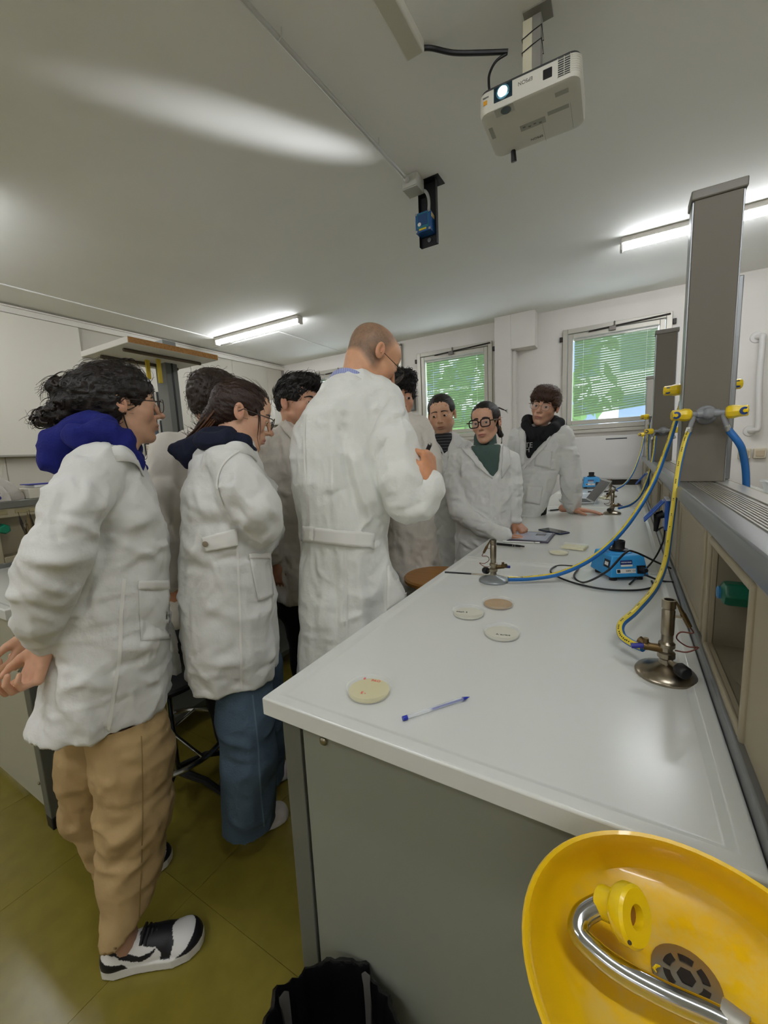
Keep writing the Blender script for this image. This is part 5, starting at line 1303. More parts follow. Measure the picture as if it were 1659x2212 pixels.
def body(P, H, torso, hands=(), limbs=()):
    """one skin mesh: head and neck, trunk and limbs, hands"""
    J = [p for t in limbs for p in t]
    pts = np.array([t[:3] for t in torso]+[q[0] for q in J]); v = Vol(pts.min(0)-.2, pts.max(0)+.2, .02)
    for a, b in zip(torso, torso[1:]): v.cone(a[:3], b[:3], a[3]*.62, b[3]*.62, .04)
    for t in limbs:
        for (a, ra), (b, rb) in zip(t, t[1:]): v.cone(a, b, ra*.72, rb*.72, .02)
    V, Q = v.mesh(); parts = [(H.out(H.V0), H.Q, H.C), (V, Q, H.base)]+list(hands)
    V, Q, C = merge(parts); return npmesh('body', V, Q, SKIN, P.e, col=C)
# ------------------------------------------------------------------ people
def shoe(P, heel, toe, kind='plain', w=.046, up='d8d6d2', sole='d9d7d0', h=.075):
    heel, toe = np.array(heel, float), np.array(toe, float); heel[2] = toe[2] = 0; d = toe-heel; L = np.linalg.norm(d); x = d/L; y = np.array([-x[1], x[0], 0])
    v = Vol((-.03, -.075, -.01), (L+.03, .075, .15), .0026 if kind == 'sneaker' else .006)
    hl = w*.78; b = lambda t: t*L
    # upper
    v.cone((hl+.004, 0, .045), (hl+.012, 0, .075), hl*.95, hl*.85, .01).cone((hl, 0, .03), (b(.62), 0, .030), hl*.95, w*.80, .02).cone((b(.45), 0, .045), (b(.78), 0, .028), w*.62, w*.55, .02)
    v.ell((b(.80), 0, .028), (b(.19), w*.98, .030), .015)
    # sole slab
    v.half((0, 0, .0), (0, 0, -1), .001)
    S, g = v.sl(v.lo, v.lo+v.h*v.n); t = np.clip(g[0]/L, 0, 1); wd = np.interp(t.ravel(), [0, .04, .15, .35, .55, .72, .88, .97, 1.0], [w*.25, w*.6, w*.80, w*.80, w*.92, w*1.06, w*.92, w*.55, w*.22]).reshape(t.shape)
    e = np.maximum(np.maximum(np.abs(g[1])-wd, np.maximum(-g[0], g[0]-L)), np.maximum(.002-g[2], g[2]-.028)); v.comb(S, e, .004, False)
    v.ell((hl+.012, 0, .095), (hl*.72, hl*.62, .035), .006, True)
    V, Q = v.mesh(); V = relax(V, Q, 1, .3)
    W_, K_ = np.array(lin(up)), np.array(lin('121016')); C = np.tile(W_, (len(V), 1)); t = V[:, 0]/L; z = V[:, 2]; ay = np.abs(V[:, 1])
    if kind == 'sneaker':
        def inpoly(poly):
            r = np.zeros(len(t), bool); n_ = len(poly)
            for a in range(n_):
                (x0, y0), (x1, y1) = poly[a], poly[(a+1) % n_]
                if y0 != y1: r ^= ((y0 > z) != (y1 > z)) & (t < (x1-x0)*(z-y0)/(y1-y0)+x0)
            return r
        for poly in ([(.76, .028), (1.05, .028), (1.05, .056), (.93, .052), (.85, .040)], [(.36, .10), (.42, .105), (.70, .072), (.735, .055), (.70, .028), (.60, .028), (.62, .046), (.56, .060), (.46, .066), (.38, .080)],
                     [(-.05, .028), (.30, .028), (.25, .044), (.13, .052), (-.05, .060)], [(.0, .078), (.20, .070), (.36, .074), (.40, .11), (.0, .12)],
                     [(.18, .072), (.24, .055), (.33, .041), (.43, .037), (.52, .043), (.585, .060), (.51, .053), (.42, .050), (.33, .056), (.25, .066)]):
            C[inpoly(poly)] = K_
    C[z < .0285] = np.array(lin(sole))
    if kind == 'sneaker': C[z < .004] = K_
    R_ = np.stack([x, y, [0, 0, 1]], 1)
    o = npmesh('shoe', V @ R_.T+heel, Q, mat('shoe_skin', 'ffffff', .5, attr='Col', bump=.05, bscale=300), P.e, col=C)
    if kind == 'sneaker':
        for i in range(6):
            tt = .42+i*.040; zt = .0835-.024*(i/5)
            m_ = MB().tube([R_ @ np.array((tt*L, -.028, zt-.012))+heel, R_ @ np.array((tt*L+.004, 0, zt+.006))+heel, R_ @ np.array((tt*L, .028, zt-.012))+heel], .0046, 6); m_.build('shoe_lace', mat('lace_black', '141217', .7), o)
    return o
def legs(P, mt, hip, feet, r=(.088, .072, .056), res=.012, shoes='3a3838', dirn=(1, 0), knee=0.0, hem=.06):
    hip = np.array(hip, float)
    def bld(v):
        v.ell(hip+(0, 0, .02), (.13, .13, .12), .03)
        for k, f in enumerate(feet):
            f = np.array((f[0], f[1], hem)); a = hip+(f-hip)*np.array([.45, .45, 0]); kn = (a+f)/2+np.array((dirn[0], dirn[1], 0))*knee; kn[2] = (hip[2]+hem)/2
            v.cone(a, kn, r[0], r[1], .03).cone(kn, f, r[1], r[2], .03)
        v.half((0, 0, hem), (0, 0, -1), .003)
    F = np.array([(f[0], f[1], 0) for f in feet]+[hip]); garment(P, 'trousers', mt, res, bld, (F.min(0)-.16, F.max(0)+.18), [((9, 9, 6), .006, 4, False), ((22, 22, 14), .003, 5, True)])
    for f in feet:
        a = np.array((f[0]-dirn[0]*.09, f[1]-dirn[1]*.09, 0)); shoe(P, a, a+np.array((dirn[0], dirn[1], 0))*.27, up=shoes, sole=shoes)
HB = {}
def hm(c): return hair_mat('hair_'+c, c)
BLACKTR = mat('black_trousers', '17171a', .8, bump=.2, bscale=40)

def band(P, pts, h, flare, name, mt, parent=None):
    top = bez([P.J(*p) for p in pts], 30); c = sum(top, Vector())/len(top); m_ = MB(); k = len(top)
    out = [((p-c)*Vector((1, 1, 0))).normalized() for p in top]
    m_.add([p+Vector((0, 0, .006)) for p in top]+[p+o_*flare*.5-Vector((0, 0, h*.45)) for p, o_ in zip(top, out)]+[p+o_*flare-Vector((0, 0, h)) for p, o_ in zip(top, out)], [(r*k+i, r*k+i+1, (r+1)*k+i+1, (r+1)*k+i) for r in (0, 1) for i in range(k-1)])
    return m_.build(name, mt, parent or P.e, solid=.004)
# ---- girl with bun, blue hood and sneakers
P = Person('curly haired girl in glasses, white coat over blue hood, hands clasped behind her', 230, 1.40)
neck = P.J(262, 960, .08)
H = Head(P, P.J(262, 876, .09), -8, 1, 0, .95, 'dcae8e', jaw=.95, nose=1.02, neck_to=neck, neck_r=.048, lips='a05a50')
sk = 'd2a284'
HE1, TO1, HE2, TO2 = P.Jz(222, 2092, 0), P.Jz(442, 2028, 0), P.Jz(212, 1945, 0), P.Jz(372, 1842, 0)
ANK1 = HE1+.215*(TO1-HE1)+np.array((0, 0, .09)); ANK2 = HE2+.22*(TO2-HE2)+np.array((0, 0, .09))
h1 = hand(P, P.J(98, 1392, -.07), (-.42, -.10, -.9), (.75, .45, -.25), [(50, 65, 40), (55, 68, 40), (60, 70, 40), (64, 70, 40)], sk, 1, 1.0, .05, (.5, .6))
h2 = hand(P, P.J(78, 1362, .06), (-.45, -.25, -.9), (.6, -.7, .0), [(45, 55, 30), (50, 55, 30), (55, 60, 30), (60, 60, 30)], sk, -1, .92, .05, (.4, .6))
body(P, H, [(*neck, .06), (*P.J(225, 1060, .02), .11), (*P.J(230, 1250, 0), .11), (*P.J(235, 1500, 0), .12)], [h1, h2], [[(P.J(205, 1010, -.1), .05), (P.J(122, 1195, -.15), .045), (P.J(98, 1385, -.08), .03)], [(P.J(205, 1010, .12), .05), (P.J(122, 1195, .15), .045), (P.J(80, 1360, .06), .03)],
     [(P.J(270, 1560, -.08), .07), (P.J(285, 1800, -.1), .05), (ANK1, .04)], [(P.J(225, 1560, .1), .07), (P.J(200, 1730, .12), .05), (ANK2, .04)]])
H.eyes((1, 0, -.15)); H.brows(hm('2a1d16')); H.glasses(mat('frame_dark', '2d1f1c', .3), 'thin', x=.108, w=.026, h=.021, r=.0013)
hp = lambda x, y, d=.09: H.inv(P.J(x, y, d))
def ext(v):
    v.ell(hp(175, 850), (.050, .055, .060), .03).ell(hp(150, 875), (.045, .045, .040), .03).ell(hp(125, 900), (.040, .038, .030), .02).ell(hp(128, 838), (.028, .030, .026), .02).ell(hp(100, 905), (.022, .025, .024), .015)
    v.cone(hp(245, 880, .03), hp(238, 920, .04), .022, .016, .02)
rng = np.random.default_rng(5); cv = []
for k in range(60):
    c = [(112, 880), (140, 835), (95, 905), (125, 910), (160, 850)][k % 5]; c = (c[0]+rng.uniform(-18, 18), c[1]+rng.uniform(-14, 14)); a0 = rng.uniform(0, 6.28); R_ = rng.uniform(8, 17); d0 = .09+rng.uniform(-.05, .05)
    cv.append([hp(c[0]+R_*math.cos(a0+i*1.0)-i*1.2, c[1]+R_*.8*math.sin(a0+i*1.0)+i*.8, d0+.008*i) for i in range(6)])
cv += [[hp(88, 905), hp(72, 900), hp(76, 920), hp(92, 926), hp(106, 915)], [hp(110, 850), hp(98, 835), hp(112, 815), hp(135, 802), hp(152, 808)], [hp(140, 815), hp(125, 822), hp(118, 840)]]
fr_ = [[hp(262, 880, .02), hp(272, 915, .02), hp(284, 945, .01), hp(293, 975, .0), hp(300, 1000, -.01)], [hp(285, 960, .02), hp(297, 985, .0), hp(315, 992, -.01), hp(318, 980, 0)], [hp(250, 905, .02), hp(262, 935, .02), hp(275, 948, .02)],
       [hp(290, 815, .08), hp(318, 832, .08), hp(322, 850, .08)], [hp(300, 805, .1), hp(325, 830, .12), hp(318, 852, .12)], [hp(250, 790), hp(285, 775), hp(305, 800)], [hp(230, 787), hp(268, 774), hp(290, 778)]]
hair(P, H, hm('1d1511'), '1d1511', .013, .054, nap=-.10, strands=900, slen=.05, ext=ext, flow=(-1, 0, -.35), curl=3, amp=.004, seed=2, temple=.030, facecut=1.2, tips=locks(cv, '23180f', .0035, 5, 1)+locks(fr_, '20150e', .0022, 5, 2))
BLUE = mat('royal_blue_fleece', '131c70', .9, bump=.3, bscale=120)
def hood(v):
    limb(v, P, [(120, 985, .05, 24), (135, 965, .04, 36), (180, 935, .04, 34), (205, 915, .06, 30)], .03)
    limb(v, P, [(175, 945, -.06, 32), (225, 935, -.07, 22), (262, 962, -.06, 20), (290, 1000, -.03, 14), (300, 1040, -.02, 9)], .025)
    limb(v, P, [(180, 935, .16, 28), (230, 925, .18, 22), (280, 965, .16, 18), (302, 1010, .06, 14)], .025)
    limb(v, P, [(112, 1000, .03, 20), (122, 1008, .03, 15)], .02); limb(v, P, [(200, 905, .05, 20), (225, 915, -.02, 16), (262, 955, -.05, 15)], .02); limb(v, P, [(200, 960, .05, 40), (240, 985, .06, 38)], .02)
garment(P, 'hood', BLUE, .007, hood, bound(P, [(80, 880, .25), (320, 1060, -.2)], .05), [((14, 14, 14), .008, 1, False), ((34, 20, 34), .005, 2, True)], crease=(26, .007, 3))
rows1 = P.rows([(958, 225, 285, .07, .05), (975, 165, 296, .115, .04), (1005, 142, 308, .14, .03), (1060, 122, 330, .15, .01), (1110, 108, 345, .155, .0), (1160, 102, 354, .155, 0), (1220, 102, 357, .155, 0), (1300, 106, 362, .165, 0), (1380, 100, 366, .175, 0), (1450, 86, 368, .165, 0), (1490, 74, 369, .165, 0), (1530, 62, 366, .16, 0)])
def coat1(v):
    v.loft(rows1, .03)
    limb(v, P, [(215, 1000, -.09, 52), (172, 1085, -.16, 58), (128, 1190, -.18, 62), (102, 1262, -.16, 62), (96, 1325, -.13, 56), (100, 1368, -.10, 36), (100, 1388, -.09, 27)], .010)
    limb(v, P, [(215, 1000, .12, 50), (172, 1085, .17, 52), (122, 1190, .18, 52), (100, 1290, .12, 48), (88, 1355, .07, 30)], .025)
    limb(v, P, [(345, 1290, .17, 12), (378, 1400, .20, 13), (385, 1480, .21, 14)], .01)
j = lambda x, y, d=0: (x, y)
garment(P, 'lab_coat', COAT, .0066, coat1, bound(P, [(25, 930, .3), (400, 1600, -.3)], .05), STD+[((3, 3, 30), .003, 7, True)],
        [(j(200, 1030, -.22), j(140, 1170, -.26), .010, .018), (j(235, 1040, -.20), j(205, 1250, -.24), -.012, .02), (j(215, 1230, -.2), j(270, 1110, -.17), -.016, .018), (j(250, 1140, -.17), j(350, 1105, -.1), .010, .02), (j(55, 1200, -.22), j(170, 1215, -.24), .012, .014), (j(292, 1035), j(232, 1120), -.016, .012), (j(236, 1115), j(206, 1235), -.022, .013), (j(206, 1235), j(165, 1330), -.020, .013), (j(165, 1330), j(125, 1385), -.014, .012), (j(150, 1120), j(215, 1160), .009, .012), (j(70, 1240), j(150, 1290), .010, .013), (j(60, 1300), j(130, 1330), -.009, .012), (j(240, 1160), j(340, 1210), .008, .012), (j(250, 1230), j(330, 1180), .007, .012), (j(110, 1400), j(120, 1540), -.012, .016), (j(235, 1060), j(222, 1110), .010, .011), (j(262, 1060), j(245, 1115), .010, .011), (j(90, 1300, -.24), j(160, 1270, -.24), -.008, .02),
         (j(120, 1500, -.2), j(215, 1590, -.2), .010, .02), (j(150, 1450, -.19), j(290, 1500, -.19), .007, .018), (j(300, 1330, -.17), j(365, 1370, -.1), -.010, .012), (j(140, 1060, -.14), j(120, 1130, -.16), -.012, .015), (j(240, 1390, -.19), j(360, 1400, -.12), .006, .02)],
        (1.0, .45, .008, 6, 1.0), keep=True)
lc1 = bpy.data.objects[[o.name for o in P.e.children if o.name.startswith('lab_coat')][-1]]
P.patch(strip([(268, 1250), (262, 1330), (258, 1420), (245, 1500), (232, 1592)], 8), 24, 3, 'side_seam', SEAM, lc1, .0025)
P.patch(quad((297, 1255), (362, 1255), (366, 1380), (303, 1385)), 14, 16, 'pocket', COAT, lc1, .004, solid=.002)
P.patch(quad((297, 1254), (362, 1254), (363, 1273), (297, 1274)), 14, 4, 'pocket_band', SEAM, lc1, .006, solid=.002)
band(P, [(215, 992, -.12), (235, 974, -.135), (262, 968, -.13), (284, 982, -.11), (297, 1004, -.08)], .035, .014, 'collar', COAT, lc1)
KHAKI = mat('khaki_cotton', 'ab9064', .85, var=.05, vscale=14, bump=.25, bscale=40)
def pants1(v):
    limb(v, P, [(265, 1540, -.06, 78), (288, 1640, -.08, 80), (292, 1750, -.09, 78), (285, 1850, -.10, 64), (280, 1900, -.11, 58)], .03)
    a = P.J(280, 1900, -.11); v.cone(a, ANK1, P.R(58, 276, -.11), .051, .03)
    limb(v, P, [(215, 1540, .09, 74), (200, 1640, .10, 64), (196, 1740, .12, 52)], .03); v.cone(P.J(196, 1740, .12), ANK2, P.R(52, 196, .12), .048, .03)
    v.half((ANK1[0], 0, .105), (.35, 0, -1), .004)
garment(P, 'trousers', KHAKI, .0075, pants1, bound(P, [(110, 1500, .3), (400, 2110, -.3)], .05), [((10, 10, 6), .008, 1, False), ((26, 26, 20), .004, 2, True), ((8, 8, 26), .004, 3, True)],
        [(j(260, 1620, -.18), j(330, 1650, -.16), .008, .015), (j(320, 1750, -.17), j(230, 1850, -.18), .008, .015), (j(325, 1790, -.17), j(235, 1890, -.18), -.008, .014), (j(330, 1830, -.17), j(240, 1930, -.18), .008, .014)], keep=True)
P.patch(strip([(305, 1590), (308, 1700), (306, 1850), (300, 1980), (298, 2040)], 3), 30, 2, 'trouser_seam', mat('khaki_seam', '8d7549', .85), None, .0022)
shoe(P, HE1, TO1, 'sneaker', .052); shoe(P, HE2, TO2, 'sneaker', .050)
MB().cyl(HE1+.24*(TO1-HE1)+np.array((0, 0, .04)), ANK1+np.array((0, 0, .03)), .036, n=14).build('sock', mat('ankle_sock', 'a9826a', .8), P.e)

# ---- girl with ponytail, navy hood and jeans
P = Person('girl with ponytail and glasses bending forward, navy hood, flared jeans', 510, 1.42)
neck = P.J(505, 962, .06)
H = Head(P, P.J(523, 899, .10), -3, 20, 4, .95, 'd9ab8d', jaw=.92, nose=.95, neck_to=neck, neck_r=.046, lips='a8505a', lookdown=.6)
body(P, H, [(*neck, .055), (*P.J(480, 1050, .02), .10), (*P.J(490, 1250, 0), .10), (*P.J(500, 1440, 0), .11)], [], [[(P.J(500, 1020, -.1), .045), (P.J(575, 1125, -.12), .04), (P.J(560, 1160, .08), .03)], [(P.J(500, 1020, .14), .045), (P.J(590, 1130, .16), .04), (P.J(560, 1160, .08), .03)],
     [(P.J(520, 1460, -.08), .07), (P.Jz(535, 1800, .06), .04)], [(P.J(560, 1460, .14), .07), (P.Jz(575, 1690, .06), .04)]])
H.eyes((1, 0, -.4)); H.brows(hm('2a1a12')); H.glasses(mat('frame_black', '17151a', .3), 'thin', x=.107, w=.026, h=.020, r=.0015, temple_mat=mat('frame_temple', '55504c', .3, metal=.5))
hp = lambda x, y, d=.10: H.inv(P.J(x, y, d))
def ext(v):
    v.ell(hp(486, 868), (.034, .034, .036), .02).cone(hp(484, 870), hp(462, 905), .034, .036, .02).cone(hp(462, 905), hp(425, 945), .036, .022, .02)
rng = np.random.default_rng(6); cv = []
for k in range(70):
    a = rng.uniform(-16, 16); d0 = .10+rng.uniform(-.05, .05); e_ = rng.uniform(0, 1)
    cv.append([hp(486+a*.4, 860+rng.uniform(-4, 10), d0), hp(470+a*.8-6*e_, 890, d0), hp(450+a-10*e_, 915+8*e_, d0), hp(425+a*.9-14*e_, 942+8*e_, d0), hp(410+a*.6-8*e_, 955+6*e_, d0)])
fr_ = [[hp(545, 860, .06), hp(556, 880, .04), hp(560, 910, .03), hp(556, 945, .03), hp(562, 972, .02)], [hp(552, 862, .06), hp(560, 885, .04), hp(563, 920, .04), hp(561, 950, .04)], [hp(555, 860, .1), hp(575, 880, .1), hp(586, 900, .12)], [hp(548, 866, .05), hp(558, 895, .03), hp(557, 925, .03)]]+[[hp(550+3*k, 856, .05+.02*k), hp(565+2*k, 872, .04+.02*k), hp(572+2*k, 890, .05+.02*k)] for k in range(5)]
hair(P, H, hm('301d14'), '301d14', .007, .056, nap=-.07, strands=500, slen=.05, ext=ext, flow=(-1, 0, .25), amp=.0025, seed=4, temple=.030, facecut=1.2, tips=locks(cv, '5a381f', .0044, 5, 3)+locks(fr_, '301d13', .0026, 5, 4))
NAVYF = mat('navy_fleece', '141a30', .9, bump=.3, bscale=120)
def hood(v):
    limb(v, P, [(378, 972, .03, 13), (410, 975, .02, 24), (450, 955, .02, 26), (490, 945, .04, 22)], .02); limb(v, P, [(410, 985, .02, 18), (406, 1000, .02, 12)], .02)
    limb(v, P, [(440, 955, -.06, 20), (490, 944, -.07, 15), (528, 955, -.05, 12), (545, 975, -.01, 9)], .02); limb(v, P, [(450, 945, .12, 20), (500, 940, .16, 15), (545, 962, .13, 12)], .02); limb(v, P, [(480, 962, .04, 34), (510, 972, .05, 28)], .02)
garment(P, 'hood', NAVYF, .007, hood, bound(P, [(350, 900, .25), (570, 1030, -.2)], .04), [((14, 14, 14), .005, 1, False), ((34, 20, 34), .004, 2, True)], crease=(22, .006, 4))
rows2 = P.rows([(955, 465, 540, .08, .05), (972, 430, 556, .12, .04), (1005, 412, 566, .145, .03), (1060, 400, 572, .15, .01), (1110, 397, 570, .15, .0), (1160, 391, 570, .15, 0), (1220, 388, 580, .155, 0), (1300, 391, 597, .165, 0), (1380, 394, 598, .175, 0), (1425, 400, 597, .165, 0), (1450, 402, 594, .16, 0)])
def coat2(v):
    v.loft(rows2, .03)
    limb(v, P, [(492, 1005, -.09, 50), (522, 1055, -.14, 52), (555, 1105, -.16, 46), (572, 1140, -.14, 35), (555, 1160, -.08, 30), (530, 1170, .02, 26)], .010); limb(v, P, [(500, 1005, .14, 48), (560, 1080, .18, 44), (590, 1130, .16, 32), (560, 1170, .06, 28)], .02)
j = lambda x, y, d=0: (x, y)
garment(P, 'lab_coat', COAT, .0068, coat2, bound(P, [(370, 930, .3), (625, 1500, -.3)], .05), STD, [(j(500, 1080, -.2), j(545, 1150, -.2), -.012, .015), (j(420, 1090, -.14), j(500, 1110, -.18), .012, .02), (j(410, 1130, -.14), j(500, 1135, -.17), -.010, .018), (j(395, 1170, -.14), j(430, 1200, -.16), .014, .02), (j(400, 1215, -.14), j(460, 1240, -.18), -.010, .016), (j(560, 1080, -.2), j(600, 1120, -.16), .008, .014), (j(430, 1330, -.2), j(500, 1290, -.2), .008, .018), (j(440, 1300, -.2), j(500, 1340, -.2), .008, .018), (j(450, 1420, -.2), j(520, 1400, -.2), -.006, .018)], (1.02, .55, .008, 6, 2.0), keep=True)
lc2 = [o for o in P.e.children if o.name.startswith('lab_coat')][-1]
st = P.patch(quad((438, 1161), (509, 1142), (512, 1178), (445, 1192)), 14, 8, 'half_belt', SEAM, lc2, .010, solid=.004)
l, n_ = P.hit(450, 1173); MB().lathe([(.0085, 0), (.0085, .003), (.006, .004)], 16, M=Matrix.Translation(l+n_*.013) @ n_.to_track_quat('Z', 'Y').to_matrix().to_4x4()).build('button', mat('button_horn', '8d806c', .35), lc2)
P.patch(strip([(511, 1140), (514, 1230), (518, 1330), (520, 1420), (521, 1488)], 5), 30, 2, 'side_seam', SEAM, lc2, .0025)
P.patch(strip([(528, 968), (500, 985), (478, 1010), (470, 1050), (482, 1090)], 4), 24, 2, 'armhole_seam', SEAM, lc2, .0025)
P.patch(quad((536, 1196), (579, 1194), (588, 1286), (556, 1299)), 10, 14, 'pocket', COAT, lc2, .006, solid=.003); P.patch(quad((536, 1195), (579, 1193), (580, 1206), (536, 1208)), 10, 4, 'pocket_band', SEAM, lc2, .008, solid=.002)
band(P, [(486, 966, -.12), (505, 958, -.125), (528, 962, -.12), (545, 976, -.09)], .03, .012, 'collar', COAT, lc2)
DENIM = mat('blue_denim', '4a5d6e', .85, var=.22, vscale=7, bump=.3, bscale=160)
def jeans(v):
    limb(v, P, [(520, 1440, -.05, 62), (532, 1540, -.06, 64), (538, 1640, -.07, 60)], .03)
    a = P.J(538, 1640, -.07); b = P.Jz(537, 1800, .05); v.cone(a, b, P.R(60, 538, -.07), .088, .03)
    limb(v, P, [(555, 1440, .12, 55), (562, 1540, .12, 52)], .03); v.cone(P.J(562, 1540, .12), P.Jz(572, 1700, .05), P.R(52, 560, .12), .075, .03); v.half((0, 0, .028), (0, 0, -1), .004)
garment(P, 'jeans', DENIM, .008, jeans, bound(P, [(430, 1400, .35), (640, 1880, -.3)], .05), [((10, 10, 6), .008, 1, False), ((24, 24, 18), .004, 2, True)], [(j(470, 1590, -.16), j(550, 1620, -.16), .010, .016), (j(480, 1640, -.16), j(550, 1660, -.16), -.008, .014), (j(475, 1750, -.16), j(540, 1800, -.16), .008, .02)], keep=True)
P.patch(strip([(545, 1500), (556, 1600), (562, 1700), (570, 1785)], 3.5), 26, 2, 'jeans_seam', mat('denim_seam', '5d7484', .85), None, .0022)
P.patch(strip([(476, 1818), (500, 1830), (535, 1834), (568, 1822), (598, 1796)], 7), 30, 3, 'jeans_hem', mat('denim_hem', '6d8090', .85, var=.3, vscale=90), None, .0022)
shoe(P, P.Jz(520, 1815, 0), P.Jz(622, 1755, 0), up='cfc6be', w=.042); shoe(P, P.Jz(560, 1700, 0), P.Jz(628, 1665, 0), up='cfc6be', w=.042)

# ---- student behind her
P = Person('student with brown hair mostly hidden behind the girl with the ponytail', 455, 1.82)
neck = P.J(462, 925, .02)
H = Head(P, P.J(472, 872, .0), -35, 8, 0, 1.0, 'cfa083', neck_to=neck, neck_r=.055)
sk = 'b9805f'; hd_ = hand(P, P.J(370, 1258, -.12), (.05, -.1, -1), (-.5, -.85, 0), [(15, 25, 15)]*4, sk, 1, 1.0, .04, (.3, .6))
body(P, H, [(*neck, .06), (*P.J(450, 1050, .0), .11), (*P.J(450, 1350, 0), .12)], [hd_], [[(P.J(365, 990, -.07), .05), (P.J(352, 1110, -.12), .04), (P.J(368, 1250, -.13), .03)], [(P.J(515, 990, .06), .05), (P.J(525, 1150, .08), .04), (P.J(525, 1240, .08), .03)]])
H.eyes(); hair(P, H, hm('2b1d14'), '2b1d14', .014, .035, nap=-.04, strands=500, slen=.045, flow=(.3, .2, -.6), curl=5, amp=.004, seed=7)
rows3 = P.rows([(925, 420, 505, .08, .0), (945, 370, 540, .11, 0), (980, 342, 560, .14, 0), (1060, 335, 545, .15, 0), (1200, 335, 540, .15, 0), (1320, 330, 545, .16, 0)])
def coat3(v):
    v.loft(rows3, .03); limb(v, P, [(368, 975, -.06, 36), (350, 1060, -.10, 36), (352, 1160, -.13, 36), (366, 1252, -.13, 26)], .02); limb(v, P, [(515, 975, .06, 34), (525, 1150, .08, 34), (525, 1250, .08, 28)], .02)
j = lambda x, y, d=0: (x, y)
garment(P, 'lab_coat', COATW, .010, coat3, bound(P, [(300, 900, .3), (600, 1340, -.3)], .05), STD, [(j(390, 1000, -.12), j(375, 1180, -.14), -.018, .02), (j(340, 1090, -.15), j(370, 1110, -.16), .008, .015)], (1.0, .7, .008, 5, .4))
legs(P, BLACKTR, P.J(452, 1350, 0), [(-.02, -.08), (.08, .12)], dirn=(.8, .6))

# ---- young man in profile beside the teacher
P = Person('young man with swept black hair in a creased white coat left of the teacher', 640, 2.05)
neck = P.J(632, 925, .03)
H = Head(P, P.J(645, 873, .0), 40, 3, 0, 1.03, 'cd9d80', neck_to=neck, neck_r=.054, jaw=.98, stub=('6b5040', .35), lips='9a5e52')
sk = 'bd8767'; hd_ = hand(P, P.J(592, 1215, -.10), (.12, -.1, -1), (-.6, -.75, 0), [(12, 20, 12), (15, 22, 15), (18, 25, 15), (20, 28, 15)], sk, 1, 1.0, .03, (.25, .5), arm=.09)
body(P, H, [(*neck, .06), (*P.J(640, 1050, .0), .12), (*P.J(640, 1250, 0), .12)], [hd_], [[(P.J(590, 975, -.05), .05), (P.J(582, 1100, -.1), .042), (P.J(592, 1205, -.1), .032)], [(P.J(700, 975, .05), .05), (P.J(705, 1200, .1), .032)]])
H.eyes((1, -.1, -.25)); H.brows(hm('15100d'), .0042, arch=.003)
hp = lambda x, y, d=.0: H.inv(P.J(x, y, d))
def ext(v): v.ell((.025, 0, .105), (.085, .070, .032), .02).ell((.075, 0, .082), (.03, .05, .022), .015)
hair(P, H, hm('120d0b'), '120d0b', .009, .052, nap=-.01, strands=900, slen=.045, ext=ext, flow=(.6, 0, .5), amp=.005, seed=8, temple=.030, sr=.0014)
rows4 = P.rows([(912, 612, 655, .06, .02), (930, 585, 690, .10, .02), (965, 566, 712, .14, 0), (1040, 565, 715, .15, 0), (1130, 572, 712, .15, 0), (1210, 585, 712, .15, 0), (1282, 590, 715, .16, 0)])
def coat4(v):
    v.loft(rows4, .03); limb(v, P, [(590, 960, -.05, 30), (578, 1040, -.09, 32), (580, 1120, -.11, 30), (590, 1196, -.11, 24)], .02); limb(v, P, [(700, 960, .05, 30), (712, 1100, .1, 30), (706, 1200, .1, 26)], .02)
    v.cone(P.J(641, 905, -.06), P.J(650, 955, -.12), .04, .01, .01, True)
j = lambda x, y, d=0: (x, y)
garment(P, 'lab_coat', COATW, .009, coat4, bound(P, [(545, 890, .3), (740, 1300, -.3)], .05), [((8, 8, 6), .006, 11, False), ((22, 22, 16), .006, 12, True), ((45, 45, 40), .003, 13, True)], [(j(610, 950, -.13), j(650, 1100, -.16), .010, .012), (j(590, 1050, -.14), j(640, 1080, -.16), .008, .015)], (.95, .72, .006, 6, .7), keep=True)
lc4 = [o for o in P.e.children if o.name.startswith('lab_coat')][-1]
P.patch(quad((606, 922), (618, 910), (638, 930), (630, 952)), 6, 6, 'collar', COATW, lc4, .010, solid=.004); P.patch(quad((573, 1178), (602, 1178), (602, 1200), (573, 1202)), 8, 5, 'cuff', COATW, lc4, .005, solid=.003)
legs(P, BLACKTR, P.J(645, 1300, 0), [(-.02, -.09), (.04, .1)], dirn=(.85, -.5))

# ---- teacher
P = Person('tall balding man in a belted white coat, seen from behind, writing with a marker', 765, 1.52)
neck = P.J(772, 825, .02)
H = Head(P, P.J(806, 775, .05), -24, 36, 3, 1.0, 'd6a27e', neck_to=neck, neck_r=.060, lookdown=1, nose=1.05, lips='b3705e')
# close-cropped greying hair: colour of the scalp only
V = H.V0; sm = lambda a: np.clip(a, 0, 1)
wgt = sm((.030-V[:, 0]+.25*(V[:, 2]-.06).clip(-.05, .1))/.03)*sm((V[:, 2]+.045+.5*(V[:, 0]+.07).clip(0, .06))/.02)*(np.abs(V[:, 1]) < .0755)
wgt = wgt*(1-.55*np.exp(-(((V[:, 0]-.0)/.07)**2+((V[:, 2]-.118)/.045)**2)))*(.80+.12*vnoise(V*320)+.08*vnoise(V*60)).clip(0, 1)
H.C = H.C*(1-.9*wgt[:, None])+np.array(lin('5a5246'))*.9*wgt[:, None]
sk = 'cf936c'; hd_ = hand(P, P.J(930, 1046, -.15), (-.03, .15, .97), (.80, -.55, .0), [(66, 75, 40), (74, 78, 40), (78, 78, 40), (82, 78, 40)], sk, 1, 1.10, .02, (.05, 1.3), arm=.02)
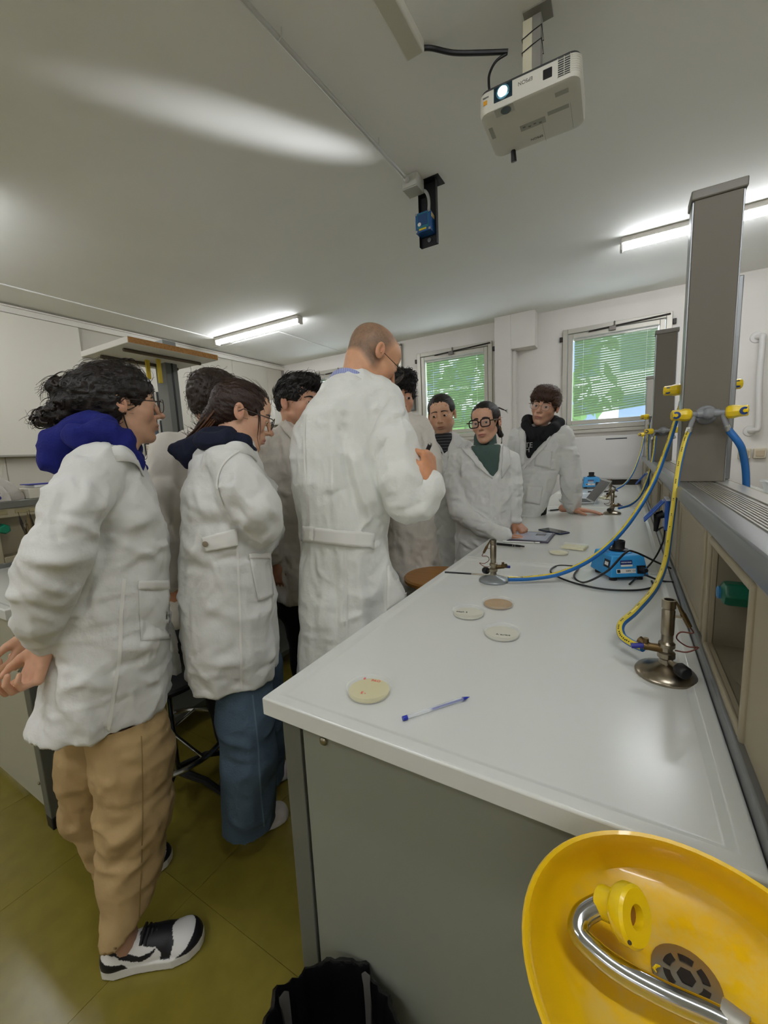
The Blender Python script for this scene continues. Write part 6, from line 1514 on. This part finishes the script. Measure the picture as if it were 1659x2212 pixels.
body(P, H, [(*neck, .065), (*P.J(765, 930, .0), .13), (*P.J(750, 1150, 0), .13), (*P.J(755, 1300, 0), .13)], [hd_], [[(P.J(825, 890, -.05), .05), (P.J(878, 1072, -.11), .045), (P.J(912, 1068, -.13), .03)], [(P.J(690, 890, .0), .06), (P.J(690, 1080, .25), .05), (P.J(860, 1030, .3), .034)]])
H.eyes((1, 0, -.8)); H.brows(hm('6b5a48'), .003)
H.glasses(mat('frame_gold', '4a3d30', .3, metal=.6), 'thin', x=.112, w=.026, h=.019, r=.0011, z=-.006, drop=.006)
band(P, [(712, 822, .07), (724, 806, .0), (748, 799, -.055), (772, 806, -.07), (792, 824, -.055), (806, 846, .03)], .028, .004, 'shirt_collar', stripes('blue_stripe_shirt', 'b3b9dc', '7f8bc4', 160, 'X'))
rows5 = P.rows([(812, 726, 805, .07, .02), (828, 706, 832, .10, .02), (850, 688, 858, .12, .01), (872, 672, 870, .135, 0), (897, 654, 880, .15, 0), (925, 640, 882, .155, 0), (960, 634, 880, .16, 0), (1000, 633, 872, .165, 0), (1060, 638, 855, .165, 0), (1120, 646, 835, .16, 0), (1160, 650, 828, .16, 0), (1210, 651, 838, .165, 0), (1270, 649, 866, .175, 0), (1340, 649, 885, .185, 0), (1420, 650, 895, .19, 0), (1500, 648, 900, .20, 0)])
def coat5(v):
    v.loft(rows5, .03); limb(v, P, [(826, 885, -.04, 50), (846, 955, -.08, 52), (866, 1028, -.11, 52), (882, 1082, -.12, 47), (906, 1082, -.13, 40), (928, 1056, -.145, 30), (930, 1046, -.148, 26)], .010); limb(v, P, [(700, 905, .08, 40), (690, 980, .2, 46), (720, 1070, .28, 44), (850, 1040, .32, 30)], .02)
j = lambda x, y, d=0: (x, y)
garment(P, 'lab_coat', coat_mat('teacher_cotton', 'e4e5df'), .0066, coat5, bound(P, [(610, 790, .4), (960, 1520, -.35)], .05), STD,
        [(j(715, 960, -.18), j(725, 1140, -.18), .015, .011), (j(735, 930, -.18), j(775, 1140, -.18), -.017, .013), (j(750, 960, -.18), j(800, 1140, -.18), .015, .011), (j(690, 1000, -.18), j(695, 1130, -.18), -.007, .014), (j(790, 940, -.18), j(822, 1100, -.17), -.02, .014), (j(740, 900, -.18), j(760, 990, -.18), -.008, .014), (j(665, 900, -.1), j(660, 1100, -.12), .007, .014), (j(800, 1000, -.16), j(815, 1130, -.16), .008, .012),
         (j(700, 1190, -.18), j(690, 1400, -.2), .008, .016), (j(720, 1200, -.18), j(730, 1400, -.2), -.010, .014), (j(770, 1200, -.18), j(790, 1380, -.2), .008, .016), (j(880, 1010, -.2), j(925, 1060, -.14), .010, .016), (j(860, 1100, -.18), j(925, 1085, -.14), -.008, .014)], (1.15, .6, .010, 7, .3), keep=True)
lc5 = [o for o in P.e.children if o.name.startswith('lab_coat')][-1]
P.patch(quad((680, 1138), (806, 1150), (803, 1185), (676, 1170)), 20, 6, 'half_belt', SEAM, lc5, .012, solid=.005); P.patch(quad((656, 1136), (682, 1137), (679, 1170), (654, 1168)), 6, 6, 'half_belt', SEAM, lc5, .008, solid=.004)
P.patch(strip([(662, 845), (658, 950), (662, 1050), (668, 1130)], 3.5), 26, 2, 'back_seam', SEAM, lc5, .0025); P.patch(strip([(838, 862), (815, 900), (795, 950), (790, 990)], 4), 24, 2, 'armhole_seam', SEAM, lc5, .0025); P.patch(strip([(746, 1188), (748, 1280), (750, 1400)], 4), 20, 2, 'back_pleat', SEAM, lc5, .003)
band(P, [(704, 834, .06), (718, 818, -.02), (744, 811, -.075), (772, 818, -.09), (795, 838, -.075), (812, 862, .03)], .045, .022, 'collar', SEAM, lc5)
P.patch(quad((835, 1222), (880, 1212), (882, 1290), (835, 1320)), 8, 12, 'pocket', SEAM, lc5, .006, solid=.003)
legs(P, mat('grey_trousers', '3a3a3e', .8, bump=.2, bscale=40), P.J(765, 1400, .02), [(-.08, -.02), (.10, .08)], dirn=(.5, .86))
pn = empty('marker_pen', tuple(P.O+P.u*P.J(922, 975, -.12)[0]+P.v*(-.12)+np.array([0, 0, P.J(922, 975, -.12)[2]])), 'black marker with silver top held in the teacher\'s hand', 'pen', rz=math.atan2(P.u[1], P.u[0]))
o_ = P.J(922, 975, -.12); A_ = P.J(906, 1012, -.10)-o_; B_ = P.J(929, 960, -.14)-o_; MB().cyl(A_, B_, .0072, n=12).build('barrel', BLK, pn); MB().cyl(B_, B_+(B_-A_)*.06, .0062, .005, n=12).build('top', SIL, pn)

# ---- curly haired man behind the teacher's arm
P = Person('man with black curly hair half hidden behind the teacher\'s face and arm', 870, 2.22)
neck = P.J(862, 905, .03)
H = Head(P, P.J(858, 862, .0), 74, 6, 0, 1.06, 'cf9f82', neck_to=neck, neck_r=.056, stub=('6b5040', .2))
body(P, H, [(*neck, .06), (*P.J(885, 1000, .0), .12), (*P.J(890, 1230, 0), .12)], [], [[(P.J(840, 950, 0), .05), (P.J(850, 1090, -.08), .04), (P.J(925, 1080, -.14), .03)], [(P.J(922, 950, 0), .05), (P.J(930, 1070, -.05), .04), (P.J(870, 1090, -.14), .03)]])
H.eyes((1, .2, -.2)); H.brows(hm('15100d'), .004)
def ext(v): v.ell((.035, 0, .100), (.080, .080, .035), .02).ell((.08, 0, .075), (.035, .065, .03), .02)
hair(P, H, hm('0f0c0b'), '0f0c0b', .013, .050, nap=-.02, strands=900, slen=.035, ext=ext, flow=(.5, 0, .2), curl=9, amp=.007, seed=9, sr=.0016)
rows6 = P.rows([(893, 835, 885, .07, .02), (908, 820, 905, .10, .01), (930, 815, 926, .13, 0), (980, 822, 938, .14, 0), (1060, 828, 938, .145, 0), (1140, 832, 936, .15, 0), (1200, 832, 945, .16, 0), (1262, 835, 956, .17, 0)])
def coat6(v):
    v.loft(rows6, .03); limb(v, P, [(908, 925, -.03, 24), (928, 1000, -.05, 26), (925, 1062, -.10, 24), (880, 1075, -.15, 20)], .02); limb(v, P, [(845, 930, -.03, 24), (832, 1010, -.05, 25), (850, 1075, -.12, 22), (905, 1060, -.16, 19)], .02)
garment(P, 'lab_coat', COATW, .010, coat6, bound(P, [(790, 870, .3), (980, 1290, -.3)], .05), [((8, 8, 6), .006, 21, False), ((20, 20, 14), .005, 22, True), ((45, 45, 40), .003, 23, True)], (), (.95, .65, .008, 6, .2))
legs(P, BLACKTR, P.J(890, 1270, 0), [(-.09, 0), (.09, .02)], dirn=(-.2, -.97))

# ---- short haired man with striped shirt, arms crossed
P = Person('short haired man in black printed shirt and white coat, arms crossed, before the middle window', 955, 2.75)
neck = P.J(956, 945, .03)
H = Head(P, P.J(954, 897, .0), 98, 8, -4, 1.06, 'd6a888', neck_to=neck, neck_r=.060, jaw=1.06, stub=('5f4a3c', .4), lips='9a5e50', mouth=.95)
body(P, H, [(*neck, .065), (*P.J(965, 1010, .0), .12), (*P.J(968, 1160, 0), .12)], [], [[(P.J(930, 975, 0), .05), (P.J(932, 1050, -.08), .04), (P.J(985, 1020, -.16), .03)], [(P.J(1002, 975, 0), .05), (P.J(1000, 1050, -.06), .04), (P.J(945, 1030, -.16), .03)]])
H.eyes((1, -.25, -.3)); H.brows(hm('1a120e'), .0033, arch=.003)
hair(P, H, hm('17110d'), '17110d', .009, .060, nap=.0, strands=400, slen=.02, flow=(.8, 0, .3), amp=.0008, seed=10, temple=.034)
rows7 = P.rows([(936, 930, 985, .07, .02), (950, 920, 1000, .10, .01), (970, 915, 1012, .13, 0), (1020, 926, 1010, .13, 0), (1080, 934, 1008, .13, 0), (1140, 938, 1006, .135, 0), (1230, 940, 1006, .15, 0)])
def coat7(v):
    v.loft(rows7, .02); limb(v, P, [(925, 968, -.03, 19), (926, 1010, -.09, 20), (942, 1032, -.14, 18), (985, 1015, -.17, 15)], .012); limb(v, P, [(1004, 970, -.03, 19), (1004, 1020, -.08, 20), (985, 1040, -.14, 17), (948, 1020, -.17, 15)], .012)
    v.cone(P.J(958, 938, -.10), P.J(964, 988, -.15), .075, .012, .008, True)
garment(P, 'lab_coat', COAT, .007, coat7, bound(P, [(890, 920, .3), (1030, 1240, -.3)], .05), [((9, 9, 7), .005, 31, False), ((20, 20, 14), .004, 32, True)], (), (.95, .65, .006, 6, .9), keep=True)
lc7 = [o for o in P.e.children if o.name.startswith('lab_coat')][-1]
def shirt(v): v.loft(P.rows([(936, 938, 978, .08, .0), (950, 930, 990, .105, .0), (985, 930, 995, .11, -.005), (1020, 935, 995, .10, 0)]), .02)
garment(P, 'shirt', stripes('printed_shirt', '111114', '6a6a70', 55, 'Z', .86), .010, shirt, bound(P, [(910, 920, .3), (1010, 1040, -.3)], .05))
P.patch(quad((930, 938), (940, 934), (962, 988), (948, 972)), 6, 10, 'lapel', COAT, lc7, .010, solid=.004); P.patch(quad((976, 934), (990, 940), (996, 962), (966, 990)), 6, 10, 'lapel', COAT, lc7, .010, solid=.004)
legs(P, BLACKTR, P.J(970, 1220, 0), [(-.09, 0), (.09, .02)], dirn=(-.1, -1))

# ---- woman with heavy glasses
P = Person('woman with thick dark glasses and green turtleneck leaning on the bench by the tablet', 1047, 2.44)
neck = P.J(1050, 965, .04)
H = Head(P, P.J(1049, 914, .0), 108, 3, -4, .96, 'd0a184', neck_to=neck, neck_r=.046, jaw=.86, nose=.90, lips='a85c5a')
sk = 'b07d5f'; hd_ = hand(P, P.J(1111, 1126, -.02), (.6, -.5, -.62), (.3, -.35, .9), [(50, 60, 30)]*4, sk, -1, .9, .02, (.3, .8))
hd2 = hand(P, P.J(1094, 1160, -.20), (.9, .3, -.12), (.1, -.1, 1), [(25, 30, 20)]*4, sk, 1, .9, .04, (.3, .5), arm=.02, arm_r=.02)
body(P, H, [(*neck, .055), (*P.J(1045, 1020, .0), .10), (*P.J(1040, 1180, 0), .10)], [hd_, hd2], [[(P.J(992, 995, 0), .045), (P.J(990, 1095, -.08), .04), (P.J(1094, 1160, -.2), .028)], [(P.J(1100, 1000, 0), .045), (P.J(1108, 1070, .0), .04), (P.J(1111, 1125, -.02), .028)]])
H.eyes((1, .1, -.1)); H.brows(hm('1c1411'), .004, arch=.005)
H.glasses(mat('frame_tortoise', '2a1a1a', .25), 'thick', x=.112, w=.027, h=.0215, r=.0034, temple_mat=mat('frame_gilt', '57432b', .3, metal=.4))
hp = lambda x, y, d=.0: H.inv(P.J(x, y, d))
def ext(v): v.ell((-.105, 0, .045), (.03, .03, .03), .015).cone((-.115, 0, .04), hp(1082, 940, .08), .022, .016, .02)
cv = [[hp(1074, 905, .06), hp(1082, 925, .06), hp(1084, 950+k*2, .05), hp(1080+k, 962, .05)] for k in range(4)]+[[hp(1076, 880, .05), hp(1090, 886, .05), hp(1097, 884+3*k, .05)] for k in range(4)]
hair(P, H, hm('16110f'), '1a1310', .008, .068, nap=-.05, strands=160, slen=.04, ext=ext, flow=(-1, 0, .1), amp=.0009, seed=11, temple=.022, facecut=1.0, tips=locks(cv, '241710', .0035, 5, 8))
for y in (-1, 1):
    if y > 0: MB().tube([H.out(np.array((-.012+.006*math.cos(a), y*.084, -.045+.010*math.sin(a)))) for a in [i*.63 for i in range(10)]], .0012, 6, closed=True).build('earring', mat('gold', 'c9a55a', .25, metal=1), P.e)
TURT = mat('green_knit', '4a5e58', .9, bump=.5, bscale=90, stretch=(4, 4, .3))
def knit(v):
    v.loft(P.rows([(962, 1015, 1085, .10, .01), (975, 1000, 1092, .115, .0), (1010, 1000, 1095, .115, -.01), (1060, 1005, 1092, .115, -.01), (1150, 1010, 1090, .115, -.01), (1230, 1010, 1090, .12, 0)]), .02); a = P.J(1048, 968, .03); v.cone(a, a+np.array((0, -.01, .055)), .068, .062, .01)
garment(P, 'turtleneck', TURT, .007, knit, bound(P, [(980, 930, .3), (1115, 1250, -.3)], .05), [((14, 14, 40), .003, 1, False)])
rows8 = P.rows([(962, 1010, 1085, .10, .03), (975, 988, 1098, .12, .01), (1000, 977, 1106, .135, 0), (1050, 980, 1108, .135, 0), (1100, 985, 1106, .135, 0), (1150, 986, 1104, .14, 0), (1250, 982, 1110, .15, 0)])
def coat8(v):
    v.loft(rows8, .02); limb(v, P, [(990, 990, -.01, 20), (982, 1050, -.05, 23), (994, 1105, -.10, 22), (1040, 1138, -.16, 19), (1090, 1158, -.20, 15)], .015); limb(v, P, [(1102, 995, -.01, 19), (1108, 1045, -.02, 20), (1108, 1085, -.01, 19), (1110, 1120, -.02, 15)], .015)
    v.cone(P.J(1048, 955, -.10), P.J(1072, 1035, -.145), .090, .020, .008, True); v.cone(P.J(1072, 1035, -.145), P.J(1082, 1180, -.16), .016, .022, .006, True)
garment(P, 'lab_coat', COAT, .0062, coat8, bound(P, [(955, 935, .3), (1140, 1270, -.35)], .05), [((9, 9, 7), .006, 41, False), ((20, 20, 15), .005, 42, True), ((40, 40, 34), .002, 43, True)], (), (.95, .65, .006, 6, .9), keep=True)
lc8 = [o for o in P.e.children if o.name.startswith('lab_coat')][-1]
P.patch(quad((998, 970), (1010, 964), (1062, 1034), (1034, 1010)), 8, 14, 'lapel', COAT, lc8, .010, solid=.004); P.patch(quad((1085, 963), (1096, 970), (1101, 1002), (1082, 1034)), 8, 12, 'lapel', COAT, lc8, .010, solid=.004)
l, n_ = P.hit(1069, 1120)
if l is not None: MB().lathe([(.008, 0), (.007, .003)], 14, M=Matrix.Translation(l+n_*.002) @ n_.to_track_quat('Z', 'Y').to_matrix().to_4x4()).build('button', SEAM, lc8)
legs(P, BLACKTR, P.J(1045, 1240, .02), [(-.08, 0), (.09, .05)], dirn=(.2, -.97))

# ---- boy leaning on one hand
P = Person('boy with brown fringe and clear glasses in black hoodie, leaning his palm on the bench', 1175, 3.12)
neck = P.J(1166, 928, .03)
H = Head(P, P.J(1177, 878, .0), 106, 4, 14, 1.06, 'd0a185', neck_to=neck, neck_r=.056, jaw=.95, nose=.98, lips='a0605a')
sk = 'c99478'; wz = P.Jz(1238, 1100, .925); hd_ = hand(P, wz, (1, -.25, -.06), (.05, 0, 1), [(4, 6, 6), (4, 6, 6), (5, 7, 6), (8, 8, 6)], sk, -1, 1.0, .09, (.6, .3), arm_r=.028)
body(P, H, [(*neck, .062), (*P.J(1160, 1000, .0), .12), (*P.J(1150, 1110, 0), .12)], [hd_], [[(P.J(1212, 945, 0), .052), (P.J(1233, 1035, 0), .044), (wz, .03)], [(P.J(1120, 945, 0), .052), (P.J(1108, 1040, .05), .044), (P.J(1120, 1110, .02), .03)]])
H.eyes((1, .15, -.15)); H.brows(hm('2b1c13'), .004)
H.glasses(mat('frame_clear', 'b9a596', .2, trans=.5), 'thin', x=.110, w=.026, h=.021, r=.0012)
def ext(v): v.ell((.03, 0, .098), (.085, .078, .036), .02).ell((.082, 0, .062), (.028, .060, .032), .015).ell((.02, .072, .05), (.06, .018, .04), .02).ell((.02, -.072, .05), (.06, .018, .04), .02)
fr_ = [[(.07, y, .10), (.105, y*1.05, .07), (.108, y*1.1, .038+.01*abs(math.sin(y*90)))] for y in np.linspace(-.055, .055, 22)]
hair(P, H, hm('4a3226'), '4a3226', .010, .050, nap=-.01, strands=800, slen=.045, ext=ext, flow=(.9, 0, -.2), amp=.004, seed=12, temple=.030, tips=locks(fr_, '4d3527', .0045, 5, 9))
BHOOD = mat('black_fleece', '121316', .85, bump=.2, bscale=200)
def hoodie(v):
    v.loft(P.rows([(922, 1138, 1205, .09, .0), (940, 1128, 1210, .11, 0), (980, 1125, 1205, .115, 0), (1030, 1125, 1190, .11, 0), (1110, 1125, 1180, .11, 0)]), .02)
    limb(v, P, [(1136, 918, -.08, 9), (1140, 908, .0, 12), (1165, 915, .09, 14), (1195, 912, .06, 14), (1206, 915, -.02, 12), (1195, 925, -.09, 11), (1175, 945, -.12, 8)], .02); limb(v, P, [(1136, 918, -.08, 9), (1150, 945, -.12, 7)], .02)
garment(P, 'hoodie', BHOOD, .009, hoodie, bound(P, [(1100, 890, .3), (1230, 1120, -.3)], .05), [((12, 12, 12), .004, 1, False)], keep=True)
hb_ = P.bvh
for (s_, x_, y_) in (('TE', 1143, 962), ('H', 1140, 972)):
    l, n_ = P.hit(x_, y_)
    if l is not None: text('hoodie_print', s_, .05, mat('print_pale', 'b9b9b4', .7), P.e, Matrix.Translation(l+n_*.004) @ n_.to_track_quat('Z', 'Y').to_matrix().to_4x4() @ RZ(0))
rows9 = P.rows([(915, 1130, 1205, .08, .03), (928, 1114, 1222, .115, .01), (950, 1108, 1226, .135, 0), (1000, 1110, 1214, .135, 0), (1040, 1113, 1200, .135, 0), (1080, 1117, 1185, .135, 0), (1130, 1117, 1170, .14, 0), (1220, 1115, 1170, .15, 0)])
def coat9(v):
    v.loft(rows9, .02); a = P.Jz(1236, 1092, .95); limb(v, P, [(1212, 940, -.01, 22), (1226, 990, -.01, 22), (1234, 1040, .0, 20)], .015); v.cone(P.J(1234, 1040, 0), a, P.R(20, 1234), P.R(17, 1234), .015); limb(v, P, [(1120, 945, .0, 20), (1110, 1030, .06, 20), (1118, 1100, .03, 17)], .015)
    v.cone(P.J(1172, 915, -.10), P.J(1132, 1000, -.14), .105, .018, .008, True)
garment(P, 'lab_coat', COAT, .007, coat9, bound(P, [(1080, 895, .3), (1265, 1240, -.3)], .05), [((9, 9, 7), .006, 51, False), ((20, 20, 15), .005, 52, True), ((16, 16, 50), .003, 53, True)], (), (.95, .65, .006, 6, .9), keep=True)
lc9 = [o for o in P.e.children if o.name.startswith('lab_coat')][-1]
P.patch(quad((1122, 925), (1134, 918), (1134, 1000), (1124, 1010)), 5, 12, 'lapel', COAT, lc9, .010, solid=.004); P.patch(quad((1180, 944), (1200, 925), (1178, 965), (1134, 1012)), 7, 12, 'lapel', COAT, lc9, .012, solid=.004)
P.patch(quad((1157, 971), (1193, 975), (1188, 1012), (1154, 1006)), 8, 8, 'pocket', COAT, lc9, .006, solid=.003); P.patch(quad((1139, 1050), (1173, 1051), (1166, 1090), (1133, 1085)), 8, 8, 'pocket', COAT, lc9, .006, solid=.003)
legs(P, BLACKTR, P.J(1130, 1190, .02), [(-.30, 0), (-.15, .05)], dirn=(.2, -.97))
